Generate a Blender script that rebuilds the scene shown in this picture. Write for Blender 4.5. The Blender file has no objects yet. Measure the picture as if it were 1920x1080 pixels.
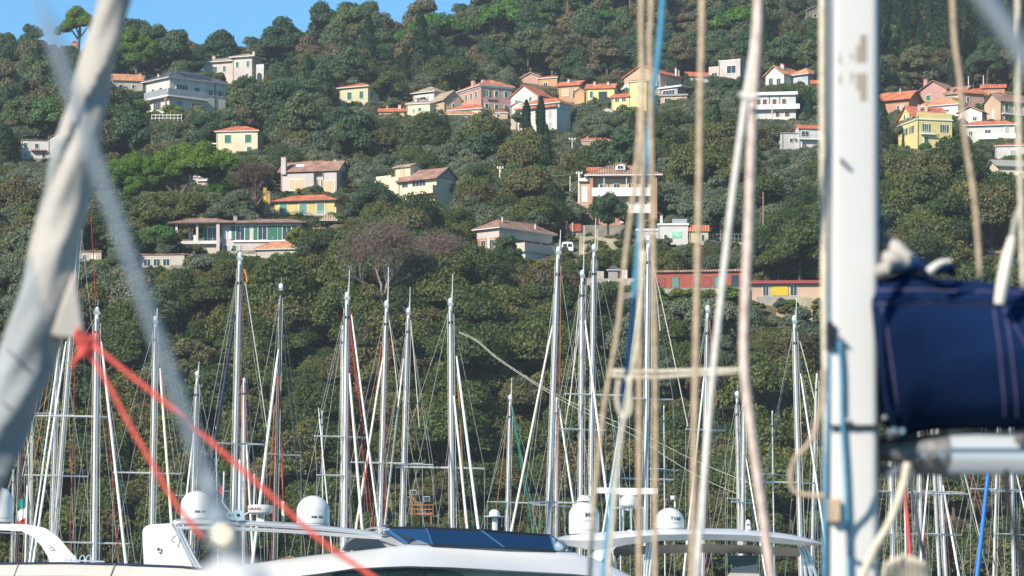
import bpy, bmesh, math, random
import numpy as np
from mathutils import Vector, Matrix
random.seed(7)
rng = np.random.default_rng(7)
S = bpy.context.scene
COL = S.collection
R = math.radians

# ---------------------------------------------------------------- camera
CAMZ, F, CX, HY = 3.0, 7292.0, 960.0, 1330.0
cam_d = bpy.data.cameras.new('camera'); cam = bpy.data.objects.new('camera', cam_d); COL.objects.link(cam)
S.camera = cam
cam.location = (0, 0, CAMZ); cam.rotation_euler = (R(90), 0, 0)
cam_d.sensor_width = 36; cam_d.lens = 36 * F / 1920
cam_d.shift_y = (HY - 540) / 1920
cam_d.clip_start = 0.5; cam_d.clip_end = 6000
cam_d.dof.use_dof = True; cam_d.dof.focus_distance = 170; cam_d.dof.aperture_fstop = 7.4
cam_d.dof.aperture_blades = 0

# ---------------------------------------------------------------- light
SUN = Vector((-0.56, -0.66, 0.56)).normalized()
el = math.asin(SUN.z); az = math.atan2(SUN.x, SUN.y)
w = bpy.data.worlds.new('World'); S.world = w; w.use_nodes = True
nt = w.node_tree; bg = nt.nodes['Background']
sky = nt.nodes.new('ShaderNodeTexSky'); sky.sky_type = 'NISHITA'; sky.sun_disc = False
sky.sun_elevation = el; sky.sun_rotation = az % (2 * math.pi)
sky.air_density = 1.0; sky.dust_density = 0.0; sky.ozone_density = 5.0; sky.altitude = 3000
tint = nt.nodes.new('ShaderNodeMix'); tint.data_type = 'RGBA'; tint.blend_type = 'MULTIPLY'; tint.inputs[0].default_value = 1; tint.inputs[7].default_value = (.55, .94, .92, 1)
nt.links.new(sky.outputs[0], tint.inputs[6]); nt.links.new(tint.outputs[2], bg.inputs[0]); bg.inputs[1].default_value = 0.135
sl = bpy.data.lights.new('sun', 'SUN'); so = bpy.data.objects.new('sun', sl); COL.objects.link(so)
sl.energy = 5.0; sl.angle = R(0.53); sl.color = (1.0, 0.91, 0.78)
so.rotation_euler = SUN.to_track_quat('Z', 'Y').to_euler(); so.location = (0, 0, 60)
S.view_settings.view_transform = 'Standard'; S.view_settings.look = 'None'
S.view_settings.gamma = 1; S.view_settings.exposure = 0.5; S.view_settings.use_curve_mapping = False
S.cycles.use_denoising = True
S.cycles.max_bounces = 6; S.cycles.diffuse_bounces = 2; S.cycles.glossy_bounces = 3
S.cycles.transparent_max_bounces = 12; S.cycles.transmission_bounces = 3; S.cycles.volume_bounces = 0
S.cycles.caustics_reflective = False; S.cycles.caustics_refractive = False

# ---------------------------------------------------------------- materials
MATS = {}
def mat(name, c, rough=.6, var=.12, scale=1.5, metal=0, c2=None, bump=0, bscale=None, kind=None, coat=0, spec=.5):
    if name in MATS: return MATS[name]
    m = bpy.data.materials.new(name); m.use_nodes = True; n = m.node_tree.nodes; L = m.node_tree.links
    b = n['Principled BSDF']; b.inputs['Roughness'].default_value = rough; b.inputs['Metallic'].default_value = metal
    b.inputs['Specular IOR Level'].default_value = spec
    b.inputs['Coat Weight'].default_value = coat
    tc = n.new('ShaderNodeTexCoord'); no = n.new('ShaderNodeTexNoise')
    no.inputs['Scale'].default_value = scale; no.inputs['Detail'].default_value = 5
    L.new(tc.outputs['Object'], no.inputs['Vector'])
    cr = n.new('ShaderNodeValToRGB'); L.new(no.outputs['Fac'], cr.inputs[0])
    lo = [max(0, x * (1 - var)) for x in c]; hi = [min(1, x * (1 + var)) for x in (c2 or c)]
    cr.color_ramp.elements[0].position = .32; cr.color_ramp.elements[1].position = .68
    cr.color_ramp.elements[0].color = (*lo, 1); cr.color_ramp.elements[1].color = (*hi, 1)
    out = cr.outputs[0]
    if kind == 'tile':            # rows of pan tiles running down the slope
        wv = n.new('ShaderNodeTexWave'); wv.wave_type = 'BANDS'; wv.bands_direction = 'X'
        wv.inputs['Scale'].default_value = .9; wv.inputs['Distortion'].default_value = .6
        L.new(tc.outputs['Object'], wv.inputs['Vector'])
        mx = n.new('ShaderNodeMix'); mx.data_type = 'RGBA'; mx.blend_type = 'MULTIPLY'
        mp = n.new('ShaderNodeMapRange'); L.new(wv.outputs['Fac'], mp.inputs[0]); mp.inputs[3].default_value = .72; mp.inputs[4].default_value = 1.1
        mx.inputs[0].default_value = 1; L.new(out, mx.inputs[6]); L.new(mp.outputs[0], mx.inputs[7]); out = mx.outputs[2]
        n2 = n.new('ShaderNodeTexNoise'); n2.inputs['Scale'].default_value = 5; n2.inputs['Detail'].default_value = 3
        L.new(tc.outputs['Object'], n2.inputs['Vector'])
        mp2 = n.new('ShaderNodeMapRange'); L.new(n2.outputs['Fac'], mp2.inputs[0]); mp2.inputs[1].default_value = .3; mp2.inputs[2].default_value = .7
        mp2.inputs[3].default_value = .7; mp2.inputs[4].default_value = 1.2
        m2 = n.new('ShaderNodeMix'); m2.data_type = 'RGBA'; m2.blend_type = 'MULTIPLY'; m2.inputs[0].default_value = 1
        L.new(out, m2.inputs[6]); L.new(mp2.outputs[0], m2.inputs[7]); out = m2.outputs[2]
        bp = n.new('ShaderNodeBump'); bp.inputs['Distance'].default_value = .08; L.new(wv.outputs['Fac'], bp.inputs['Height']); L.new(bp.outputs[0], b.inputs['Normal'])
    elif bump:
        nb = n.new('ShaderNodeTexNoise'); nb.inputs['Scale'].default_value = bscale or scale * 6; nb.inputs['Detail'].default_value = 4
        L.new(tc.outputs['Object'], nb.inputs['Vector'])
        bp = n.new('ShaderNodeBump'); bp.inputs['Distance'].default_value = bump; L.new(nb.outputs['Fac'], bp.inputs['Height']); L.new(bp.outputs[0], b.inputs['Normal'])
    L.new(out, b.inputs['Base Color'])
    MATS[name] = m
    return m

def leafmat(name, cols, trans=.32, rand=.3):
    m = bpy.data.materials.new(name); m.use_nodes = True; n = m.node_tree.nodes; L = m.node_tree.links
    n.remove(n['Principled BSDF']); out = n['Material Output']
    oi = n.new('ShaderNodeObjectInfo'); cr = n.new('ShaderNodeValToRGB'); L.new(oi.outputs['Random'], cr.inputs[0])
    e = cr.color_ramp.elements
    while len(e) < len(cols): e.new(.5)
    for i, (p, c) in enumerate(cols): e[i].position = p; e[i].color = (*c, 1)
    ge = n.new('ShaderNodeNewGeometry')
    mp = n.new('ShaderNodeMapRange'); L.new(ge.outputs['Random Per Island'], mp.inputs[0]); mp.inputs[3].default_value = 1 - rand; mp.inputs[4].default_value = 1 + rand * 1.1
    mx = n.new('ShaderNodeMix'); mx.data_type = 'RGBA'; mx.blend_type = 'MULTIPLY'; mx.inputs[0].default_value = 1
    L.new(cr.outputs[0], mx.inputs[6]); L.new(mp.outputs[0], mx.inputs[7])
    d = n.new('ShaderNodeBsdfDiffuse'); t = n.new('ShaderNodeBsdfTranslucent'); g = n.new('ShaderNodeBsdfGlossy'); g.inputs['Roughness'].default_value = .5
    L.new(mx.outputs[2], d.inputs[0]); L.new(mx.outputs[2], t.inputs[0]); g.inputs[0].default_value = (.9, .95, 1, 1)
    s1 = n.new('ShaderNodeMixShader'); s1.inputs[0].default_value = trans; L.new(d.outputs[0], s1.inputs[1]); L.new(t.outputs[0], s1.inputs[2])
    s2 = n.new('ShaderNodeMixShader'); s2.inputs[0].default_value = .012; L.new(s1.outputs[0], s2.inputs[1]); L.new(g.outputs[0], s2.inputs[2])
    L.new(s2.outputs[0], out.inputs[0])
    return m

# ---------------------------------------------------------------- picture -> place
def P(px, py, Y): return Vector(((px - CX) / F * Y, Y, CAMZ + (HY - py) / F * Y))
ROWS = [(-1400, 1700), (-700, 1350), (-300, 1120), (-100, 990), (0, 930), (100, 850), (200, 765), (260, 700), (300, 660), (360, 600), (450, 540), (560, 498), (700, 474), (900, 448), (1100, 425), (1180, 415)]
_ry = [a for a, b in ROWS]; _rd = [b for a, b in ROWS]
def D(px, py):
    return float(np.interp(py, _ry, _rd)) + 5 * math.sin(px / 170.) * math.sin(py / 120. + 1)
RIDGE = [(-1500, 120), (0, 122), (60, 122), (125, 114), (155, 112), (200, 120), (290, 126), (400, 130), (470, 128), (560, 104), (640, 80), (700, 84), (740, 104), (800, 84), (880, 66), (940, 24), (1010, -60), (1200, -200), (1500, -330), (2000, -380), (3500, -420)]
def ridge(px): return float(np.interp(px, [a for a, b in RIDGE], [b for a, b in RIDGE]))
def inv_row(px, Y):
    lo, hi = -1400., 1180.
    for _ in range(22):
        mid = (lo + hi) / 2
        if D(px, mid) > Y: lo = mid
        else: hi = mid
    return (lo + hi) / 2
def G(px, py): return P(px, py, D(px, py))

# ---------------------------------------------------------------- mesh helpers
def tag(o, label=None, cat=None, group=None, kind=None):
    if label: o['label'] = label
    if cat: o['category'] = cat
    if group: o['group'] = group
    if kind: o['kind'] = kind
    return o
def empty(name, loc, rz=0, label=None, cat=None, group=None):
    o = bpy.data.objects.new(name, None); COL.objects.link(o); o.location = loc; o.rotation_euler = (0, 0, rz)
    o.empty_display_size = .3
    return tag(o, label, cat, group)
def make(name, vs, fs, m, parent=None, smooth=False, label=None):
    me = bpy.data.meshes.new(name); me.from_pydata([tuple(v) for v in vs], [], [tuple(f) for f in fs]); me.update()
    ms = m if isinstance(m, (list, tuple)) else [m]
    for x in ms: me.materials.append(x)
    if smooth: me.polygons.foreach_set('use_smooth', [True] * len(me.polygons))
    o = bpy.data.objects.new(name, me); COL.objects.link(o)
    if parent: o.parent = parent
    if label: o['label'] = label
    return o
class MB:
    """collects shapes for ONE mesh object"""
    def __init__(s, off=(0, 0, 0)): s.v = []; s.f = []; s.off = Vector(off)
    def add(s, vs, fs):
        n = len(s.v); s.v += [Vector(v) - s.off for v in vs]; s.f += [tuple(i + n for i in f) for f in fs]; return s
    def box(s, x0, x1, y0, y1, z0, z1):
        vs = [(x, y, z) for z in (z0, z1) for x, y in ((x0, y0), (x1, y0), (x1, y1), (x0, y1))]
        return s.add(vs, [(3, 2, 1, 0), (4, 5, 6, 7), (0, 1, 5, 4), (1, 2, 6, 5), (2, 3, 7, 6), (3, 0, 4, 7)])
    def tube(s, pts, r, n=8, cap=True):
        pts = [Vector(p) for p in pts]; rs = r if isinstance(r, (list, tuple)) else [r] * len(pts)
        vs = []; fs = []
        t0 = (pts[1] - pts[0]).normalized(); up = Vector((0, 1, 0)) if abs(t0.y) < .9 else Vector((1, 0, 0))
        for i, p in enumerate(pts):
            t = (pts[min(i + 1, len(pts) - 1)] - pts[max(i - 1, 0)]).normalized()
            a = t.cross(up).normalized(); b = a.cross(t).normalized()
            for k in range(n):
                an = 2 * math.pi * k / n; vs.append(p + (a * math.cos(an) + b * math.sin(an)) * rs[i])
        for i in range(len(pts) - 1):
            for k in range(n):
                k2 = (k + 1) % n; fs.append((i * n + k, i * n + k2, (i + 1) * n + k2, (i + 1) * n + k))
        if cap: fs.append(tuple(range(n - 1, -1, -1))); fs.append(tuple((len(pts) - 1) * n + k for k in range(n)))
        return s.add(vs, fs)
    def lathe(s, c, prof, n=24, axis='z'):
        c = Vector(c); vs = []; fs = []
        for r, z in prof:
            for k in range(n):
                a = 2 * math.pi * k / n
                vs.append(c + (Vector((r * math.cos(a), r * math.sin(a), z)) if axis == 'z' else Vector((r * math.cos(a), z, r * math.sin(a)))))
        for i in range(len(prof) - 1):
            for k in range(n):
                k2 = (k + 1) % n; fs.append((i * n + k, i * n + k2, (i + 1) * n + k2, (i + 1) * n + k))
        fs.append(tuple(range(n - 1, -1, -1))); fs.append(tuple((len(prof) - 1) * n + k for k in range(n)))
        return s.add(vs, fs)
    def prism(s, poly, y0, y1):
        """outline in x,z given thickness in y"""
        n = len(poly); vs = [(x, y0, z) for x, z in poly] + [(x, y1, z) for x, z in poly]
        fs = [tuple(range(n)), tuple(range(2 * n - 1, n - 1, -1))] + [(i, i + n, (i + 1) % n + n, (i + 1) % n) for i in range(n)]
        return s.add(vs, fs)
    def build(s, name, m, parent=None, smooth=False, label=None):
        o = make(name, s.v, s.f, m, parent, smooth, label)
        if smooth == 'auto':
            pass
        return o
def auto_smooth(o, ang=35):
    me = o.data
    bm = bmesh.new(); bm.from_mesh(me); bmesh.ops.recalc_face_normals(bm, faces=bm.faces)
    for e in bm.edges: e.smooth = len(e.link_faces) == 2 and e.calc_face_angle(0) < R(ang)
    for f in bm.faces: f.smooth = True
    bm.to_mesh(me); bm.free(); return o
def fixn(o):
    me = o.data; bm = bmesh.new(); bm.from_mesh(me); bmesh.ops.recalc_face_normals(bm, faces=bm.faces); bm.to_mesh(me); bm.free(); return o
def bezier(pts, n=12):
    """smooth curve through points (Catmull-Rom)"""
    pts = [Vector(p) for p in pts]; out = []
    q = [pts[0] * 2 - pts[1]] + pts + [pts[-1] * 2 - pts[-2]]
    for i in range(1, len(q) - 2):
        for k in range(n):
            t = k / n; a, b, c, d = q[i - 1], q[i], q[i + 1], q[i + 2]
            out.append(.5 * ((2 * b) + (c - a) * t + (2 * a - 5 * b + 4 * c - d) * t * t + (3 * b - a - 3 * c + d) * t ** 3))
    out.append(pts[-1]); return out
# ---------------------------------------------------------------- the setting
m_ground = mat('hillside_earth', (.075, .075, .038), .95, .35, .25, c2=(.13, .115, .06), bump=.3, bscale=1.5)
m_earth = mat('dry_earth', (.34, .28, .19), .95, .25, .4, bump=.15)
m_stone = mat('grey_stone_wall', (.24, .22, .18), .9, .3, .8, bump=.08)
m_quay = mat('quay_concrete', (.34, .32, .28), .85, .2, .5, bump=.03)
m_water = mat('harbour_water', (.012, .035, .04), .08, .2, .2, bump=.05, bscale=1.5)

def build_terrain():
    pxs = list(range(-1400, 3321, 40)); nr = 70
    V = []; Fc = []
    for px in pxs:
        top = ridge(px)
        col = []
        col.append(Vector(((px - CX) / F * 385, 385, -3)))
        col.append(Vector(((px - CX) / F * 386, 386, 1.5)))
        col.append(Vector(((px - CX) / F * 400, 400, 1.55)))
        for k in range(nr + 1):
            py = 1180 + (top - 1180) * (k / nr)
            p = G(px, py); p.z -= .3
            col.append(p)
        last = col[-1]
        for dy, dz in ((20, 1.2), (60, -2), (140, -25), (400, -110)):
            s_ = (last.y + dy) / last.y
            col.append(Vector((last.x * s_, last.y + dy, last.z + dz)))
        V += col
    n = nr + 8
    for i in range(len(pxs) - 1):
        for k in range(n - 1):
            a = i * n + k; Fc.append((a, a + n, a + n + 1, a + 1))
    o = make('hillside', V, Fc, m_ground, smooth=True); tag(o, 'steep wooded hillside rising behind the harbour', kind='structure')
    wv = MB().add([(-3000, -400, 0), (3000, -400, 0), (3000, 384.9, 0), (-3000, 384.9, 0)], [(0, 1, 2, 3)])
    tag(wv.build('water', m_water), 'harbour water around the moored boats', kind='structure')
    far = MB().add([(-5000, 386, -60), (5000, 386, -60), (5000, 5000, -60), (-5000, 5000, -60)], [(0, 1, 2, 3)])
    tag(far.build('ground', m_ground), 'land stretching away behind the hill', kind='structure')
    q = MB().box(-300, 300, 380, 400.5, -3, 1.6).box(-300, 300, 398, 399, 1.6, 3.2)
    tag(q.build('quay', m_quay), 'long concrete quay with a low wall at the foot of the hill', kind='structure')
build_terrain()
hz = MB().box(-3300, 3300, -600, 5300, -64, 345)
hm = bpy.data.materials.new('sea_haze'); hm.use_nodes = True; hn = hm.node_tree.nodes; hn.remove(hn['Principled BSDF'])
pv = hn.new('ShaderNodeVolumePrincipled'); pv.inputs['Density'].default_value = .00011; pv.inputs['Color'].default_value = (.82, .90, 1.0, 1); pv.inputs['Anisotropy'].default_value = 0
hm.node_tree.links.new(pv.outputs[0], hn['Material Output'].inputs['Volume'])
tag(hz.build('haze', hm), 'thin sea haze over the harbour and hill', kind='stuff')

# rectangles of the picture that trees in front must leave free: x0, y0, x1, y1, distance
KEEP = [(192, 258, 452, 350, 590.), (96, 10, 166, 78, 840.), (224, 50, 296, 126, 800.), (982, 184, 1030, 246, 700.), (0, 236, 34, 322, 600.)]
FOOT = []     # house footprints: x0, x1, distance, distance behind
# ---------------------------------------------------------------- building kit
HOUSES = []
T_red = mat('red_roof_tiles', (.60, .15, .07), .85, .2, .8, c2=(.66, .22, .11), kind='tile')
T_orange = mat('orange_roof_tiles', (.60, .25, .12), .85, .2, .8, c2=(.68, .34, .19), kind='tile')
T_brown = mat('brown_roof_tiles', (.32, .17, .12), .85, .2, .8, c2=(.42, .25, .18), kind='tile')
T_tan = mat('tan_roof_tiles', (.40, .30, .21), .85, .2, .8, c2=(.50, .39, .28), kind='tile')
T_slate = mat('dark_slate_roof', (.05, .055, .075), .9, .25, .8, c2=(.09, .10, .12))
def plaster(name, c): return mat(name, tuple(x * .73 for x in c), .9, .13, .3, bump=.02)
W_white = plaster('white_plaster', (.78, .75, .71)); W_cream = plaster('cream_plaster', (.92, .80, .56))
W_pink = plaster('pink_plaster', (.68, .38, .33)); W_pwhite = plaster('pinkish_white_plaster', (.72, .62, .57))
W_yellow = plaster('yellow_plaster', (.80, .62, .24)); W_pale = plaster('pale_yellow_plaster', (.74, .68, .42))
W_lemon = plaster('lemon_plaster', (.95, .78, .34)); W_orange = plaster('orange_plaster', (.68, .40, .20)); W_peach = plaster('peach_plaster', (.72, .50, .34)); W_coral = plaster('coral_plaster', (.66, .34, .22))
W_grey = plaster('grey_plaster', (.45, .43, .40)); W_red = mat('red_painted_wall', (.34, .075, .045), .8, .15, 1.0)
W_lite = plaster('light_beige_plaster', (.66, .58, .48)); W_bright = plaster('bright_yellow_plaster', (.80, .60, .05)); W_blue = plaster('blue_and_shaded_plaster', (.55, .62, .68))
B_green = mat('green_shutters', (.015, .13, .08), .6, .15, 4); B_teal = mat('teal_shutters', (.10, .22, .20), .6, .15, 4)
B_brown = mat('brown_shutters', (.12, .05, .03), .6, .2, 4); B_wood = mat('wood_shutters', (.62, .42, .25), .7, .15, 4)
B_greyb = mat('grey_blue_shutters', (.35, .38, .38), .6, .1, 4)
M_glass = mat('window_glass', (.035, .05, .06), .08, .3, .3); M_trim = mat('white_trim', (.80, .78, .74), .6, .05, 2)
M_gut = mat('dark_gutter', (.08, .06, .05), .5, .1, 2); M_rail = mat('railing_metal', (.42, .43, .44), .4, .1, 3, metal=.6)
m_rail = M_rail
M_solar = mat('solar_panel_glass', (.02, .03, .06), .45, .2, 1); M_teal = mat('blue_tarpaulin', (.02, .24, .42), .5, .2, 2)

class House:
    def __init__(s, name, label, px, py, yaw=0, cat='house', keep=None, dd=0, group=None, foot=None):
        s.D = D(px, py) + dd; s.k = s.D / F; s.px = px
        s.root = empty(name, P(px, py, s.D), R(yaw), label, cat, group)
        if keep:
            for q in (keep if isinstance(keep[0], (tuple, list)) else [keep]): KEEP.append((*q, s.D)); HOUSES.append((q, s.D, label, name))
        if foot: FOOT.append((foot[0], foot[1], s.D - 1, s.D + foot[2]))
    def sc(s, mb): mb.v = [v * s.k for v in mb.v]; return mb
    def box(s, name, m, x0, x1, y0, y1, z0, z1, parent=None, label=None):
        return s.sc(MB().box(x0, x1, y0, y1, z0, z1)).build(name, m, parent or s.root, label=label)
    def block(s, m, x0, x1, y0, y1, z0, z1, base=25):
        w = s.box('wall', m, x0, x1, y0, y1, z0 - (base if z0 == 0 else 0), z1)
        if x1 - x0 > 22 and z1 - z0 > 16:
            s.box('drainpipe', M_gut, x0 + 1.2, x0 + 1.9, y0 - .75, y0 - .1, z0 - 4, z1 - .3)
            s.box('plinth', m_stone, x0 + .1, x1 - .1, y0 - .5, y0 - .06, z0 - 4, z0 + 2.5)
        return w
    def hip(s, m, x0, x1, y0, y1, z, h, ov=4, t=1.3, fascia=None):
        a, b, c, d = x0 - ov, x1 + ov, y0 - ov, y1 + ov
        w_, l_ = b - a, d - c; e = min(w_, l_) / 2 * .98
        if w_ >= l_: r1, r2 = (a + e, (c + d) / 2), (b - e, (c + d) / 2)
        else: r1, r2 = ((a + b) / 2, c + e), ((a + b) / 2, d - e)
        vs = [(a, c, z + t), (b, c, z + t), (b, d, z + t), (a, d, z + t), (*r1, z + t + h), (*r2, z + t + h)]
        if w_ >= l_: fs = [(0, 1, 5, 4), (1, 2, 5), (2, 3, 4, 5), (3, 0, 4)]
        else: fs = [(0, 1, 4), (1, 2, 5, 4), (2, 3, 5), (3, 0, 4, 5)]
        fs.append((3, 2, 1, 0))
        r = s.sc(MB().add(vs, fs)).build('roof', m, s.root)
        s.sc(MB().box(a + .3, b - .3, c + .3, d - .3, z + .02, z + t - .05)).build('eave', fascia or M_trim, r)
        rt = MB()
        cs = [vs[0], vs[1], vs[2], vs[3]]; rr = [vs[4], vs[5]]
        prs = [(0, 4), (1, 5), (2, 5), (3, 4)] if w_ >= l_ else [(0, 4), (1, 4), (2, 5), (3, 5)]
        for i, j in prs: rt.tube([vs[i], vs[j]], .7, 4)
        if (Vector(rr[0]) - Vector(rr[1])).length > 1: rt.tube(rr, .8, 4)
        s.sc(rt).build('ridge_tiles', m, r)
        if s.px % 3 < 2:
            ax, ay = r1[0] + 3, r1[1]; az = z + t + h
            s.sc(MB().tube([(ax, ay, az - 2), (ax, ay, az + 9)], .22, 4).box(ax - 2.4, ax + 2.4, ay - .1, ay + .1, az + 7, az + 7.4).box(ax - 1.6, ax + 1.6, ay - .1, ay + .1, az + 8.3, az + 8.6)).build('aerial', M_rail, s.root)
        return r
    def gable(s, m, wall, x0, x1, y0, y1, z, h, axis='x', ov=4, t=1.6):
        """ridge runs along axis"""
        if axis == 'x':
            ym = (y0 + y1) / 2; sl = h / (ym - y0)
            c, d = y0 - ov, y1 + ov; zl = z - ov * sl; a, b = x0 - ov, x1 + ov
            vs = [(a, c, zl), (b, c, zl), (b, ym, z + h), (a, ym, z + h), (a, d, zl), (b, d, zl)]
            tri = [[(x, y0, z - .01), (x, y1, z - .01), (x, ym, z + h - .3)] for x in (x0 + .05, x1 - .05)]
        else:
            xm = (x0 + x1) / 2; sl = h / (xm - x0)
            a, b = x0 - ov, x1 + ov; zl = z - ov * sl; c, d = y0 - ov, y1 + ov
            vs = [(a, c, zl), (a, d, zl), (xm, d, z + h), (xm, c, z + h), (b, c, zl), (b, d, zl)]
            tri = [[(x0, y, z - .01), (x1, y, z - .01), (xm, y, z + h - .3)] for y in (y0 + .05, y1 - .05)]
        up = [(x, y, zz + t) for x, y, zz in vs]
        fs = [(6, 7, 8, 9), (9, 8, 11, 10), (0, 3, 2, 1), (3, 4, 5, 2), (0, 1, 7, 6), (4, 10, 11, 5), (0, 6, 9, 3), (3, 9, 10, 4), (1, 2, 8, 7), (2, 5, 11, 8)]
        r = fixn(s.sc(MB().add(vs + up, fs)).build('roof', m, s.root))
        g = MB().add(tri[0] + tri[1], [(0, 1, 2), (5, 4, 3), (0, 3, 4, 1), (1, 4, 5, 2), (2, 5, 3, 0)])
        fixn(s.sc(g).build('gable_wall', wall, s.root))
        return r
    def flat(s, m, x0, x1, y0, y1, z, t=2, ov=1.5):
        return s.box('roof', m, x0 - ov, x1 + ov, y0 - ov, y1 + ov, z + .02, z + t)
    def fb(s, face, pl, u0, u1, o0, o1, z0, z1, mb=None):
        mb = mb or MB()
        if face == 'f': mb.box(u0, u1, pl - o1, pl - o0, z0, z1)
        elif face == 'r': mb.box(pl + o0, pl + o1, u0, u1, z0, z1)
        else: mb.box(pl - o1, pl - o0, u0, u1, z0, z1)
        return mb
    def win(s, face, pl, u, z, w_, h_, style='pane', m=None, trim=None):
        """u centre, z sill height"""
        a, b = u - w_ / 2, u + w_ / 2; t = .7 if w_ < 14 else 1
        fr = MB()
        for q in ((a - t, a, z - t, z + h_ + t), (b, b + t, z - t, z + h_ + t), (a, b, z + h_, z + h_ + t), (a, b, z - t, z)):
            s.fb(face, pl, q[0], q[1], -.1, .9, q[2], q[3], fr)
        f = s.sc(fr).build('window', trim or M_trim, s.root)
        if style == 'shut':
            s.sc(s.fb(face, pl, a, u - .12, -.1, .55, z, z + h_)).build('shutter', m or B_green, f)
            s.sc(s.fb(face, pl, u + .12, b, -.1, .55, z, z + h_)).build('shutter', m or B_green, f)
        else:
            s.sc(s.fb(face, pl, a, b, -.1, .15, z, z + h_)).build('pane', M_glass, f)
            if w_ > 5:
                mb = s.fb(face, pl, u - .25, u + .25, .16, .5, z, z + h_)
                if w_ > 19:
                    for q in (-.26, .26): s.fb(face, pl, u + q * w_ - .25, u + q * w_ + .25, .16, .5, z, z + h_, mb)
                s.sc(mb).build('mullion', trim or M_trim, f)
            if style == 'open':
                sw = w_ / 2
                s.sc(s.fb(face, pl, a - t - sw, a - t - .05, -.1, 1.0, z - .3, z + h_ + .3)).build('shutter', m or B_green, f)
                s.sc(s.fb(face, pl, b + t + .05, b + t + sw, -.1, 1.0, z - .3, z + h_ + .3)).build('shutter', m or B_green, f)
        return f
    def balcony(s, face, pl, u0, u1, z, dep=9, kind='wall', m=None, h=10, t=2):
        m = m or M_trim
        b = s.sc(s.fb(face, pl, u0, u1, -.5, dep, z - t, z)).build('balcony', m, s.root)
        mb = MB()
        if kind == 'wall':
            s.fb(face, pl, u0, u1, dep - 1.2, dep + .1, z + .02, z + h, mb)
            s.fb(face, pl, u0, u0 + 1.2, 0, dep - 1.25, z + .02, z + h, mb); s.fb(face, pl, u1 - 1.2, u1, 0, dep - 1.25, z + .02, z + h, mb)
            s.sc(mb).build('parapet', m, b)
        elif kind == 'glass':
            s.fb(face, pl, u0, u1, dep - .6, dep - .2, z + .02, z + h, mb); s.sc(mb).build('glass_panel', mat('smoked_balcony_glass', (.30, .33, .36), .15, .1, 1), b)
        else:
            s.fb(face, pl, u0, u1, dep - .8, dep - .2, z + h - .6, z + h, mb)
            n = max(2, int((u1 - u0) / 2.5))
            for i in range(n + 1):
                q = u0 + (u1 - u0 - .4) * i / n; s.fb(face, pl, q, q + .4, dep - .7, dep - .3, z, z + h - .6, mb)
            s.sc(mb).build('railing', M_rail, b)
        return b
    def chim(s, x, y, z, h=9, w_=4, m=None):
        c = s.box('chimney', m or W_white, x - w_ / 2, x + w_ / 2, y - w_ / 2, y + w_ / 2, z - 6, z + h)
        s.box('chimney_cap', T_red if m is None else T_brown, x - w_ / 2 - .8, x + w_ / 2 + .8, y - w_ / 2 - .8, y + w_ / 2 + .8, z + h + .02, z + h + 1.2, parent=c)
    def arch(s, face, pl, u, z, w_, h_):
        mb = MB(); n = 8
        poly = [(u - w_ / 2, z), (u + w_ / 2, z), (u + w_ / 2, z + h_ - w_ / 2)] + [(u + w_ / 2 * math.cos(math.pi * i / n), z + h_ - w_ / 2 + w_ / 2 * math.sin(math.pi * i / n)) for i in range(1, n)] + [(u - w_ / 2, z + h_ - w_ / 2)]
        pts = []
        def q(uu, o, zz): return (uu, pl - o, zz) if face == 'f' else ((pl + o, uu, zz) if face == 'r' else (pl - o, uu, zz))
        N = len(poly); vs = [q(a, .3, b) for a, b in poly] + [q(a, -.3, b) for a, b in poly]
        mb.add(vs, [tuple(range(N)), tuple(range(2 * N - 1, N - 1, -1))] + [(i, i + N, (i + 1) % N + N, (i + 1) % N) for i in range(N)])
        p = s.sc(mb).build('arched_window', M_glass, s.root); fixn(p)
        rim = MB().tube([q(a, .3, b) for a, b in poly[2:]], .7, 4); s.sc(rim).build('frame', M_trim, p)

# ---- upper left
h = House('tower_house', 'tiny cream house with a pointed red roof below the umbrella pine on the ridge', 140, 100, 12, keep=(128, 74, 148, 98))
h.block(W_cream, -8, 8, 0, 14, 0, 15); h.hip(T_red, -8, 8, 0, 14, 15, 7, 1.5); h.win('f', 0, 0, 5, 3, 5)

h = House('ruined_house', 'half ruined stone house with a sagging orange tiled roof left of the white villa', 238, 172, 15, keep=(208, 132, 284, 166), foot=(205, 288, 6))
h.block(W_lite, -26, 30, 0, 34, 0, 22); h.gable(T_orange, W_lite, -26, 30, 0, 34, 22, 12, 'x', 3)
h.win('f', 0, 12, 6, 5, 7); h.win('f', 0, -12, 6, 5, 7); h.chim(28, 20, 30, 8); h.chim(36, 20, 26, 8)
h.block(W_cream, 30.1, 48, 4, 24, 0, 14); h.box('scaffold', M_rail, -22, -20.8, -6, -5, -5, 14); h.box('scaffold', M_rail, -8, -7, -6, -5, -5, 14); h.box('scaffold', M_rail, -22, -7, -6.5, -4.5, 14.1, 15)

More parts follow.
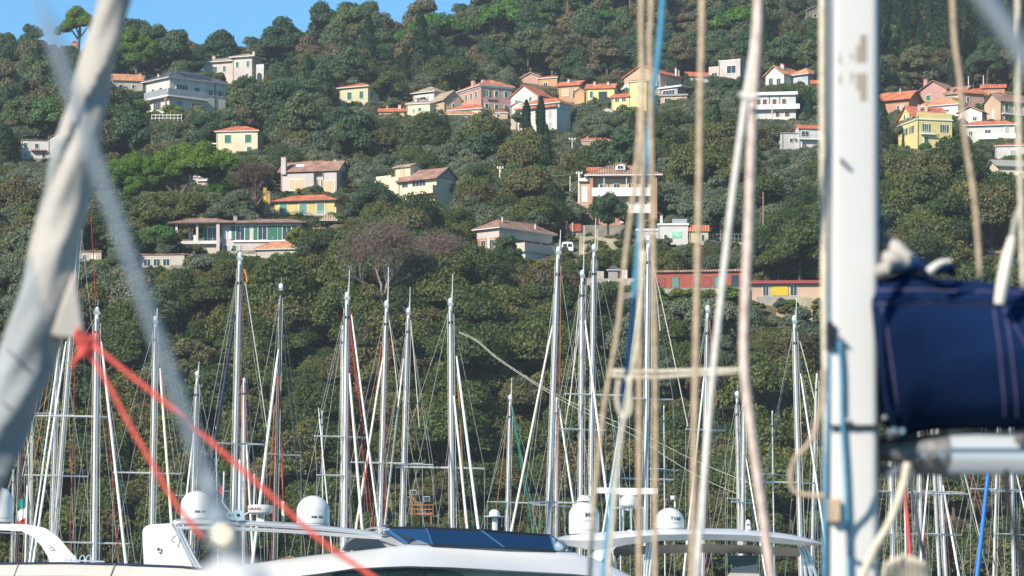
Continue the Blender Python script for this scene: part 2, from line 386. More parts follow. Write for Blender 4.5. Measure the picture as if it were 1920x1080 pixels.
h = House('white_villa', 'large white two storey villa with a dark slate hipped roof and solar panels', 318, 214, -50, keep=[(262, 130, 420, 205), (262, 190, 300, 205)], foot=(262, 420, 12))
h.block(W_white, -79, 0, 0, 129, 0, 68); h.hip(T_slate, -79, 0, 0, 129, 68, 21, 7)
h.balcony('f', 0, -70, 6, 35, 10, 'glass', M_trim, 12, 3); h.balcony('r', 0, -9.9, 82, 35, 10, 'glass', M_trim, 12, 3)
h.win('f', 0, -28, 44, 9, 9); h.win('f', 0, -54, 44, 9, 9); h.win('r', 0, 28, 38, 26, 20); h.win('r', 0, 63, 38, 12, 18); h.win('r', 0, 94, 44, 9, 11, 'open', B_greyb); h.win('r', 0, 116, 44, 8, 11, 'open', B_greyb)
h.win('f', 0, -40, 12, 24, 14); h.win('r', 0, 22, 8, 14, 20, 'shut', mat('blue_door', (.12, .35, .5), .6)); h.win('r', 0, 62, 14, 22, 12)
h.box('pillar', W_coral, 1, 4, -12, -9, -20, 32); h.box('drainpipe', M_gut, .1, 1.3, 103, 104.5, -20, 67)
mb = MB()
for i in range(3):
    for j in range(4):
        y_ = 34 + j * 17; z_ = 70.6 + 15 * .0
        x0, x1 = -2 - i * 9.5, -11 - i * 9.5
        f_ = lambda x: 69.9 + (7 - x) / 46.5 * 21
        mb.add([(x0, y_, f_(x0)), (x0, y_ + 15, f_(x0)), (x1, y_ + 15, f_(x1)), (x1, y_, f_(x1))], [(0, 1, 2, 3)])
h.sc(mb).build('solar_panels', M_solar, h.root)
h.chim(-52, 12, 74, 8, 4)

h = House('garden_fence', 'low pale fence in front of the white villa garden', 310, 226, 0, 'fence', keep=(284, 210, 338, 222))
for i in range(9): h.box('post', M_trim, -26 + i * 7, -25.2 + i * 7, 0, .8, -4, 12)
h.box('rail', M_trim, -26, 31, -.3, -.05, 10, 11); h.box('rail', M_trim, -26, 31, -.3, -.05, 4, 5)

h = House('hill_villa', 'pinkish white villa with tan hipped roofs and an arched window high on the left slope', 474, 158, -22, keep=[(372, 95, 492, 130), (436, 100, 492, 152)], foot=(365, 495, 6))
h.block(W_pwhite, -42, 0, 0, 40, 0, 52); h.hip(T_tan, -42, 0, 0, 40, 52, 8, 6)
h.block(W_pwhite, -106, -42.1, 6, 44, 0, 47); h.hip(T_tan, -106, -46, 6, 44, 47, 8, 6)
h.block(W_pwhite, .1, 19, 8, 34, 0, 30); h.box('terrace_rail', M_rail, .5, 19, 8, 8.6, 30.1, 38)
h.arch('f', 8, 10, 8, 10, 15)
for u in (-32, -10): h.win('f', 0, u, 33, 6, 11, 'shut')
h.win('f', 0, -12, 10, 6, 11, 'shut')
for u in (-80, -62): h.win('f', 6, u, 28, 6, 11, 'shut')
h.chim(-92, 24, 54, 8, 6, W_lite); h.chim(-8, 22, 58, 7, 5, W_lite); h.box('drainpipe', M_gut, -1.2, 0, -1.3, -.1, -10, 51)

h = House('cream_house', 'square cream house with an orange red roof and green shutters beside the umbrella pines', 483, 296, -8, keep=(400, 233, 490, 284), foot=(398, 492, 8))
h.block(W_cream, -79, 0, 0, 55, 0, 50); h.hip(T_red, -79, 0, 0, 55, 50, 12, 4)
h.win('f', 0, -57, 29, 12, 15, 'shut'); h.win('f', 0, -18, 29, 12, 15, 'shut'); h.win('f', 0, -16, 7, 9, 14, 'shut'); h.box('porch_roof', M_trim, -88, -79.2, 2, 14, 28, 30)

h = House('white_cottage', 'white two storey cottage with small green shutters at the left edge of the olive slope', 90, 300, 8, keep=(38, 250, 116, 297), foot=(36, 118, 8))
h.block(W_white, -50, 0, 0, 40, 0, 36); h.flat(T_brown, -50, 0, 0, 40, 36, 1.5)
h.block(W_white, .1, 34, -2, 40, 0, 40); h.gable(T_brown, W_white, .1, 34, -2, 40, 40, 10, 'y', 2)
h.win('f', 0, -42, 22, 6, 9, 'shut'); h.win('f', 0, -21, 21, 7, 9, 'shut'); h.box('awning', T_brown, -32, -2, -8, -.1, 16, 18); h.win('f', 0, -42, 4, 4, 8); h.win('f', 0, -8, 4, 6, 9, 'shut', B_brown)
h.balcony('f', -2, 12, 28, 22, 4, 'wall', W_white, 6)

# ---- middle left
h = House('cream_villa', 'cream villa with a long brown tiled roof and a square chimney above the yellow house', 634, 362, -14, keep=[(520, 292, 652, 352)], foot=(515, 660, 10))
h.block(W_pwhite, -112, -3, 8, 62, 0, 44); h.gable(T_brown, W_pwhite, -114, 0, 0, 66, 44, 20, 'x', 4)
h.block(W_pwhite, -112, -48, 0, 7.9, 0, 40); h.block(W_pwhite, -30, -3, 0, 7.9, 0, 40)
h.win('f', 0, -80, 8, 30, 20, 'shut', B_wood); h.win('f', 0, -82, 9, 5, 18); h.win('f', 8, -43, 14, 3, 14, 'shut', B_brown); h.win('f', 8, -34, 14, 3, 14, 'shut', B_brown)
h.win('f', 0, -17, 2, 20, 22, 'shut', B_wood)
h.chim(-106, 0, 44, 26, 9, W_pwhite); h.chim(-16, 34, 62, 5, 5, W_pwhite)
h.box('skylight', M_trim, -86, -70, 12, 13, 54, 58)
h.box('lower_roof', T_brown, -118, -28, -22, -.2, -9, -4); h.box('lower_wall', W_cream, -116, -30, -20, -2, -40, -9.1); h.box('rear_roof', T_red, -84, -40, 40, 60, 62, 68)
h.box('garden_wall', W_lite, -130, -118.2, -10, -2, -6, 4)

h = House('yellow_house', 'low yellow house with a bright red hipped roof and three teal shuttered windows', 627, 406, -14, keep=(500, 354, 660, 402), foot=(495, 662, 8))
h.block(W_yellow, -118, 0, 0, 62, 0, 30); h.hip(T_red, -118, 0, 0, 62, 30, 14, 7, fascia=M_gut)
for u in (-100, -61, -27): h.win('f', 0, u, 6, 15, 20, 'shut', B_teal)
h.balcony('f', 0, -120, 4, 2, 12, 'rail', W_grey, 7); h.box('pillar', W_cream, 4, 7, -12, -9, -10, 16)
h.box('terrace_roof', T_brown, -60, 14, -24, -12.2, -6, -3)

o = House('yellow_column', 'tall thin yellow painted column standing left of the yellow house', 497, 398, 0, 'column', keep=(492, 350, 504, 392))
o.box('shaft', W_bright, -3, 3, 0, 6, -10, 46); o.box('side_wall', W_orange, 3.1, 9, 1, 5, -10, 40)

h = House('bungalow', 'long low bungalow with a brown roof, open corner loggia and tall green shutters', 316, 472, -4, keep=[(316, 390, 592, 448), (400, 440, 440, 468)], foot=(312, 600, 12), dd=0)
# loggia on the left
h.box('floor_slab', W_white, 12, 98, -2, 60, 14, 20); h.box('base_wall', W_lite, 14, 96, 6, 60, -25, 13.9)
for x_ in (13, 52): h.box('pillar', W_white, x_, x_ + 4, 0, 4, 20.1, 52)
h.box('pillar', W_pwhite, 91, 97, -5, 1, -25, 52); h.box('pillar', W_white, 30, 34, 50, 54, 20.1, 52)
h.block(W_pwhite, 64, 98, 22, 60, 20.1, 52); h.win('f', 22, 80, 21, 18, 26, 'open')
h.box('chair', M_trim, 46, 50, 10, 14, 20.1, 32)
h.hip(T_brown, 8, 116, 0, 64, 52, 12, 8, 1.6, M_gut)
h.block(W_pwhite, 98.1, 250, 10, 70, 0, 51.9); h.hip(T_brown, 128, 252, 8, 72, 52, 10, 8, 1.6, M_gut)
h.box('roof_link', T_brown, 100, 160, 14, 60, 55, 59)
h.box('ledge', M_trim, 120, 232, 6.8, 9.8, 18, 21)
for u in (134, 176, 222): h.win('f', 10, u, 22, 16, 26, 'open')
h.box('shutter', B_green, 192, 203, 8.8, 9.9, 22, 48)
for u in (106, 116): h.box('light_panel', M_trim, u - 3, u + 3, 9, 9.9, 24, 40)
h.chim(56, 40, 60, 8, 6, W_grey); h.chim(122, 30, 60, 9, 7, W_grey)
h.block(W_lite, 250.1, 285, 30, 60, 0, 42); h.box('side_roof', T_brown, 250.2, 296, 22, 66, 42.2, 46)
h.win('f', 10, 106, 0, 8, 12, 'pane'); h.win('f', 10, 88 + 35, 0, 8, 12, 'shut')

h = House('small_house', 'small house with a shallow orange hipped roof in front of the long bungalow', 522, 500, -10, keep=[(472, 450, 566, 474)], foot=(468, 570, 8))
h.block(W_lite, -44, 34, 0, 50, 0, 32); h.hip(T_orange, -44, 34, 0, 50, 32, 17, 5); h.win('f', 0, -30, 6, 8, 12)
h.block(W_white, -62, -44.2, 4, 10, 0, 22)
h = House('garden_gazebo', 'little thatched parasol roof beside the right end of the bungalow', 616, 428, 0, 'gazebo', keep=(594, 400, 638, 420), group=None)
h.box('post', M_gut, -.8, .8, 10, 11.6, -10, 22); h.hip(T_tan, -17, 17, 0, 24, 14, 12, 1, .6)

h = House('modern_villa', 'cream modern villa with a raised tower room, balcony and steep shaded gable', 820, 400, -38, keep=[(692, 296, 836, 345), (765, 340, 838, 378)], foot=(690, 842, 12))
h.block(W_cream, -152, -2, 0, 60, 0, 70); h.block(W_cream, -152, -92, -3, -.1, 20, 76)
h.gable(T_brown, W_grey, -92, 0, -3, 60, 68, 20, 'x', 5); h.gable(T_brown, W_cream, -160, -92.2, 14, 66, 70, 14, 'x', 4)  # grey on the right gable is its shade put into the wall colour
h.block(W_cream, -112, -74, 10, 44, 70, 96); h.gable(T_tan, W_cream, -112, -74, 10, 44, 96, 6, 'x', 4)
h.box('terrace_parapet', W_cream, -150, -113, 0, 2, 76.1, 81); h.box('shutter', B_wood, -98, -88, 9, 9.9, 76, 92); h.box('shutter', B_wood, -132, -116, -3.8, -3.1, 50, 64)
h.win('f', 0, -44, 46, 32, 18); h.win('f', 0, -78, 46, 14, 18)
h.balcony('f', 0, -76, 2, 40, 16, 'wall', W_cream, 12, 3)
h.box('lower_wall', W_coral, -90, -2, -1, -.1, -20, 30); h.win('f', 1 - 2, -40, 4, 40, 14)
h.balcony('f', 0, -90, -2, 0, 14, 'wall', M_trim, 10, 3)

# ---- village in the upper centre
h = House('pale_house', 'pale yellow two storey house with a red hipped roof at the left of the hamlet', 690, 206, -28, keep=(634, 150, 708, 194), foot=(630, 712, 5))
h.block(W_pale, -62, 0, 0, 42, 0, 44); h.hip(T_red, -62, 0, 0, 42, 44, 8, 5); h.win('f', 0, -40, 22, 10, 14, 'shut'); h.win('f', 0, -14, 22, 9, 14, 'shut'); h.win('r', 0, 12, 22, 8, 14, 'shut')
h = House('white_block_house', 'small white cube shaped house with a tan pyramid roof behind the low red roofs', 814, 212, -36, keep=(772, 160, 830, 186), foot=(768, 834, 4), dd=14)
h.block(W_white, -50, 0, 0, 42, 0, 40); h.hip(T_tan, -50, 0, 0, 42, 40, 12, 5); h.win('f', 0, -26, 24, 12, 8, 'open', B_greyb); h.win('r', 0, 12, 20, 6, 10, 'shut', B_greyb); h.win('r', 0, 30, 20, 6, 10, 'shut', B_greyb)
h = House('low_house', 'long low building with a coral tiled roof at the left foot of the hamlet', 756, 220, -6, keep=(708, 194, 760, 209), foot=(705, 762, 5), dd=2)
h.block(W_peach, -46, 2, 0, 24, 0, 12); h.gable(T_red, W_peach, -46, 2, 0, 24, 12, 6, 'x', 3); h.chim(-32, 12, 17, 5, 3); h.chim(-8, 10, 17, 7, 5)
h = House('peach_cottage', 'peach cottage with a tan hipped roof and one green shuttered window', 806, 222, -18, keep=(762, 184, 812, 212), foot=(760, 816, 4))
h.block(W_cream, -46, 0, 0, 36, 0, 28); h.hip(T_tan, -46, 0, 0, 36, 28, 9, 3); h.win('f', 0, -20, 14, 6, 7, 'shut'); h.chim(-30, 8, 34, 5, 4); h.win('f', 0, -32, 12, 2.5, 7, 'shut')
h = House('gabled_house', 'peach gabled house with a big greyish tan roof slope beside the pink building', 862, 214, 32, keep=(816, 170, 866, 205), foot=(815, 868, 4), dd=6)
h.block(W_peach, -34, 4, 0, 46, 0, 26); h.gable(T_tan, W_peach, -34, 4, 0, 46, 26, 16, 'y', 4); h.win('f', 0, -14, 28, 4, 5); h.win('f', 0, -14, 10, 5, 8)
h = House('pink_palazzo', 'large pink three storey palazzo with a red hipped roof and rows of green shutters', 902, 214, 26, keep=[(852, 146, 954, 196), (905, 150, 954, 206)], foot=(846, 960, 8), dd=10)
h.block(W_pink, 0, 64, 0, 100, 0, 54); h.hip(T_red, 0, 64, 0, 100, 54, 16, 5); h.box('cornice', M_trim, -1.5, 65.5, -1.5, 101, 51, 53.8)
for u in (12, 32, 52): h.win('f', 0, u, 34, 7, 12, 'shut' if u != 12 else 'open'); h.win('f', 0, u, 8, 7, 12, 'shut')
for u in (20, 42, 64, 86): h.win('l', 0, u, 34, 8, 11, 'shut'); 
for a, b in ((2, 40), (14, 22), (30, 12), (44, 14)): h.box('dormer', W_peach, a, a + 5, b, b + 8, 58, 66 + (b > 20) * 3)
h.box('sign_board', M_gut, 14, 34, -1.2, -.1, 26, 29)
h = House('red_roof_house', 'cream house with a broad red hipped roof in front of the pink palazzo', 902, 226, -24, keep=(838, 188, 925, 214), foot=(835, 928, 4), dd=-2)
h.block(W_cream, -66, 0, 0, 40, 0, 22); h.hip(T_red, -66, 0, 0, 40, 22, 11, 4); h.win('f', 0, -24, 8, 6, 9, 'shut', B_brown); h.win('r', 0, 14, 8, 6, 9, 'shut', B_greyb)
h = House('terrace_house', 'low cream house with a flat fanned orange roof hidden by shrubs under the palazzo', 850, 232, 4, keep=(826, 200, 900, 214), foot=(822, 902, 4), dd=-8)
h.block(W_peach, -24, 48, 0, 26, 0, 16); h.hip(T_orange, -24, 48, 0, 26, 16, 8, 4); h.win('f', 0, 20, 5, 8, 8, 'open', B_greyb)
h = House('porch_house', 'tiny coral roofed annex at the foot of the pink palazzo', 940, 222, 0, keep=(924, 206, 952, 218), dd=-4)
h.block(W_peach, -16, 12, 0, 18, 0, 10); h.hip(T_red, -16, 12, 0, 18, 10, 4, 2); h.win('f', 0, -6, 2, 4, 6)
h = House('white_gable_house', 'plain white gabled house with three small dark green windows right of the pink palazzo', 1008, 226, -34, keep=[(956, 156, 1026, 186), (956, 180, 985, 200)], foot=(954, 1030, 6), dd=8)
h.block(W_white, -62, 0, 0, 50, 0, 48); h.gable(T_red, W_white, -62, 0, 0, 50, 48, 20, 'y', 3)
h.win('f', 0, -48, 36, 5, 6, 'shut'); h.win('f', 0, -16, 38, 6, 7, 'shut'); h.win('f', 0, -34, 12, 6, 8, 'shut')
h = House('white_annex', 'small white gabled annex with a faint blue sign band beside the two cypresses', 990, 238, -20, keep=(956, 178, 978, 212), foot=(954, 1000, 4), dd=-2)
h.block(W_white, -34, 0, 0, 26, 0, 40); h.gable(T_tan, W_white, -34, 0, 0, 26, 40, 9, 'y', 2); h.win('f', 0, -22, 28, 7, 6, 'shut'); h.box('sign_band', W_blue, -30, -8, -.8, -.1, 18, 21); h.block(W_lite, -30, 4, -12, -4, 0, 16)
h = House('cypress_house', 'white two storey house with a red roof half hidden behind two dark cypresses', 1044, 246, -32, keep=(966, 180, 1070, 243), foot=(962, 1072, 6))
h.block(W_white, -88, 0, 0, 50, 0, 46); h.box('lower_roof', T_red, -91, 3, -7, -.1, 46, 49); h.block(W_white, -80, 2, 6, 48, 46, 54); h.hip(T_red, -80, 2, 6, 48, 54, 12, 5)
h.win('f', 0, -14, 26, 8, 14, 'shut', B_greyb); h.win('f', 0, -14, 6, 8, 12, 'shut', B_greyb)
h = House('pink_tower_house', 'pink house with an orange wing and a small tan roof above the white gabled house', 1014, 176, -26, keep=(975, 134, 1048, 162), foot=(972, 1052, 5), dd=16)
h.block(W_pink, -44, -6, 8, 44, 0, 34); h.gable(T_tan, W_pink, -44, -6, 8, 44, 34, 8, 'y', 3); h.block(W_orange, -6, 34, 0, 36, 0, 28); h.hip(T_red, -6, 34, 0, 36, 28, 6, 3)
h.win('r', 34, 16, 10, 12, 14); h.win('f', 0, 10, 12, 8, 8)
h = House('orange_house', 'orange house with a red roof and a recessed balcony in the middle of the hamlet', 1086, 198, -24, keep=(1050, 147, 1096, 190), foot=(1048, 1100, 5), dd=6)
h.block(W_orange, -44, 0, 0, 40, 0, 40); h.gable(T_red, W_orange, -44, 0, 0, 40, 40, 9, 'x', 4); h.win('f', 0, -28, 20, 12, 12, 'shut', B_wood); h.win('f', 0, -8, 14, 10, 16); h.chim(-26, 12, 46, 6, 4); h.block(W_orange, -2, 18, -18, -.2, 0, 22); h.gable(T_tan, W_orange, -2, 18, -18, -.4, 22, 7, 'y', 2)
h = House('yellow_row_house', 'yellow row house with a red roof, one green shutter and one big grey window', 1152, 204, -12, keep=(1096, 148, 1158, 180), foot=(1094, 1160, 5), dd=4)
h.block(W_lemon, -54, 0, 0, 34, 0, 40); h.gable(T_red, W_lemon, -54, 0, 0, 34, 40, 9, 'x', 3); h.win('f', 0, -44, 22, 6, 12, 'shut'); h.win('f', 0, -22, 20, 14, 12, 'pane', None, M_gut); h.chim(-40, 12, 46, 7, 4); h.chim(-14, 12, 46, 6, 4)
h = House('arcade_house', 'yellow house with a square tower and two dark arches', 1212, 220, -26, keep=[(1150, 140, 1216, 203)], foot=(1148, 1220, 5))
h.block(W_lemon, -72, -36, 0, 30, 0, 42); h.gable(T_red, W_lemon, -72, -36, 0, 30, 42, 7, 'x', 3); h.block(W_lemon, -36, 0, 0, 32, 0, 68); h.hip(T_red, -36, 0, 0, 32, 68, 5, 3)
h.arch('f', 0, -56, 10, 13, 13); h.arch('f', 0, -36, 10, 13, 13)
h.win('f', 0, -60, 33, 8, 7); h.win('f', 0, -46, 33, 8, 7); h.win('f', 0, -16, 54, 7, 7, 'shut', B_wood); h.win('f', 0, -16, 33, 12, 8, 'shut', B_wood); h.win('r', 0, 10, 50, 8, 9, 'shut', B_greyb); h.win('r', 0, 10, 30, 8, 9, 'shut', B_greyb)
h.box('porch_roof', T_red, -44, 6, -20, -4, 6, 9); h.block(W_white, -84, -60, -20, -6, 0, 14); h.gable(T_tan, W_white, -84, -60, -20, -6, 14, 5, 'y', 1.5)
h.box('garden_wall', M_trim, -66, 10, -24, -21, -14, -1)
h = House('big_gabled_house', 'tall peach gabled house with a red roof and shaded brick coloured side wall', 1238, 196, -40, keep=[(1170, 122, 1280, 160), (1215, 150, 1280, 178)], foot=(1168, 1284, 6), dd=12)
h.block(W_peach, -88, 0, 0, 62, 0, 58); h.gable(T_red, W_peach, -88, 0, 0, 62, 58, 20, 'y', 4); h.balcony('f', 0, -88, -2, 36, 8, 'wall', M_trim, 8); h.win('f', 0, -44, 40, 10, 14); h.win('r', 0, 20, 24, 8, 14, 'shut', B_brown); h.win('r', 0, 44, 24, 8, 14, 'shut', B_brown)
h.chim(-2, 52, 66, 8, 4)
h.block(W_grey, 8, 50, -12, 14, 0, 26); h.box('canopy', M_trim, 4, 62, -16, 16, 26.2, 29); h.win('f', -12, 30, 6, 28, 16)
h = House('flat_house', 'low peach house with a grey flat roof below the tall gabled house', 1262, 196, -12, keep=(1232, 165, 1292, 186), foot=(1228, 1296, 4), dd=-2)
h.block(W_peach, -24, 26, 0, 22, 0, 16); h.flat(W_grey, -24, 26, 0, 22, 16, 3, 3); h.win('f', 0, -10, 4, 12, 8); h.win('f', 0, 12, 4, 8, 8)
h = House('white_barn', 'small white house with a brown red roof left of the modern white block', 1300, 166, 14, keep=(1282, 130, 1324, 148), foot=(1280, 1326, 4), dd=6)
h.block(W_white, -10, 36, 0, 28, 0, 24); h.gable(T_red, W_white, -10, 36, 0, 28, 24, 8, 'x', 3); h.win('f', 0, 8, 8, 6, 8)
h = House('modern_block', 'modern flat roofed white house with a dark square window on the hilltop road', 1388, 162, -26, keep=(1328, 112, 1412, 142), foot=(1325, 1416, 5))
h.block(W_pwhite, -66, -44, 4, 40, 0, 42); h.block(W_pwhite, -44.1, 0, 0, 50, 0, 50); h.flat(M_trim, -44, 0, 0, 50, 50, 1.5, .5); h.win('f', 0, -18, 26, 18, 14); h.win('f', 4, -54, 24, 10, 6); h.win('r', 0, 20, 26, 5, 10); h.win('r', 0, 40, 26, 5, 10)
h.box('drainpipe', M_gut, .1, 1.2, 6, 7, 0, 49)
h = House('double_roof_house', 'white house with two joined orange roofs behind the thick pale rope', 1470, 172, -40, keep=(1426, 122, 1526, 154), foot=(1422, 1530, 5))
h.block(W_white, -44, 0, 0, 60, 0, 34); h.gable(T_orange, W_white, -44, 0, 0, 60, 34, 16, 'y', 4); h.block(W_blue, 0.1, 38, 24, 66, 0, 32); h.hip(T_orange, 0, 38, 24, 66, 32, 14, 6)
h.win('f', 0, -30, 14, 9, 14); h.win('f', 0, -12, 12, 9, 14); h.win('f', 24, 18, 10, 9, 16, 'shut', B_greyb); h.win('r', 38, 44, 10, 9, 16, 'shut', B_greyb); h.chim(-20, 20, 50, 6, 3); h.chim(-16, 20, 48, 7, 3)
h = House('orange_shed', 'scrap of an orange walled house showing beside the foreground mast', 1536, 178, 0, keep=(1520, 147, 1545, 162), dd=4)
h.block(W_coral, -14, 20, 0, 20, 0, 22); h.gable(T_red, W_coral, -14, 20, 0, 20, 22, 6, 'x', 3); h.win('f', 0, -5, 8, 4, 7)
h = House('stone_house', 'small grey stone house with a gabled roof near the top of the wooded slope', 1524, 44, 18, keep=(1508, 12, 1542, 30), dd=0)
h.block(m_stone, -12, 20, 0, 24, 0, 24); h.gable(T_tan, m_stone, -12, 20, 0, 24, 24, 8, 'y', 2); h.win('f', 0, 4, 12, 5, 6)
h = House('balcony_house', 'white two storey house with a flat roof, long balcony and brown shutters', 1492, 232, -8, keep=(1420, 171, 1500, 218), foot=(1415, 1504, 5))
h.block(W_white, -84, 0, 0, 40, 0, 54); h.box('roof', M_trim, -88, 4, -5, 44, 54.2, 60)
h.balcony('f', 0, -84, 8, 30, 9, 'wall', M_trim, 6, 3)
for u in (-70, -40, -22, -58): h.win('f', 0, u, 35, 7.5, 12, 'shut', B_brown)
for u in (-34, -16): h.win('f', 0, u, 10, 9 if u == -16 else 7.5, 13, 'shut', B_brown)
h.balcony('f', 0, -52, -4, 7, 9, 'wall', M_trim, 5)
h.box('drainpipe', M_gut, -50, -49, -1.4, -.2, 30, 54); h.box('drainpipe', M_gut, -31, -30, -1.4, -.2, 30, 54)
h = House('roadside_house', 'white house with a red roof and blue shaded lower storey next to the foreground mast', 1500, 290, 10, keep=(1466, 232, 1545, 272), foot=(1462, 1550, 5))
h.block(W_white, -2, 50, 0, 30, 0, 50); h.gable(T_red, W_white, -2, 50, 0, 30, 50, 7, 'x', 3); h.block(W_white, -34, -2.1, 4, 30, 0, 40); h.flat(W_grey, -34, -2, 4, 30, 40, 1.5)
h.win('f', 0, 10, 34, 14, 10); h.balcony('f', 0, -2, 50, 30, 8, 'rail', M_trim, 7); h.win('f', 0, 8, 10, 8, 12); h.win('f', 0, 28, 10, 10, 12, 'shut', B_greyb); h.win('f', 4, -16, 24, 6, 6, 'shut', B_brown)

# ---- right cluster
h = House('coral_house', 'coral orange house with a deep gabled roof right beside the foreground mast', 1704, 220, -32, keep=(1656, 166, 1730, 206), foot=(1650, 1732, 5))
h.block(W_coral, -62, 0, 0, 44, 0, 38); h.gable(T_red, W_coral, -62, 0, 0, 44, 38, 14, 'x', 7); h.win('f', 0, -22, 16, 4, 8); h.win('f', 0, -14, 14, 5, 10, 'shut', B_greyb); h.win('r', 0, 16, 10, 8, 14, 'shut', B_brown); h.balcony('r', 0, -4, 46, 8, 6, 'wall', W_coral, 8)
h = House('row_house', 'pink walled row houses with a long greyish brown roof and green shutters', 1770, 206, -34, keep=(1712, 152, 1804, 186), foot=(1710, 1808, 5), dd=10)
h.block(W_pink, -56, 0, 10, 60, 0, 42); h.gable(T_brown, W_pink, -56, 0, 10, 60, 42, 16, 'y', 4); h.block(W_pwhite, 0.1, 40, 4, 50, 0, 30); h.gable(T_brown, W_pink, 0.1, 40, 4, 50, 30, 14, 'x', 4)
h.win('f', 10, -38, 22, 9, 10, 'shut'); h.win('f', 4, 10, 14, 12, 10, 'shut'); h.win('f', 4, 30, 14, 6, 10, 'shut'); h.chim(-50, 24, 54, 10, 8, W_pink)
h = House('solar_house', 'white house with solar panels on its orange roof in the right hand cluster', 1768, 226, -26, keep=(1728, 180, 1800, 218), foot=(1726, 1802, 5), dd=2)
h.block(W_white, -46, 30, 0, 44, 0, 28); h.hip(T_orange, -46, 30, 0, 44, 28, 16, 4)
h.win('f', 0, -12, 10, 7, 12, 'pane'); h.win('f', 0, 6, 10, 12, 10, 'pane'); h.balcony('f', 0, 8, 34, 8, 6, 'wall', M_trim, 7)
mb = MB()
for i in range(4):
    x_ = -26 + i * 10
    mb.add([(x_, 1, 31.6), (x_ + 9, 1, 31.6), (x_ + 9, 12, 38.6), (x_, 12, 38.6)], [(0, 1, 2, 3)])
h.sc(mb).build('solar_panels', M_solar, h.root)
h = House('rose_house', 'rose pink house with a red roof above the solar panel house', 1822, 208, 20, keep=(1800, 164, 1850, 192), foot=(1798, 1852, 4), dd=10)
h.block(W_pink, -20, 26, 0, 40, 0, 34); h.gable(T_red, W_pink, -20, 26, 0, 40, 34, 10, 'x', 4); h.win('f', 0, -8, 16, 5, 10, 'shut')
h = House('vermilion_house', 'orange house with a vermilion roof topmost in the right hand cluster', 1866, 188, -8, keep=(1808, 154, 1888, 172), foot=(1805, 1892, 4), dd=8)
h.block(W_coral, -26, 18, 0, 30, 0, 24); h.gable(T_red, W_coral, -26, 18, 0, 30, 24, 7, 'x', 3); h.block(W_coral, -54, -26.1, 4, 30, 0, 18); h.gable(T_red, W_coral, -54, -26.2, 4, 30, 18, 6, 'x', 2); h.win('f', 0, -4, 8, 5, 7)
h = House('long_peach_house', 'long peach house with a brown roof and bright green shutters at the right edge', 1876, 232, 30, keep=(1846, 170, 1935, 224), foot=(1842, 1990, 5), dd=4)
h.block(W_peach, 0, 110, 0, 50, 0, 44); h.gable(T_brown, W_peach, 0, 110, 0, 50, 44, 16, 'x', 4)
for u in (14, 36, 58, 80): h.win('f', 0, u, 22, 8, 16, 'shut'); h.win('f', 0, u, 2, 8, 12, 'shut')
h.balcony('f', 0, 2, 108, 20, 6, 'rail', M_trim, 6); h.box('niche_pillar', M_trim, -1.2, -.1, 20, 24, 6, 30)
h = House('white_twin_gable', 'little white gabled house in front of the long peach house', 1820, 236, -22, keep=(1796, 196, 1842, 226), foot=(1794, 1845, 4), dd=-2)
h.block(W_white, -24, 22, 0, 34, 0, 26); h.gable(T_orange, W_white, -24, 22, 0, 34, 26, 10, 'y', 4); h.win('f', 0, 8, 8, 7, 8); h.block(W_white, -24, 24, -10, -4, 0, 8)
h = House('long_red_roof_house', 'white house with a long shallow red roof below the white gabled house', 1840, 272, -10, keep=(1808, 224, 1908, 260), foot=(1804, 1910, 5))
h.block(W_white, -30, 62, 0, 40, 0, 36); h.hip(T_red, -30, 62, 0, 40, 36, 10, 5); h.balcony('f', 0, -6, 64, 12, 8, 'wall', M_trim, 8); h.win('f', 0, 48, 16, 8, 16, 'shut', B_greyb); h.win('f', 0, 12, 22, 10, 6); h.win('f', 0, -20, 18, 6, 8); h.chim(32, 20, 42, 6, 4)
h = House('yellow_villa', 'bright yellow three storey villa with red gabled roof and green shutters', 1720, 290, -14 + 30, keep=[(1675, 208, 1790, 272)], foot=(1672, 1794, 6))
h.block(W_lemon, 0, 70, 0, 96, 0, 74); h.gable(T_red, W_lemon, 0, 70, 20, 96, 76, 22, 'x', 4); h.box('ledge', M_trim, -2, 72, -2, 98, 66, 68)
for (u, z_) in ((18, 48), (54, 48), (54, 22)): h.win('f', 0, u, z_ - 3, 7, 13, 'open')
h.win('f', 0, 18, 20, 9, 14, 'shut')
for u in (28, 60): h.win('l', 0, u, 45, 10, 12, 'open')
for u in (34, 62): h.win('l', 0, u, 74, 8, 9, 'shut')
h.balcony('f', 0, 6, 34, 40, 7, 'rail', M_trim, 7); h.box('terrace_parapet', W_lemon, 0, 70, 0, 2, 74.1, 80); h.chim(20, 40, 92, 8, 4); h.chim(34, 40, 92, 8, 4)
h.box('ledge', M_gut, -4, -2.2, -2, 98, 70, 72)
h = House('corner_house', 'low white house with a thin red roof at the right edge', 1896, 304, -6, keep=(1866, 262, 1930, 290), foot=(1862, 1960, 4))
h.block(W_white, -30, 50, 0, 34, 0, 30); h.hip(T_red, -30, 50, 0, 34, 30, 5, 3); h.win('f', 0, 4, 10, 12, 12, 'shut', B_greyb)
h = House('grey_roof_house', 'cream house with a grey metal roof and brown door at the right edge', 1890, 346, 14, keep=(1862, 290, 1930, 334), foot=(1858, 1990, 6))
h.block(W_cream, -20, 90, 0, 50, 0, 36); h.gable(W_grey, W_cream, -20, 90, 0, 50, 36, 12, 'x', 6); h.win('f', 0, 6, 10, 6, 14, 'shut', B_brown); h.win('f', 0, 24, 4, 9, 18, 'shut', B_brown); h.box('terrace_slab', M_trim, -14, 60, -14, -.1, -1, 1.5)
h = House('hidden_cottage', 'tiny cream cottage roof peeping out of the trees above the navy sail cover', 1866, 486, 20, keep=(1844, 462, 1882, 476))
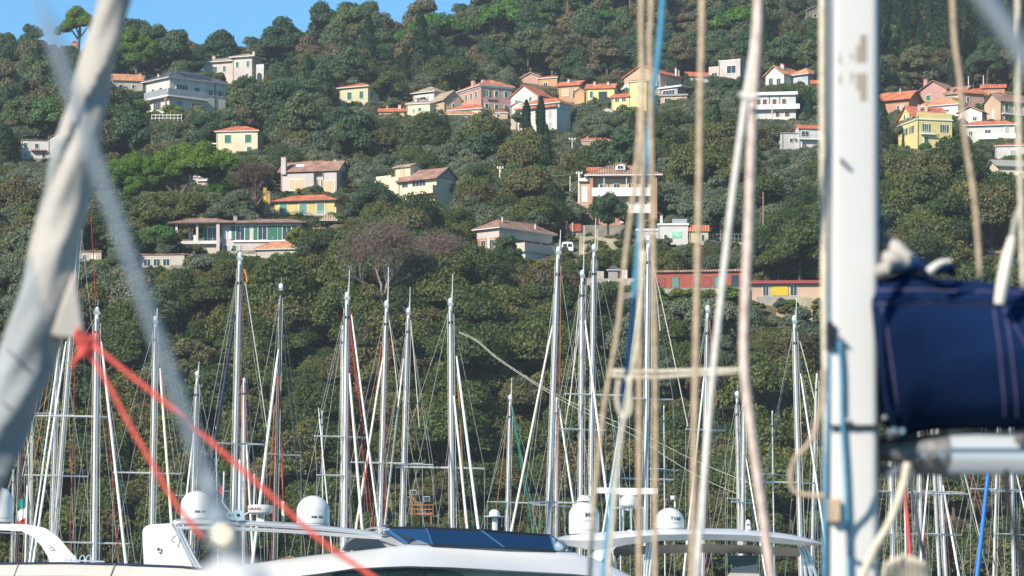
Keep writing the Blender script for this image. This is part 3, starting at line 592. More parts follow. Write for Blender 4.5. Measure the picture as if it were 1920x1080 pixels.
h.block(W_cream, -18, 14, 0, 20, 0, 12); h.gable(T_brown, W_cream, -18, 14, 0, 20, 12, 6, 'x', 3); h.chim(-2, 10, 18, 4, 3)
h = House('roof_fragment', 'coral roof scraps of a house buried in the olive grove below the hamlet', 1118, 276, 6, keep=[(1088, 258, 1152, 268)], foot=(1085, 1155, 3))
h.block(W_peach, -28, 28, 0, 18, 0, 12); h.hip(T_red, -28, 28, 0, 18, 12, 5, 2); h.chim(-16, 8, 17, 3, 3)
h = House('pine_cottage', 'small cottage with a white balustrade seen under the umbrella pines', 376, 348, -14, keep=(348, 322, 386, 340), foot=(340, 392, 4))
h.block(W_lite, -24, 14, 0, 24, 0, 16); h.hip(T_brown, -24, 14, 0, 24, 16, 5, 3); h.balcony('f', 0, -6, 14, 10, 4, 'rail', M_trim, 6); h.win('f', 0, -14, 4, 6, 8)
h = House('roadside_shed', 'small cream shed with a brown roof partly hidden by the furled sail', 168, 494, 0, keep=(148, 464, 194, 484), foot=(144, 198, 3))
h.block(W_lite, -22, 22, 0, 20, 0, 22); h.flat(T_brown, -22, 22, 0, 20, 22, 2, 2); h.win('f', 0, 8, 4, 8, 12, 'shut', M_trim); h.win('f', 0, -10, 6, 6, 10)
h = House('garage', 'low garage with a brown roof and dark door behind the stone wall left of the furled bungalow hedge', 286, 500, -4, keep=(262, 476, 348, 496), foot=(258, 352, 3)); h.root['label'] = 'low cream garage with dark openings under a creeper below the long bungalow'
h.block(W_lite, -24, 60, 0, 20, 0, 22); h.flat(T_brown, -24, 60, 0, 20, 22, 2, 2)
for u in (-10, 8, 26): h.win('f', 0, u, 0, 12, 14)

# ---- middle right
h = House('apartment_villa', 'big peach and white villa with a brown roof, dormer and long white balconies', 1162, 430, -3, keep=[(1098, 300, 1240, 366), (1165, 350, 1240, 412)], foot=(1092, 1244, 10))
h.block(W_coral, -56, 70, 10, 70, 0, 100); h.hip(T_brown, -60, 74, -2, 72, 100, 22, 7, 2)
h.box('rear_roof', T_red, -64, 50, 50, 58, 116, 124); h.box('dormer', M_trim, -8, 10, 6, 26, 112, 122); h.gable(T_orange, M_trim, -8, 10, 6, 26, 122, 3, 'y', 2); h.win('f', 6, 1, 114, 10, 6)
for (a, b) in ((-56, -50), (62, 70)): h.box('corner_pier', W_coral, a, b, -3, 9.9, 0, 99)
for z_ in (66, 34): 
    h.box('loggia_wall', W_peach, -49, 61, 8.8, 9.9, z_ + 2, z_ + 30)
    for u in (-32, -6, 22, 46): h.win('f', 8.8, u, z_ + 3, 11, 17, 'pane')
h.balcony('f', 10, -52, 58, 66, 14, 'wall', M_trim, 12, 4); h.balcony('f', 10, 4, 58, 34, 14, 'wall', M_trim, 12, 4)
h.balcony('f', 10, 4, 66, 4, 16, 'wall', M_trim, 10, 4)
h.block(W_peach, -74, -56.1, 16, 50, 0, 92); h.box('side_roof', M_trim, -78, -56.2, 10, 52, 92.2, 98); h.box('shutter', M_trim, -71, -61, 14.9, 15.9, 54, 82); h.balcony('f', 16, -86, -58, 44, 8, 'wall', W_peach, 8)
for x_ in (-30, 12, 40): h.box('balcony_post', M_trim, x_, x_ + 1.2, -3, -1.8, 78.1, 99)
h = House('stone_terrace_house', 'bungalow with a shallow brown hipped roof, brick walls and a long grey terrace', 936, 474, -42, keep=[(888, 402, 1046, 456), (990, 440, 1080, 484)], foot=(884, 1084, 12), dd=-7)
h.block(W_coral, -56, 0, 0, 150, 0, 30, 50); h.block(W_pwhite, -56.4, .4, -.4, 150.4, 30, 46); h.hip(T_brown, -56, 0, 0, 150, 46, 20, 8, 1.5)
h.win('f', 0, -40, 8, 10, 18); h.win('f', 0, -18, 8, 10, 18); h.box('pillar', M_trim, -29, -25, -.6, -.1, 0, 30)
for u in (26, 60, 82, 104, 130): h.win('r', 0, u, 8, 15, 20, 'pane', None, M_gut)
h.balcony('r', 0, 34, 150, 6, 34, 'wall', W_lite, 14, 3); h.box('lower_wall', W_blue, .2, 30, 40, 148, -44, 3)  # the lower wall's bluish shade is put into its wall colour
for u in (60, 86, 112): h.win('r', 30, u, -24, 10, 16)
h.box('brick_pier', W_red, 30.2, 34, 132, 140, -34, 2); h.chim(-6, 110, 56, 8, 4, W_pwhite); h.chim(-18, 30, 64, 7, 4, W_pwhite)
h = House('white_workshop', 'flat roofed white workshop with a green poster between the villa and the pale shed', 1262, 462, -3, keep=[(1196, 402, 1294, 448)], foot=(1190, 1296, 6))
h.block(W_white, -28, 28, 0, 40, 0, 38); h.flat(M_trim, -28, 28, 0, 40, 40, 3, 2); h.box('roof', W_grey, -29, 29, -1, 41, 38.1, 39.9)
h.block(W_white, -68, -28.2, 4, 40, 0, 30); h.flat(M_trim, -68, -28.2, 4, 40, 30, 4, 2); h.win('f', 4, -42, 14, 16, 9, 'pane')
h.box('poster', mat('green_poster', (.03, .38, .22), .6, .6, 9, c2=(.30, .62, .45)), -2, 16, -.8, -.1, 16, 28); h.win('f', 0, -14, 8, 5, 14, 'pane'); h.chim(-22, 8, 43, 16, 5, W_white)
h.box('railing', M_rail, -2, 26, 20, 20.6, 43.2, 54)
h = House('pale_shed', 'pale greenish shed with a small red roof at the right of the workshop', 1312, 462, 0, 'shed', keep=(1294, 416, 1334, 448), foot=(1292, 1336, 4))
h.block(W_pale, -19, 16, 0, 26, 0, 30); h.gable(T_red, W_pale, -19, 16, 0, 26, 30, 10, 'x', 3); h.win('f', 0, 6, 10, 5, 12)
h = House('garden_fence', 'grey mesh fence on a concrete ledge right of the pale shed', 1364, 458, 0, 'fence', keep=(1334, 436, 1395, 452))
h.box('ledge', m_quay, -34, 36, 0, 3, -12, 4)
for i in range(11): h.box('post', M_rail, -33 + i * 6.6, -32.3 + i * 6.6, 1, 1.7, 4, 20)
for z_ in (10, 19): h.box('rail', M_rail, -33, 34, .6, .95, z_, z_ + .6)
h = House('red_row_building', 'long low red building with a brown roof and green doors on the road terrace', 1316, 556, -8, keep=(1200, 502, 1402, 546), foot=(1150, 1400, 5), cat='building')
h.block(W_red, -88, 84, 0, 30, 14, 46); h.box('roof', T_brown, -92, 88, -5, 34, 46.2, 50)
for u in (-50, 30): h.win('f', 0, u, 17, 13, 20, 'shut', B_teal, M_gut)
for u in (-10, 62): h.win('f', 0, u, 15, 12, 24, 'pane', None, M_gut)
for u in (-76, 10, 76): h.win('f', 0, u, 18, 12, 18, 'shut', mat('red_shutters', (.30, .05, .04), .6), M_gut)
h.box('terrace', m_quay, -94, 90, -8, -.1, 8, 13.8); h.box('terrace_wall', m_stone, -160, 90, -8, 0, -24, 7.9)
h = House('canteen_building', 'low building with a dark red roof strip and a yellow panel beside the pale rope', 1462, 566, -4, keep=(1402, 518, 1540, 562), foot=(1400, 1545, 5), cat='building')
h.block(W_peach, -62, 90, 4, 30, 0, 34); h.box('roof', mat('dark_red_metal_roof', (.30, .05, .05), .6), -66, 94, -4, 34, 34.2, 40)
h.box('panel', W_bright, -14, 16, 2.8, 3.9, 12, 30); h.win('f', 4, -26, 12, 10, 18); h.win('f', 4, 26, 12, 12, 18); h.box('terrace', m_quay, -44, 50, -8, 3.9, -20, 9)
h = House('blue_tarp_cover', 'crumpled bright blue tarpaulin lying on the terrace beside the yellow panel', 1492, 556, 0, 'tarpaulin')
tb = MB()
vs = []; fs = []
for i in range(9):
    for j in range(5):
        vs.append((-15 + i * 4, -9 + j * 2, 1.5 + 6 * math.sin(j / 4 * math.pi) * (1.2 - i / 10) + 1.2 * math.sin(i * 2.1 + j)))
for i in range(8):
    for j in range(4): a = i * 5 + j; fs.append((a, a + 5, a + 6, a + 1))
h.sc(tb.add(vs, fs)).build('sheet', M_teal, h.root, smooth=True)
h = House('road_wall', 'grey concrete road wall with a stone hut behind the tallest central masts', 1136, 532, -4, 'wall', keep=(1112, 488, 1204, 530), foot=(1110, 1210, 3))
h.box('parapet', m_quay, -36, 70, 0, 2, -10, 10); h.box('hut', W_grey, 4, 22, 10, 24, 8, 26); h.hip(T_slate, 2, 26, 8, 26, 26, 8, 2); h.box('pillar', M_trim, 30, 40, 4, 8, 4, 26); h.box('panel', W_lite, -20, -4, 4, 8, 6, 24)
h = House('garden_wall', 'rough stone garden wall running below the peach villa', 1120, 440, 0, 'wall', keep=(1060, 414, 1178, 436))
h.box('wall', m_stone, -60, 60, 0, 3, -14, 18); h.box('brick_step', W_red, -54, -30, -3, -.1, 6, 20); h.box('pillar', W_lite, -60, -56, -5, -1, 0, 26); h.box('pillar', W_lite, -48, -45, -5, -1, 0, 22)
h = House('earth_bank', 'bare sandy earth bank between the terrace bungalow and the peach villa', 1130, 470, 0, 'bank', keep=(1085, 436, 1170, 462))
vs = []; fs = []
for i in range(13):
    for j in range(6):
        vs.append((-44 + i * 7.5, j * 5 + random.uniform(-1, 1), -8 + j * 8 + random.uniform(-2, 2) - i * .8))
for i in range(12):
    for j in range(5): a = i * 6 + j; fs.append((a, a + 6, a + 7, a + 1))
h.sc(MB().add(vs, fs)).build('slope', m_earth, h.root, smooth=True)
h = House('sandy_patch', 'patch of bare sandy slope under the blue tarpaulin terrace', 1490, 596, 0, 'bank', keep=(1462, 562, 1520, 582))
vs = []; fs = []
for i in range(9):
    for j in range(6): vs.append((-34 + i * 8.5, j * 4 + random.uniform(-1, 1), -6 + j * 9 + random.uniform(-2, 2)))
for i in range(8):
    for j in range(5): a = i * 6 + j; fs.append((a, a + 6, a + 7, a + 1))
h.sc(MB().add(vs, fs)).build('slope', m_earth, h.root, smooth=True)
h = House('parked_van', 'white van parked above the terrace bungalow with two dark rear windows', 1064, 470, 0, 'van', keep=(1050, 442, 1076, 464))
vb = MB().prism([(-11, -2), (11, -2), (11, 8), (9.5, 15), (8, 16.5), (-8, 16.5), (-9.5, 15), (-11, 8)], 0, 44)
h.sc(vb).build('body', mat('white_van_paint', (.8, .8, .8), .3), h.root)
for u in (-4.6, 4.6): h.box('window', M_glass, u - 3.6, u + 3.6, -.4, .1, 7, 13)
for sx in (-8, 8):
    for y_ in (8, 36):
        w_ = MB().lathe((sx, y_, -3), [(3.6, -1.4), (3.6, 1.4)], 12); w_.v = [Vector((v.z + 3 + sx, y_ + (v.x - sx), v.y - y_ - 3)) for v in w_.v]
        h.sc(w_).build('wheel', mat('tyre_rubber', (.02, .02, .02), .8), h.root)
h.box('bumper', M_gut, -11, 11, -1.5, -.1, -2, 0); 
# chalets bottom
h = House('harbour_building', 'cream harbour office roof showing between the yachts at the foot of the hill', 560, 1110, 0, 'building', dd=-20)
h.block(W_cream, -70, 40, 0, 80, 0, 50); h.gable(T_orange, W_cream, -70, 40, 0, 80, 50, 16, 'y', 4)
h = House('floodlight_platform', 'rusty wooden lookout platform with two floodlights half hidden in the bushes', 790, 990, 0, 'platform', keep=(764, 905, 815, 975))
m_rust = mat('rusty_timber', (.34, .16, .07), .85, .3, 3)
for x_ in (-18, 18):
    for y_ in (0, 24): h.box('post', m_rust, x_ - 1.2, x_ + 1.2, y_ - 1.2, y_ + 1.2, -20, 52 if x_ < 0 else 30)
h.box('deck', m_rust, -22, 22, -3, 27, 24, 28)
for z_ in (34, 42): h.box('railing', m_rust, -22, 22, -3, -2, z_, z_ + 2)
for k_ in range(7): h.box('baluster', m_rust, -21 + k_ * 7, -20 + k_ * 7, -1.9, -1, 28.1, 42)
for x_, z_ in ((-15, 62), (10, 50)):
    f_ = h.box('floodlight', mat('floodlight_grey', (.5, .52, .54), .4), x_ - 6, x_ + 6, -6, 0, z_, z_ + 9); h.box('lens', M_glass, x_ - 5, x_ + 5, -6.6, -6.1, z_ + 1, z_ + 8, parent=f_)
h.box('lamp_arm', m_rust, -16, -14, -1, 1, 52.1, 62)
# ---------------------------------------------------------------- vegetation
m_bark = mat('bark', (.12, .09, .065), .95, .3, 3)
L_oak = leafmat('holm_oak_leaves', [(0, (0.055, 0.091, 0.026)), (.45, (0.088, 0.123, 0.033)), (.75, (0.135, 0.155, 0.042)), (.9, (0.154, 0.137, 0.057)), (1, (0.200, 0.218, 0.057))])
L_olive = leafmat('olive_leaves', [(0, (0.110, 0.148, 0.080)), (.5, (0.155, 0.193, 0.111)), (.85, (0.196, 0.221, 0.136)), (1, (0.210, 0.193, 0.111))])
L_wood = leafmat('woodland_leaves', [(0, (0.056, 0.110, 0.053)), (.4, (0.083, 0.140, 0.063)), (.7, (0.123, 0.170, 0.067)), (.88, (0.198, 0.148, 0.084)), (1, (0.099, 0.199, 0.056))])
L_autumn = leafmat('autumn_leaves', [(0, (0.148, 0.152, 0.041)), (.4, (0.137, 0.102, 0.049)), (.7, (0.183, 0.190, 0.041)), (1, (0.114, 0.076, 0.049))])
L_pine = leafmat('pine_needles', [(0, (0.120, 0.216, 0.022)), (1, (0.162, 0.253, 0.029))], rand=.3)
L_pine2 = leafmat('far_pine_needles', [(0, (0.068, 0.178, 0.026)), (1, (0.090, 0.204, 0.026))], rand=.3)
L_lush = leafmat('garden_shrub_leaves', [(0, (0.079, 0.173, 0.026)), (.5, (0.143, 0.219, 0.040)), (1, (0.206, 0.235, 0.040))])
L_bare = leafmat('bare_twigs', [(0, (0.205, 0.147, 0.114)), (1, (0.227, 0.162, 0.128))], rand=.3)
L_cyp = leafmat('cypress_foliage', [(0, (.018, .045, .018)), (1, (.025, .055, .02))], rand=.4)
L_bush = leafmat('undergrowth_leaves', [(0, (0.071, 0.094, 0.026)), (.5, (0.120, 0.140, 0.040)), (.8, (0.183, 0.148, 0.059)), (1, (0.159, 0.188, 0.040))])
m_core = mat('dark_crown_core', (.02, .03, .01), .95, .3, 1)  # dark blobs added inside the crowns to block light and darken the gaps

ASP = [.6]
def leaves(pts, nrm, size, asp=None):
    asp = asp or ASP[0]
    return _leaves(pts, nrm, size, asp)
def _leaves(pts, nrm, size, asp):
    """one kite shaped leaf clump per point; returns verts, faces"""
    n = len(pts)
    nr = nrm + rng.normal(0, .55, (n, 3)); nr /= np.linalg.norm(nr, axis=1)[:, None]
    a = np.cross(nr, rng.normal(0, 1, (n, 3))); a /= np.linalg.norm(a, axis=1)[:, None]
    b = np.cross(nr, a); s = size * rng.uniform(.6, 1.35, n)[:, None]
    v = np.stack([pts - a * s * .5, pts - b * s * asp * .5 + nr * s * .08, pts + a * s * .5, pts + b * s * asp * .5 + nr * s * .08], 1).reshape(-1, 3)
    f = np.arange(4 * n).reshape(-1, 4)
    return v, f
def lobe_points(c, r, n, fz=.8, lower=-.35):
    d = rng.normal(0, 1, (n * 2, 3)); d /= np.linalg.norm(d, axis=1)[:, None]; d = d[d[:, 2] > lower][:n]
    k = rng.uniform(.78, 1.06, len(d))[:, None]
    p = d * k * r; p[:, 2] *= fz
    return p + np.array(c), d
def mesh_np(name, V, Fq, ms, midx=None, smooth=False):
    me = bpy.data.meshes.new(name); me.from_pydata(V.tolist(), [], [list(map(int, f)) for f in Fq]); 
    for m in ms: me.materials.append(m)
    if midx is not None: me.polygons.foreach_set('material_index', midx)
    me.update(); return me
def ico(c, r, fz):
    bm = bmesh.new(); bmesh.ops.create_icosphere(bm, subdivisions=1, radius=r)
    v = [[q.co.x + c[0], q.co.y + c[1], q.co.z * fz + c[2]] for q in bm.verts]; f = [[q.index for q in fc.verts] for fc in bm.faces]; bm.free()
    return v, f
def crown(name, R_, Hc, lobes, per, leaf, lm, z0=1.2, fz=.8, trunk=True, spread=.62, seed=0, lobe_r=(.27, .46), lower=-.35):
    """unit tree: overall crown radius R_, height Hc, built of leafy lobes round a trunk"""
    global rng
    rng = np.random.default_rng(seed + 11)
    V = []; Fc = []; MI = []; n0 = 0
    cs = []
    for i in range(lobes):
        a = i * 2.4 + rng.uniform(-.5, .5); q = math.sqrt((i + .5) / lobes) * spread * R_ * rng.uniform(.85, 1.1)
        qn = min(1, q / (spread * R_))
        if spread > .7: zc = z0 + Hc * (.28 + .42 * (1 - qn ** 2 * .8)) * rng.uniform(.85, 1.1)
        else: zc = z0 + Hc * (.10 + .60 * math.sqrt(max(0, 1 - qn ** 2 * .96))) + rng.uniform(-.12, .12) * Hc
        rr = R_ * rng.uniform(*lobe_r)
        cs.append(((q * math.cos(a), q * math.sin(a), zc), rr))
    for c, rr in cs:
        p, d = lobe_points(c, rr, per, fz, lower)
        # drop clumps buried in other lobes
        keep = np.ones(len(p), bool)
        for c2, r2 in cs:
            if c2 is c: continue
            e = (p - np.array(c2)) / np.array([r2, r2, r2 * fz]); keep &= (np.linalg.norm(e, axis=1) > .72)
        p, d = p[keep], d[keep]
        v, f = leaves(p, d, leaf); V.append(v); Fc += (f + n0).tolist(); MI += [0] * len(f); n0 += len(v)
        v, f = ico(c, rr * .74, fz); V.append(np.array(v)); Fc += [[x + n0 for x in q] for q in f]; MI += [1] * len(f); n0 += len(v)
    if trunk:
        mb = MB().tube([(0, 0, -1.5), (.1, 0, z0 * .6), (0, .1, z0 + Hc * .3)], [.28 * R_ / 3, .2 * R_ / 3, .1 * R_ / 3], 6)
        v = np.array([list(x) for x in mb.v]); V.append(v); Fc += [[x + n0 for x in q] for q in mb.f]; MI += [2] * len(mb.f); n0 += len(v)
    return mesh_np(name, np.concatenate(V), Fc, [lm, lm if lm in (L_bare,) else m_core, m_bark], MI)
# prototypes, about 3 m radius each
PROT = {
 'holm_oak': [crown('holm_oak', 3.3, 5.2, 17, 360, .28, L_oak, seed=s) for s in range(6)],
 'olive_tree': [crown('olive_tree', 2.5, 3.6, 13, 300, .25, L_olive, seed=20 + s, z0=1.0) for s in range(5)],
 'woodland_tree': [crown('woodland_tree', 3.0, 6.4, 15, 290, .33, L_wood, seed=40 + s) for s in range(5)],
 'autumn_tree': [crown('autumn_tree', 2.8, 4.6, 14, 260, .27, L_autumn, seed=60 + s, lobe_r=(.3, .48)) for s in range(3)],
 'far_pine': [crown('far_pine', 4.2, 3.8, 12, 330, .42, L_pine2, seed=70 + s, z0=4, spread=.72, fz=.62) for s in range(2)],
 'bush': [crown('bush', 1.3, 1.5, 5, 110, .24, L_bush, seed=80 + s, z0=-.1, trunk=False) for s in range(5)],
}
def cone(seed):
    global rng
    rng = np.random.default_rng(400 + seed); n = 1900; t = rng.uniform(0, 1, n) ** 1.2; a = rng.uniform(0, 6.28, n)
    rad = 2.4 * (1 - t) ** .8 * (1 + .22 * np.sin(t * 38 + a)) * rng.uniform(.7, 1.08, n) + .1
    p = np.stack([rad * np.cos(a), rad * np.sin(a), .6 + t * 10.4 - rad * .15], 1); d = np.stack([np.cos(a), np.sin(a), .3 + 0 * a], 1)
    v, f = leaves(p, d, .38); mb = MB().lathe((0, 0, 0), [(1.6, .8), (1.2, 4), (.5, 8), (.05, 10.5)], 8); n0 = len(v)
    return mesh_np('conifer', np.concatenate([v, np.array([list(q) for q in mb.v])]), f.tolist() + [[x + n0 for x in q] for q in mb.f], [L_cyp, m_core], [0] * len(f) + [1] * len(mb.f))
PROT['conifer'] = [cone(i) for i in range(3)]
PROT['tall_pine'] = [crown('tall_pine', 3.0, 3.6, 8, 300, .33, L_pine2, seed=90 + s, z0=8.5, spread=.72, fz=.6, lobe_r=(.34, .5)) for s in range(2)]
SIZE = {'holm_oak': (3.3, 6.4), 'olive_tree': (2.5, 4.7), 'woodland_tree': (3.0, 6.9), 'autumn_tree': (2.8, 5.9), 'far_pine': (4.2, 8.6), 'bush': (1.3, 1.6), 'conifer': (2.4, 11), 'tall_pine': (3.0, 12)}

def blocked(px, py, Y, rpx, hpx):
    """largest scale factor at which a tree here leaves the buildings of the picture in view"""
    s = 1.0
    for x0, x1, a, b in FOOT:
        if x0 - rpx * .25 < px < x1 + rpx * .25 and a - 1.0 < Y < b: return 0
    for x0, y0, x1, y1, hd in KEEP:
        if Y >= hd or px + rpx < x0 or px - rpx > x1: continue
        if py - hpx * s < y1:
            dxe = max(x0 - px, px - x1, 0)
            if py <= y1:
                if dxe <= 0: return 0
                s = min(s, dxe / rpx)
            else:
                f = (py - y1) / hpx
                if dxe > 0: f = max(f, dxe / rpx)
                s = min(s, f)
    return s
# soft patches of other kinds
def patch(px, py, seed=0):
    return math.sin(px * .011 + seed) * math.sin(py * .017 + seed * 2.3) + .6 * math.sin(px * .023 - py * .019 + seed * 1.7)
spec = {k: [] for k in PROT}
Y = 418.0; rr = random.Random(5)
while Y < 985:
    low = Y < 520; mid = 520 <= Y < 745
    sp = 4.3 if low else (3.7 if mid else 4.5)
    half = (960 + 420) / F * Y
    X = -half
    while X < half:
        x = X + rr.uniform(-.5, .5) * sp; y = Y + rr.uniform(-.5, .5) * sp
        px = CX + x / y * F; py = inv_row(px, y)
        X += sp
        if py < ridge(px) + 1 or py < -130: continue
        k = None
        u = rr.random(); pt = patch(px, py)
        if py > 780:
            k = 'autumn_tree' if u < .22 + .22 * (pt > .3) else 'holm_oak'
        elif py > 470 - 40 * math.exp(-((px - 740) / 150) ** 2):
            k = 'autumn_tree' if u < .06 else ('olive_tree' if (px < 330 or px > 1120) and u < .55 else 'holm_oak')
            if px < 300 and py < 620 and u < .8: k = 'olive_tree'
        elif py > 190 + 30 * math.sin(px / 200):
            k = 'olive_tree' if u < .74 + .2 * (pt > 0) else ('holm_oak' if u < .97 else 'autumn_tree')
            if px < 640 and py < 300 and u > .35: k = 'woodland_tree'
            if px > 1640 and py > 300 and u > .45: k = 'holm_oak'
        else:
            k = 'woodland_tree' if u < .9 else ('autumn_tree' if u < .93 else 'holm_oak')
            if 620 < px < 1010 and 40 < py < 170 and patch(px, py, 3) > -.1 and u < .22: k = 'far_pine'
            if px > 1020 and 60 < py < 130 and u < .05: k = 'far_pine'
            if (px > 1640 and py < 160 and u < .5) or (u > .975 and py > ridge(px) + 60): k = 'conifer'
            if 980 < px < 1210 and py < 110 and .3 < u < .62: k = 'tall_pine'
        if k == 'olive_tree' and rr.random() < .03: k = 'conifer' if rr.random() < .5 else 'woodland_tree'
        R0, H0 = SIZE[k]; s = rr.choice((.7, .85, 1.0, 1.0, 1.2, 1.5 if k != 'olive_tree' else 1.2)) * rr.uniform(.9, 1.1) * (1.0 if not (py > 470) else 1.1)
        rp, hp = R0 * s * F / y, H0 * s * F / y
        f = blocked(px, py, y, rp, hp)
        s2 = s * f
        if f < 1:
            if s2 < .3: 
                s3 = s2 * H0 / 1.6
                if s3 > .35: k = 'bush'; s2 = min(s3, 1.3)
                else: continue
            elif s2 < .6 and rr.random() < .5 and k != 'bush': k = 'olive_tree'; s2 = s2 * H0 / 4.7 * .9
        g = P(px, py, y); g.z -= .35 + (.2 if k != 'bush' else 0)
        spec[k].append((g, s2, rr.uniform(0, 6.28), rr.randrange(len(PROT[k])), px, py))
    Y += sp * .92
# low bushes between everything, thicker at the foot of the hill and in front of the houses
for i in range(9000):
    px = rr.uniform(-300, 2220); py = rr.uniform(20, 1120) if i % 2 else rr.uniform(150, 560)
    if py < ridge(px) + 2: continue
    y = D(px, py) - rr.uniform(0, 1); s = rr.uniform(.6, 1.5)
    f = blocked(px, py, y, 1.3 * s * F / y, 1.6 * s * F / y)
    if s * f < .3: continue
    g = P(px, py, y); g.z -= .3
    spec['bush'].append((g, s * f, rr.uniform(0, 6.28), rr.randrange(5), px, py))

# planted shrubs that lean against the feet of the houses
SHR = [crown('garden_bush', 1.3, 1.7, 6, 170, .2, L_lush, seed=120 + s, z0=-.1, trunk=False) for s in range(3)]
nbush = []
for (q, hd, lab, nm) in HOUSES:
    if nm in ('utility_pole',): continue
    if any(l2 == lab and q2[3] > q[3] for (q2, d2, l2, n2) in HOUSES): continue
    w_px = q[2] - q[0]; hpx = q[3] - q[1]
    short = ' '.join(lab.split()[:5]); 
    for w_ in ('a', 'the', 'with', 'and', 'of', 'in', 'on', 'two', 'to'):
        if short.split()[-1] == w_: short = ' '.join(short.split()[:-1])
    for i in range(max(2, int(w_px / 15))):
        px = rr.uniform(q[0] + 2, q[2] - 2); top_ = q[3] - (rr.uniform(.05, .6) if nm == 'red_row_building' else rr.uniform(-.05, .17)) * hpx
        y = hd - rr.uniform(2.0, 7); foot = q[3] + rr.uniform(14, 30)
        hm_ = (foot - top_) * y / F; sc_ = hm_ / 1.75
        if sc_ < .35: continue
        wide = rr.uniform(.8, 1.3)
        if any(d2 > y and (q2 is not q) and q2[0] < px + 8 and q2[2] > px - 8 and q2[1] < foot and q2[3] > top_ + 2 for (q2, d2, l2, n2) in HOUSES if l2 != lab) : continue
        if len([1 for _ in nbush]) > 285: continue
        nbush.append(1)
        src = SHR[rr.randrange(3)] if rr.random() < .45 else (PROT['bush'][rr.randrange(5)] if rr.random() < .6 else PROT['olive_tree'][rr.randrange(5)])
        if src.name.startswith('olive'): sc_ = hm_ / 4.7
        o = bpy.data.objects.new('garden_bush', src); COL.objects.link(o); g = P(px, foot, y); o.location = g; o.scale = (sc_ * wide, sc_ * wide, sc_); o.rotation_euler = (0, 0, rr.uniform(0, 6))
        tag(o, 'leafy bush growing at the foot of the ' + short, 'bush', 'bushes at the foot of the ' + short)
proto_col = {}
LABELS = {
 'holm_oak': ('dark evergreen oak in the dense wood on the lower slope behind the masts', 'tree', 'holm oaks in the lower wood'),
 'olive_tree': ('greyish green olive tree on the terraced slope around the houses', 'tree', 'olive trees on the terraces'),
 'woodland_tree': ('deep green broadleaf tree in the wood on the upper slope', 'tree', 'broadleaf trees of the upper wood'),
 'autumn_tree': ('yellow brown tree turning colour among the evergreens', 'tree', 'trees turning autumn brown'),
 'conifer': ('slim dark pointed conifer rising among the broadleaf trees', 'tree', 'dark pointed conifers'),
 'tall_pine': ('tall pine with a long bare trunk near the hilltop', 'tree', 'long trunked pines near the hilltop'),
 'far_pine': ('fresh green rounded pine in the wood near the hilltop', 'tree', 'pines near the hilltop'),
}
def inst_stuff(name, label, items, protos, key):
    """one object of stuff: points that carry a copy of a tree each"""
    pc = bpy.data.collections.new(key + '_kinds')
    for i, me in enumerate(protos):
        o = bpy.data.objects.new('%s_%d' % (key, i), me); pc.objects.link(o)
    me = bpy.data.meshes.new(name); me.from_pydata([tuple(t[0]) for t in items], [], [])
    a = me.attributes.new('sc', 'FLOAT', 'POINT'); a.data.foreach_set('value', [t[1] for t in items])
    a = me.attributes.new('rot', 'FLOAT', 'POINT'); a.data.foreach_set('value', [t[2] for t in items])
    a = me.attributes.new('pick', 'INT', 'POINT'); a.data.foreach_set('value', [t[3] for t in items])
    o = bpy.data.objects.new(name, me); COL.objects.link(o); tag(o, label, kind='stuff')
    ng = bpy.data.node_groups.new(name, 'GeometryNodeTree')
    ng.interface.new_socket('Geometry', in_out='INPUT', socket_type='NodeSocketGeometry'); ng.interface.new_socket('Geometry', in_out='OUTPUT', socket_type='NodeSocketGeometry')
    n = ng.nodes; L = ng.links
    gi = n.new('NodeGroupInput'); go = n.new('NodeGroupOutput'); ip = n.new('GeometryNodeInstanceOnPoints'); ci = n.new('GeometryNodeCollectionInfo')
    ci.inputs['Collection'].default_value = pc; ci.inputs['Separate Children'].default_value = True; ci.inputs['Reset Children'].default_value = True
    def at(nm, t):
        q = n.new('GeometryNodeInputNamedAttribute'); q.data_type = t; q.inputs['Name'].default_value = nm; return q.outputs['Attribute']
    L.new(gi.outputs[0], ip.inputs['Points']); L.new(ci.outputs[0], ip.inputs['Instance']); ip.inputs['Pick Instance'].default_value = True
    L.new(at('pick', 'INT'), ip.inputs['Instance Index']); L.new(at('sc', 'FLOAT'), ip.inputs['Scale'])
    cx = n.new('ShaderNodeCombineXYZ'); L.new(at('rot', 'FLOAT'), cx.inputs[2]); L.new(cx.outputs[0], ip.inputs['Rotation'])
    L.new(ip.outputs[0], go.inputs[0])
    md = o.modifiers.new('plants', 'NODES'); md.node_group = ng
    return o
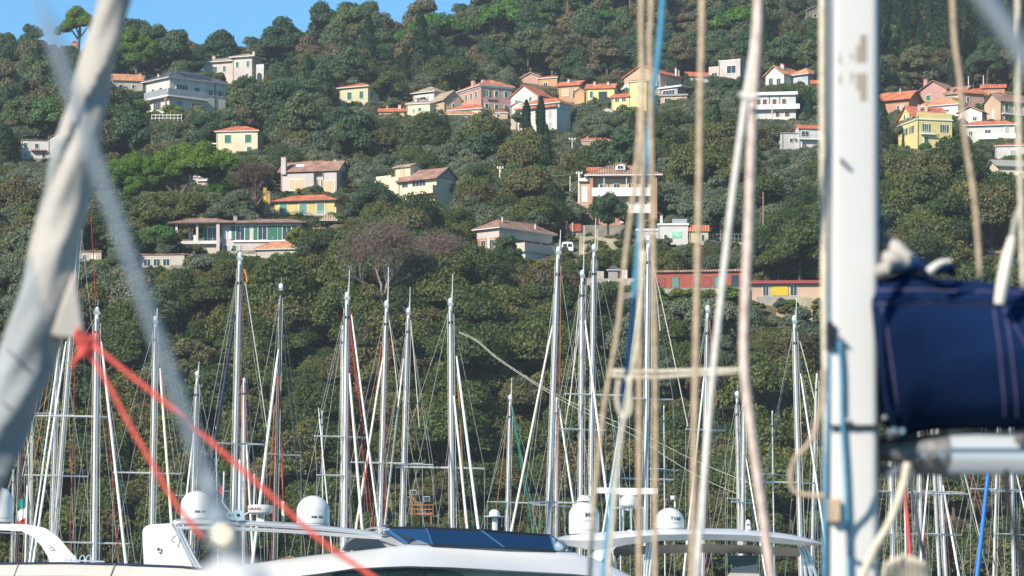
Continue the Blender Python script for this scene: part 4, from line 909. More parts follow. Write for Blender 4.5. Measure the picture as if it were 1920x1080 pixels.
for k, items in spec.items():
    print(k, len(items))
    if k == 'bush':
        inst_stuff('undergrowth', 'low bushes and scrub between the trees and houses', items, PROT[k], k); continue
    inv = [t for t in items if -20 < t[4] < 1940 and t[5] > 0]
    inv.sort(key=lambda t: -(SIZE[k][0] * t[1]) / t[0].y)
    big = inv[:295]; ids = set(id(t) for t in big); rest = [t for t in items if id(t) not in ids]
    lab, cat, grp = LABELS[k]
    for t in big:
        o = bpy.data.objects.new(k, PROT[k][t[3]]); COL.objects.link(o); o.location = t[0]; zs_ = .85 + .4 * ((t[2] * 7.3) % 1); o.scale = (t[1], t[1], t[1] * zs_); o.rotation_euler = (0, 0, t[2])
        tag(o, lab, cat, grp)
    if rest: inst_stuff({'holm_oak': 'oak_wood', 'olive_tree': 'olive_grove', 'woodland_tree': 'hill_wood', 'autumn_tree': 'autumn_wood', 'far_pine': 'pine_wood', 'conifer': 'conifer_wood', 'tall_pine': 'tall_pine_wood'}[k],
        {'holm_oak': 'smaller dark oaks filling the wood', 'olive_tree': 'smaller olive trees filling the terraces', 'woodland_tree': 'far trees covering the top of the hill', 'autumn_tree': 'smaller brown trees', 'far_pine': 'smaller pines', 'conifer': 'smaller conifers', 'tall_pine': 'smaller long trunked pines'}[k], rest, PROT[k], k + '_small')

# individual trees
def tree(name, label, px, py, build, dd=0, cat='tree'):
    y = D(px, py) + dd; k = y / F
    r = empty(name, P(px, py, y), 0, label, cat); build(r, k); return r
def umbrella(tw, lobes, per=420, seed=0, lm=L_pine, leaf=.25):
    """lobes: (x,z,rx,rz) in picture units above the foot"""
    def b(r, k):
        global rng
        rng = np.random.default_rng(200 + seed); V = []; Fc = []; MI = []; n0 = 0
        for (x, z, rx, rz) in lobes:
            sub = max(6, int(rx / 3.2))
            for i in range(sub):
                a = rng.uniform(0, 6.28); q = math.sqrt(rng.random()) * rx * .68
                c = np.array([x + q * math.cos(a), q * .85 * math.sin(a), z + rz * (.75 * (1 - (q / rx / .68) ** 2) - .3 + rng.uniform(-.1, .1))]) * k
                rr_ = max(rx * .40, 5) * k * rng.uniform(.8, 1.15); fz = min(1, rz / rx * 1.5)
                p, d = lobe_points(c, rr_, per, fz, -.5); v, f = leaves(p, d, leaf)
                V.append(v); Fc += (f + n0).tolist(); MI += [0] * len(f); n0 += len(v)
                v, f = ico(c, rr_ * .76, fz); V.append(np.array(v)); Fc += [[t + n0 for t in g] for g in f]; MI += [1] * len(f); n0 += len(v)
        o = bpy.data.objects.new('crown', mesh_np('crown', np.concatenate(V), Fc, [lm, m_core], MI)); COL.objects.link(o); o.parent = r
        mb = MB()
        for pts, ra in tw: mb.tube([Vector((p[0], 0 + (p[2] if len(p) > 2 else 0), p[1])) * k for p in pts], [q * k for q in ra], 8)
        mb.build('trunk', m_bark, r, smooth=True)
    return b
tree('umbrella_pine', 'big umbrella pine with a wide flat bright green crown right of the other one', 328, 386,
     umbrella([([(6, -20), (8, 12), (0, 40), (-8, 62)], [5, 4.5, 4, 2]), ([(8, 12), (20, 36), (36, 62)], [4, 3, 2]), ([(8, 14), (-12, 34), (-26, 56)], [3.5, 3, 2]), ([(20, 36), (8, 64)], [2.5, 1.5]), ([(76, -6), (80, 30), (70, 56), (60, 70)], [5, 4.5, 3, 2]), ([(80, 30), (94, 60)], [3, 1.8])],
              [(-25, 74, 38, 30), (15, 86, 44, 34), (55, 88, 46, 34), (92, 80, 36, 30), (40, 72, 62, 22), (-8, 60, 34, 24), (75, 66, 44, 22)], 620, 1), dd=-14)
tree('umbrella_pine', 'smaller umbrella pine with a drooping crown at the left of the pair', 248, 400,
     umbrella([([(0, -20), (6, 20), (2, 60)], [5, 4, 2]), ([(14, -14), (10, 30), (20, 60)], [4, 3, 2])],
              [(-24, 84, 32, 28), (2, 88, 34, 28), (30, 82, 30, 28), (-4, 68, 38, 26), (14, 52, 28, 28), (-16, 60, 28, 20)], 620, 2), dd=-16)
tree('umbrella_pine', 'lone umbrella pine with a domed crown standing against the sky on the ridge', 148, 106,
     umbrella([([(0, -20), (-1, 20), (2, 50), (0, 66)], [3.6, 3, 2.6, 1.5]), ([(0, 30), (-18, 56)], [2, 1]), ([(1, 36), (20, 58)], [2, 1]), ([(0, 40), (-8, 62)], [1.6, 1])],
              [(-16, 60, 26, 20), (12, 62, 28, 22), (-2, 72, 30, 22), (-30, 50, 18, 12), (32, 50, 18, 14)], 560, 3, leaf=.3), dd=4)
tree('round_pine', 'full round bright pine on the ridge just right of the furled sail', 256, 150,
     umbrella([([(0, -30), (0, 20), (2, 50)], [4, 3, 2])],
              [(-8, 80, 26, 18), (14, 66, 26, 20), (-14, 56, 26, 22), (24, 44, 24, 18), (-2, 40, 26, 20)], 560, 4, leaf=.3), dd=-14)
def cyp(hh, wd, seed):
    def b(r, k):
        global rng
        rng = np.random.default_rng(300 + seed); n = 2600
        t = rng.uniform(0, 1, n); a = rng.uniform(0, 6.28, n)
        rad = wd * np.minimum(1, (1 - t) * 2.6) ** .6 * np.minimum(1, .55 + t * 2) * rng.uniform(.8, 1.08, n) * (1 + .12 * np.sin(a * 3 + t * 9))
        p = np.stack([rad * np.cos(a), rad * np.sin(a), t * hh], 1) * k; d = np.stack([np.cos(a), np.sin(a), .4 + 0 * a], 1)
        v, f = leaves(p, d, .36)
        mb = MB().lathe((0, 0, 0), [(wd * .7 * k, 0), (wd * .85 * k, hh * .4 * k), (wd * .6 * k, hh * .8 * k), (.1, hh * .96 * k)], 8)
        n0 = len(v); V = np.concatenate([v, np.array([list(q) for q in mb.v])]); Fc = f.tolist() + [[x + n0 for x in q] for q in mb.f]
        o = bpy.data.objects.new('crown', mesh_np('crown', V, Fc, [L_cyp, m_core], [0] * len(f) + [1] * len(mb.f))); COL.objects.link(o); o.parent = r
        MB().tube([(0, 0, -2), (0, 0, hh * .3 * k)], 2 * k, 6).build('trunk', m_bark, r)
    return b
tree('cypress', 'slim dark cypress, the left one of the two before the white house', 987, 256, cyp(69, 8, 1), -14)
tree('cypress', 'slim dark cypress, the right and taller one of the two before the white house', 1014, 258, cyp(78, 8.5, 2), -14)
tree('dark_fir', 'broad dark conical fir at the left edge above the white cottage', 6, 330, cyp(96, 26, 3), -10)
tree('dark_fir', 'dark pointed fir standing below the lamp posts in the olive grove', 1038, 420, cyp(74, 22, 4), -10)
def bushy(wd, hh, lm, seed, leaf=.3, per=260):
    return umbrella([([(0, -10), (0, hh * .3)], [2, 1])], [(0, hh * .62, wd, hh * .42), (-wd * .4, hh * .34, wd * .7, hh * .34), (wd * .4, hh * .36, wd * .7, hh * .34)], per, seed, lm, leaf)
for lab, px, py, w_, h_, lm, dd in [
    ('glossy round citrus tree in front of the white villa terrace', 262, 222, 26, 38, L_lush, -10), ('dense leafy green tree half covering the cream modern villa', 700, 412, 44, 72, L_wood, -16),
    ('bright green round tree below the umbrella pines', 412, 396, 36, 60, L_lush, -8), ('pale green bushy tree behind the bungalow roof', 442, 402, 38, 34, L_lush, 8),
    ('yellowish green shrub by the yellow column', 482, 404, 16, 34, L_lush, 4), ('green shrub growing against the right part of the bungalow', 560, 464, 26, 36, L_lush, -9),
    ('dark pointed shrub mass before the peach villa balconies', 1140, 430, 40, 70, L_wood, -12), ('dark clipped hedge mound left of the bungalow loggia', 296, 466, 44, 42, L_wood, -8),
    ('leafy citrus tree in front of the blue shaded house by the mast', 1484, 280, 24, 26, L_lush, -8), ('small green tree beside the terrace bungalow corner', 950, 486, 26, 46, L_wood, -14),
    ('tall dark oak bulging above the wood right of the orange roofed house', 610, 520, 62, 92, L_oak, -12), ('big dark oak right of the large leafless tree', 880, 556, 66, 96, L_oak, -14), ('large dark oak standing at the left foot of the leafless tree', 640, 590, 60, 84, L_oak, -10), ('pale olive tree right of the furled sail below the bungalow', 380, 520, 40, 44, L_olive, -6)]:
    tree('garden_tree', lab, px, py, bushy(w_, h_, lm, int(px)), dd)
def bare(wd, hh, seed, n=900, mt=None, tw=None):
    def b(r, k):
        rd = random.Random(seed); mb = MB()
        def br(p, d, l, ra, lev):
            q = p + d * l; mid = p + d * l * .5 + Vector((rd.uniform(-1, 1), rd.uniform(-1, 1), rd.uniform(-.3, 1))) * l * .06
            mb.tube([p, mid, q], [ra, ra * .8, ra * .55], 4 if lev < 3 else 3, cap=False)
            if lev >= 5: return
            for i in range(3 if lev else 5):
                nd = (d + Vector((rd.uniform(-1, 1), rd.uniform(-1, 1), rd.uniform(-.25, .8))) * (.75 if lev else .9)).normalized()
                br(p + d * l * rd.uniform(.45, 1), nd, l * rd.uniform(.6, .78), ra * .52, lev + 1)
        br(Vector((0, 0, -1)), Vector((0, 0, 1)), hh * k * .36, .3, 0)
        mb.build('branches', mt or mat('bare_branches', (.27, .22, .20), .9, .25, 2), r)
        global rng
        rng = np.random.default_rng(seed); V = []; Fc = []; n0 = 0
        for i in range(15):
            a = rng.uniform(0, 6.28); q = math.sqrt(rng.random()) * wd * .8
            c = np.array([q * math.cos(a), q * math.sin(a), hh * (.52 + .26 * (1 - (q / wd) ** 2) + rng.uniform(-.06, .06))]) * k
            p, d = lobe_points(c, wd * rng.uniform(.2, .38) * k, 300, 1.0, -.7); p = p + rng.normal(0, .35, p.shape); v, f = _leaves(p, d + rng.normal(0, .8, d.shape), .85, .075)
            V.append(v); Fc += (f + n0).tolist(); n0 += len(v)
        o = bpy.data.objects.new('twigs', mesh_np('twigs', np.concatenate(V), Fc, [tw or L_bare])); COL.objects.link(o); o.parent = r
    return b
tree('bare_tree', 'large leafless grey brown tree at the crest of the dark wood', 716, 590, bare(84, 190, 3), -16)
tree('bare_tree', 'leafless brownish tree on the crest right of the big leafless one', 822, 560, bare(56, 130, 5), -12)
tree('bare_tree', 'reddish brown leafless tree between the pines and the cream villa', 476, 402, bare(40, 105, 8, mt=mat('reddish_branches', (.20, .13, .11), .9, .25, 2), tw=leafmat('reddish_twigs', [(0, (.15, .095, .075)), (1, (.17, .11, .085))])), -6)
def palm(r, k):
    MB().tube([(0, 0, -2), (0.1, 0, 26 * k)], [.35, .25], 8).build('trunk', m_bark, r)
    rd = random.Random(2); mp = leafmat('palm_fronds', [(0, (.10, .14, .04)), (1, (.12, .16, .05))], rand=.15)
    for i in range(34):
        a = i * 2.399; el_ = rd.uniform(-.2, 1.2); L_ = rd.uniform(2.2, 2.9); mb = MB()
        pts = []
        for t in range(7):
            q = t / 6; rr2 = L_ * q * math.cos(el_ * (1 - q * .6)) ; z = 26 * k + L_ * (q * math.sin(el_) - 1.1 * q * q * .7)
            pts.append(Vector((rr2 * math.cos(a), rr2 * math.sin(a), z)))
        mb.tube(pts, .03, 3, cap=False)
        for t in range(1, 7):
            for u in (0, .5):
                p = pts[t - 1].lerp(pts[t], u) if t else pts[0]
                dv = (pts[t] - pts[t - 1]).normalized(); sd = dv.cross(Vector((0, 0, 1))).normalized()
                for sg in (-1, 1):
                    e = p + sd * sg * .75 + dv * .35 - Vector((0, 0, .28)); mb.add([p, p + dv * .12, e], [(0, 1, 2)])
        mb.build('frond', mp, r)
tree('palm_tree', 'stocky palm tree with arching fronds above the left end of the red building', 1256, 506, palm, -6)

# poles, lamps and cables on the slope
m_pole = mat('concrete_pole', (.62, .57, .49), .8, .1, 2); m_wire = mat('overhead_cable', (.45, .45, .46), .6, .1, 1)
TOPS = {}
def pole(key, label, px, y0, y1, wpx=5, lamp=0, cross=True, cat='utility pole', m=m_pole, dd=-4):
    y = D(px, y1) + dd; k = y / F; hh = (y1 - y0) * k
    r = empty('lamp_post' if lamp else 'utility_pole', P(px, y1, y), 0, label, cat if not lamp else 'street lamp')
    MB().tube([(0, 0, -3), (0, 0, hh)], [wpx * k * .5, wpx * k * .32], 8).build('pole', m, r)
    if lamp:
        MB().tube(bezier([(0, 0, hh - .02), (3 * k * lamp, 0, hh + 4 * k), (12 * k * lamp, 0, hh + 6 * k)], 4), .07, 6).build('arm', m, r)
        MB().box(min(10 * lamp, 16 * lamp) * k, max(10 * lamp, 16 * lamp) * k, -.15, .15, hh + 5 * k, hh + 6.6 * k).build('lamp_head', M_trim, r)
    elif cross:
        MB().box(-6 * k, 6 * k, -.08, .08, hh - 4 * k, hh - 3 * k).build('crossarm', m, r)
        for sx in (-5, 0, 5): MB().lathe((sx * k, 0, hh - 3 * k), [(.09, 0), (.12, .12), (.05, .25)], 6).build('insulator', M_trim, r)
    TOPS[key] = P(px, y0 + 2, y)
pole('a', 'thick concrete pole carrying a transformer box in the olive grove', 938, 312, 382, 6)
r_ = [o for o in COL.objects if o.get('label', '').startswith('thick concrete pole')][0]
k_ = D(938, 382) / F; MB().box(2.6 * k_, 9 * k_, -.3, .3, 40 * k_, 52 * k_).build('transformer_box', M_rail, r_)
pole('b', 'curved street lamp right of the transformer pole', 1013, 326, 358, 4, 1)
pole('c', 'short globe topped lamp pole in the scrub right of the modern villa', 871, 344, 378, 3, 0, False, 'lamp pole')
pole('d', 'tallest pale concrete pole left of the peach villa', 1086, 322, 424, 6)
pole('e', 'thin pole in the olive grove below the hamlet', 1073, 258, 322, 3)
pole('f', 'pole behind the left end of the peach villa roof', 1069, 330, 400, 3, 0, False)
pole('g', 'slim pole rising right of the peach villa roof', 1243, 300, 338, 3)
pole('h', 'slim pole above the roof of the cream villa', 622, 279, 300, 3, 0, False)
pole('i', 'flagpole with a small red base in front of the peach villa', 1165, 378, 424, 3, 0, False, 'flagpole')
pole('j', 'white post in the slope below the road wall', 1142, 524, 562, 4, 0, False, 'post')
pole('k', 'rusty thin pole right of the thick pale rope', 1431, 360, 480, 3, 0, False, 'pole', mat('rusty_pole', (.42, .22, .12), .8))
pole('l', 'thin white pole in the trees above the navy sail cover', 1688, 420, 470, 2.5, 0, False, 'pole')
pole('m', 'short pole beside the concrete steps at the peach villa', 1369, 350, 380, 2.5, 0, False)
pole('n', 'pole in the wood left of the hamlet', 1343, 146, 162, 3, 0, False)
pole('o', 'pole left of the white balcony house', 1383, 166, 216, 3, 0, False)
pole('p', 'pole standing against the tall gabled house', 1273, 132, 166, 3, 0, False)
pole('q', 'grey pole in front of the white balcony house', 1448, 190, 234, 3, 0, False)
pole('r', 'left pole of a pair behind the coral house', 1672, 140, 172, 3, 0, False)
pole('s', 'right pole of a pair behind the coral house', 1679, 146, 172, 2.5, 0, False)
pole('t', 'pole above the rose pink house', 1816, 143, 170, 3, 0, False)
pole('u', 'pole behind the vermilion roofed house', 1844, 141, 168, 3, 0, False)
pole('v', 'tall pole beside the coral house with the deep gable', 1688, 166, 214, 3, 0, False)
pole('w', 'leaning wooden stake in the dark wood beside the slanting ropeway', 886, 628, 668, 3, 0, False, 'stake', mat('rusty_pole', (.42, .22, .12), .8), -6)
pole('x', 'post with a lamp by the parked van', 1120, 430, 480, 2.5, 0, False, 'post')
def cable(label, a, b, sag, r_=.018, name='overhead_cable', m=m_wire):
    a = Vector(a); b = Vector(b); pts = [a.lerp(b, t / 14) - Vector((0, 0, sag * 4 * (t / 14) * (1 - t / 14))) for t in range(15)]
    mb = MB(off=a).tube(pts, r_, 4); o = mb.build(name, m); o.location = a; tag(o, label, 'cable'); return o
cable('thin cable from the cream house to the pole above the cream villa roof', P(492, 272, D(490, 290)), TOPS['h'], .6)
cable('thin cable sagging right from the pole above the cream villa roof', TOPS['h'], P(720, 318, D(720, 320)), 1)
cable('cable between the transformer pole and the tall pale pole', TOPS['a'], TOPS['d'], .8)
cable('lower cable between the transformer pole and the tall pale pole', TOPS['a'] - Vector((0, 0, 2)), TOPS['d'] - Vector((0, 0, 1.2)), .8)
cable('long cable falling from the grove pole to the peach villa dormer', TOPS['e'], P(1176, 306, D(1176, 400)), 1.2)
cable('cable rising left from the grove pole into the trees', TOPS['e'], P(1045, 272, D(1045, 300)), .4)
cable('long cable running right from the pole beside the peach villa roof', TOPS['g'], P(1432, 380, D(1432, 420)), 2)
cable('thin wire between the two hilltop poles at the coral house', TOPS['s'], TOPS['t'], .5)
m_pipe = mat('pale_hose', (.62, .60, .52), .7, .1, 2)
for i, lab in enumerate(('upper strand of the slanting ropeway through the dark wood', 'lower strand of the slanting ropeway through the dark wood')):
    pts = [P(860, 622 + i * 2, 455), P(892, 636 + i * 3, 452), P(930, 668 + i * 3, 449), P(980, 702 + i * 3, 446), P(1040, 738 + i * 5, 443), P(1110, 772 + i * 8, 440), P(1190, 806 + i * 12, 437), P(1300, 862 + i * 26, 434), P(1420, 912 + i * 30, 430), P(1560, 972 + i * 26, 426)]
    pts = bezier(pts, 5); mb = MB(off=pts[0]).tube(pts, .024, 5); o = mb.build('ropeway_cable', m_pipe); o.location = pts[0]; tag(o, lab, 'cable')
# ---------------------------------------------------------------- sailing yachts at their moorings
m_alu = mat('anodised_mast', (.66, .65, .63), .55, .08, 1.2, metal=0, spec=.3); m_alu_w = mat('white_mast_paint', (.72, .71, .68), .45, .05, 1.2)
m_dark = mat('black_carbon_mast', (.02, .022, .025), .35, .2, 2); m_wirerope = mat('steel_rigging_wire', (.50, .48, .42), .4, .1, 2, metal=.4)
m_gel = mat('white_gelcoat', (.68, .68, .67), .22, .03, .6, coat=.4); m_cream = mat('cream_sailcloth', (.74, .68, .56), .8, .12, 1.5, bump=.01)
m_wsail = mat('white_sailcloth', (.78, .77, .74), .8, .08, 1.5, bump=.01); m_navyroll = mat('navy_uv_strip', (.015, .03, .075), .7, .2, 1.5)
m_blueroll = mat('bright_blue_cover', (.02, .17, .60), .6, .15, 1.5); m_redrope = mat('red_halyard', (.40, .05, .04), .7, .2, 8); m_redroll = mat('red_cover', (.50, .06, .05), .7, .15, 2)
m_teak = mat('teak_deck', (.38, .27, .17), .7, .2, 3); m_green = mat('green_rope', (.02, .22, .17), .7, .2, 8); m_orange = mat('orange_pennant', (.65, .25, .05), .7, .2, 8)
m_cabin = mat('cabin_window_glass', (.02, .025, .03), .1, .2, 1)

def hull_mesh(L_, B, zd, yaw, m=m_gel, x0=-.5):
    """simple lofted hull, bow at +x"""
    mb = MB(); rings = []
    N = 9
    for i in range(N):
        t = i / (N - 1); x = (x0 + t) * L_
        bw = B / 2 * (1 - max(0, (t - .45) / .55) ** 2.2) * (.82 + .18 * min(1, t / .3)); bw = max(bw, .04)
        z = zd * (1 + .18 * t * t)
        ring = [(x, -bw, z), (x - .1 * t, -bw * .92, z * .45), (x - .3 * t, -bw * .6, -.05), (x - .4 * t, 0, -.35), (x - .3 * t, bw * .6, -.05), (x - .1 * t, bw * .92, z * .45), (x, bw, z)]
        rings += ring
    fs = []
    for i in range(N - 1):
        for k in range(6): a = i * 7 + k; fs.append((a, a + 7, a + 8, a + 1))
        fs.append((i * 7 + 6, (i + 1) * 7 + 6, (i + 1) * 7, i * 7))
    fs.append(tuple(range(7))); fs.append(tuple((N - 1) * 7 + k for k in range(6, -1, -1)))
    c, s_ = math.cos(yaw), math.sin(yaw)
    vs = [(x * c - y * s_, x * s_ + y * c, z) for x, y, z in rings]
    return mb.add(vs, fs)

def yacht(label, Y, top, bot, wpx, spreaders=(), rolls=(), lines=(), mm=None, ant=0, yaw=None, head=True, seed=0, shrouds=True):
    """top, bot: mast line in the picture (bot is taken at row 1080 or so); the boat stands at distance Y"""
    k = Y / F; rd = random.Random(seed + int(top[0])); mm = mm or m_alu
    deck = 1.15; pyd = HY + (CAMZ - deck) / Y * F
    sl = (bot[0] - top[0]) / (bot[1] - top[1]); xd = bot[0] + (pyd - bot[1]) * sl
    base = P(xd, pyd, Y); base.z = 0
    r = empty('sailing_yacht', base, 0, label, 'sailboat', None)
    yaw = rd.choice([-1, 1]) * rd.uniform(1.25, 1.5) if yaw is None else yaw
    L_ = 10.5 * Y / 95; h = hull_mesh(L_, 3.3, deck, yaw).build('hull', m_gel, r); auto_smooth(h, 40)
    cb = hull_mesh(L_ * .45, 1.9, .55, yaw); cb.v = [v * 1.0 + Vector((0, 0, deck - .02)) for v in cb.v if True]
    c_ = cb.build('coachroof', m_gel, r)
    pt, pd = P(top[0], top[1], Y), P(xd, pyd, Y)
    def A(px, py, dy=0): return P(px, py, Y + dy) - base
    ra = wpx * k / 2 * .80
    a, b = pt - base, pd - base
    v = MB()
    # oval mast section, slightly tapered
    for j, (t0, t1) in enumerate(((0, .93), (.93, 1))):
        pass
    m_ = MB().tube([b, b.lerp(a, .5), b.lerp(a, .9), a], [ra, ra, ra * .97, ra * .82], 10)
    mo = m_.build('mast', mm, r, smooth=False); auto_smooth(mo, 50)
    MB().tube([a.lerp(b, .0) + Vector((0, -ra * 1.02, -.1)), b + Vector((0, -ra * 1.02, .2))], ra * .22, 4).build('mast_track', m_rail, mo)
    MB().lathe(a.lerp(b, .035 + .01 * rd.random()), [(ra * 1.03, -.03), (ra * 1.03, .03)], 10).build('band', m_dark, mo)
    if head:
        hd = MB().box(a.x - ra * 1.15, a.x + ra * 1.15, a.y - .05, a.y + .05, a.z, a.z + .07)
        hd.tube([a + Vector((-ra * 1., 0, .05)), a + Vector((-ra * 3.0, 0, .24))], .008, 4)
        hd.tube([a + Vector((0, 0, .05)), a + Vector((ra * .5, 0, .35))], .012, 4)
        hd.build('masthead', m_rail, mo)
        MB().lathe(a + Vector((-ra * 3.0, 0, .24)), [(.015, -.02), (.03, 0), (.03, .02), (.015, .03)], 6).build('wind_cup', m_dark, mo)
        MB().lathe(a + Vector((0, 0, .06)), [(.05, 0), (.055, .09), (.03, .12)], 8).build('anchor_light', m_wsail, mo)
    if ant:
        MB().tube([a + Vector((ra * .6, 0, 0)), a + Vector((ra * .9, 0, ant * k))], [.012, .008], 4).build('antenna', m_wsail, mo)
    for (y, x0, x1) in spreaders:
        t = (y - top[1]) / (bot[1] - top[1]); xm = top[0] + (bot[0] - top[0]) * t
        for xe in (x0, x1):
            MB().tube([A(xm, y), A(xe, y + 3 * (1 if xe > xm else -1) * .5, .6 if xe > xm else -.6)], [.024, .016], 6).build('spreader', m_alu_w, r)
    if shrouds:
        sp = list(spreaders)
        for side in (0, 1):
            pts = [a.copy()]
            for (y, x0, x1) in sp[:2]: pts.append(A((x0, x1)[side], y, (-.6, .6)[side]))
            xe = ((sp[0][1], sp[0][2])[side] if sp else top[0] + (-1, 1)[side] * rd.uniform(26, 44))
            if len(pts) == 1: xe = bot[0] + (-1, 1)[side] * rd.uniform(30, 55)
            pts.append(Vector(((xe - xd) * k * 1.05, 0, deck)))
            MB().tube(pts, .0055, 4).build('shroud', m_wirerope, r)
            # lower shroud
            e = A(top[0] + (bot[0] - top[0]) * .45, top[1] + (bot[1] - top[1]) * .42)
            MB().tube([e, Vector(((xe - xd) * k * .9, .3, deck))], .005, 4).build('shroud', m_wirerope, r)
        sgn = rd.choice((-1, 1)); s1, s2 = rd.uniform(70, 150), rd.uniform(60, 120)
        MB().tube([a, Vector((sgn * s1 * k * 1.6, -1.5, deck))], .0055, 4).build('backstay', m_wirerope, r)
        MB().tube([a.lerp(b, .04), Vector((-sgn * s2 * k * 1.4, 1.5, deck))], .0055, 4).build('forestay', m_wirerope, r)
        MB().tube([a + Vector((ra * 1.4, -.05, -.2)), b + Vector((ra * 2.2, -.1, .3))], .006, 4).build('halyard', m_redrope if rd.random() < .25 else m_cream, r)
        MB().tube([a + Vector((-ra * 1.3, -.05, -.2)), b + Vector((-ra * 1.6, -.1, .3))], .006, 4).build('halyard', m_cream, r)
    for (p0, p1, w_, mt) in rolls:
        q0, q1 = A(*p0, -.5), A(*p1, -.9)
        ex = (q1 - q0); tt = (deck - q0.z) / ex.z; q1 = q0 + ex * tt
        MB().tube([q0, q0.lerp(q1, .04), q0.lerp(q1, .5), q1], [w_ * k * .16, w_ * k * .34, w_ * k * .42, w_ * k * .46], 8).build('furled_sail', mt, r, smooth=True)
    for (p0, p1, w_, mt) in lines:
        MB().tube(bezier([A(*p0, -.4), A((p0[0] + p1[0]) / 2 + 1, (p0[1] + p1[1]) / 2, -.4), A(*p1, -.4)], 4), w_ * k / 2, 4).build('halyard', mt, r)
    return r

RD, CRM, WH = m_redrope, m_cream, m_wsail
yacht('yacht with a thick grey mast and red topping lift beside the sloping white roll', 92, (182, 590), (177, 1080), 13, [(781, 66, 208), (1018, 118, 242)], [((190, 640), (236, 1055), 7, WH)], [((170, 400), (180, 588), 1.6, RD), ((192, 660), (222, 1060), 1.5, RD)])
yacht('sailing yacht whose pale mast leans left behind the furled foresail clew', 96, (150, 415), (97, 1080), 9, [(892, 46, 164)], [((124, 640), (60, 1070), 6, WH)], [((140, 700), (130, 1040), 1.5, RD), ((122, 650), (70, 1000), 1.4, m_orange)], ant=0)
yacht('sailing yacht with a slim grey mast at the far left beside the black mast', 104, (110, 600), (95, 1080), 8, [(776, 62, 140)], [((112, 650), (52, 1078), 5, WH)], [((100, 660), (58, 900), 1.3, m_orange), ((92, 640), (40, 900), 1.3, CRM)], head=False)
yacht('sailing yacht with a thin black mast showing under the grey foresail at the far left', 85, (42, 770), (30, 1080), 6, [], [], [((48, 770), (56, 940), 2, WH)], mm=m_dark, head=False)
yacht('sailing yacht with a slim pale mast crossed by the blurred grey stay', 96, (292, 606), (284, 1080), 10, [(887, 212, 340)], [((300, 690), (322, 985), 7, CRM)], [((304, 700), (320, 980), 1.6, RD)], ant=28)
yacht('small yacht with a short mast and wind sensor right of the blurred stay', 110, (370, 708), (357, 1080), 9, [(930, 330, 392)], [((366, 790), (350, 930), 5, WH)], [], ant=30)
yacht('yacht with a tall thick mast and a small orange pennant near its top', 90, (450, 488), (436, 1080), 12, [(832, 396, 500)], [((441, 590), (395, 880), 7, m_navyroll)], [((458, 505), (464, 528), 4, m_orange), ((460, 530), (500, 800), 1.5, CRM)], ant=12)
yacht('sailing yacht with a short cream mast close behind the tall one with the pennant', 108, (458, 709), (457, 1080), 8, [], [((462, 830), (474, 1040), 5, WH)], [], mm=m_alu_w, ant=0, head=False)
yacht('sailing yacht with a black mast and one white and one brown rope bundle', 98, (527, 545), (515, 1080), 6, [(852, 496, 564)], [((522, 655), (488, 935), 7, WH)], [((519, 700), (508, 1060), 1.8, RD), ((524, 700), (532, 1000), 2, RD), ((515, 760), (502, 960), 2, m_rust)], mm=m_dark)
yacht('sailing yacht with the thick double mast just left of the centre', 92, (651, 562), (646, 1080), 12, [(819, 590, 692), (892, 594, 682)], [((655, 700), (680, 1000), 7, CRM), ((659, 590), (712, 1000), 5, WH)], [((656, 600), (690, 960), 2, RD), ((657, 612), (700, 990), 1.6, RD)], ant=56)
yacht('sailing yacht with a white short mast standing directly behind the thick double one', 104, (643, 610), (642, 1080), 7, [], [((597, 764), (614, 945), 3, WH)], [], mm=m_alu_w, head=False)
yacht('yacht with a mast left of centre crossed by cream and red lines', 98, (725, 577), (710, 1080), 10, [(868, 658, 792)], [((718, 670), (666, 1000), 6, CRM)], [((716, 640), (686, 900), 2, RD), ((730, 600), (748, 760), 1.4, CRM)], ant=76)
yacht('sailing yacht with a slender mast and a long whip antenna left of the centre wires', 102, (766, 590), (751, 1080), 9, [(870, 724, 812)], [((757, 672), (720, 1000), 5, CRM)], [((770, 600), (786, 800), 1.4, CRM)], ant=52)
yacht('sailing yacht in the centre with two white furled sails right of its mast', 94, (845, 573), (849, 1080), 11, [(877, 742, 908)], [((856, 668), (900, 1015), 7, WH), ((851, 742), (878, 1010), 6, WH)], [((858, 700), (872, 980), 3, m_rust)], ant=60)
yacht('small sailing yacht with a low mast and a teal halyard behind the radar dome pole', 112, (957, 752), (949, 1080), 8, [(942, 914, 1012)], [], [((960, 760), (1000, 1000), 2, m_green), ((954, 762), (925, 1000), 1.6, m_rust), ((961, 775), (985, 930), 1.6, m_green)], ant=44)
yacht('sailing yacht with the tall mast leaning slightly left of the radome with the cap', 90, (1047, 477), (1026, 1080), 12, [(942, 990, 1112)], [((1036, 610), (958, 1000), 6, CRM)], [((1052, 500), (1046, 900), 1.8, m_rust)], ant=46)
yacht('sailing yacht with a short pale mast right beside the tall leaning one', 106, (1044, 745), (1043, 1080), 8, [(948, 1000, 1080)], [((1048, 760), (1076, 950), 5, WH)], [], head=False)
yacht('sailing yacht with a shorter mast carrying a small radar reflector, over the capped radome', 96, (1092, 520), (1088, 1080), 10, [(805, 1038, 1136)], [], [((1088, 600), (1060, 800), 1.5, CRM), ((1086, 560), (1068, 760), 1.5, CRM)], ant=96)
yacht('sailing yacht with a white mast and blue edge right behind the radome with the cap', 93, (1114, 472), (1106, 1080), 9, [(740, 1060, 1180)], [((1097, 600), (1134, 900), 6, WH)], [((1118, 500), (1112, 900), 1.5, m_navyroll)], ant=64, mm=m_alu_w)
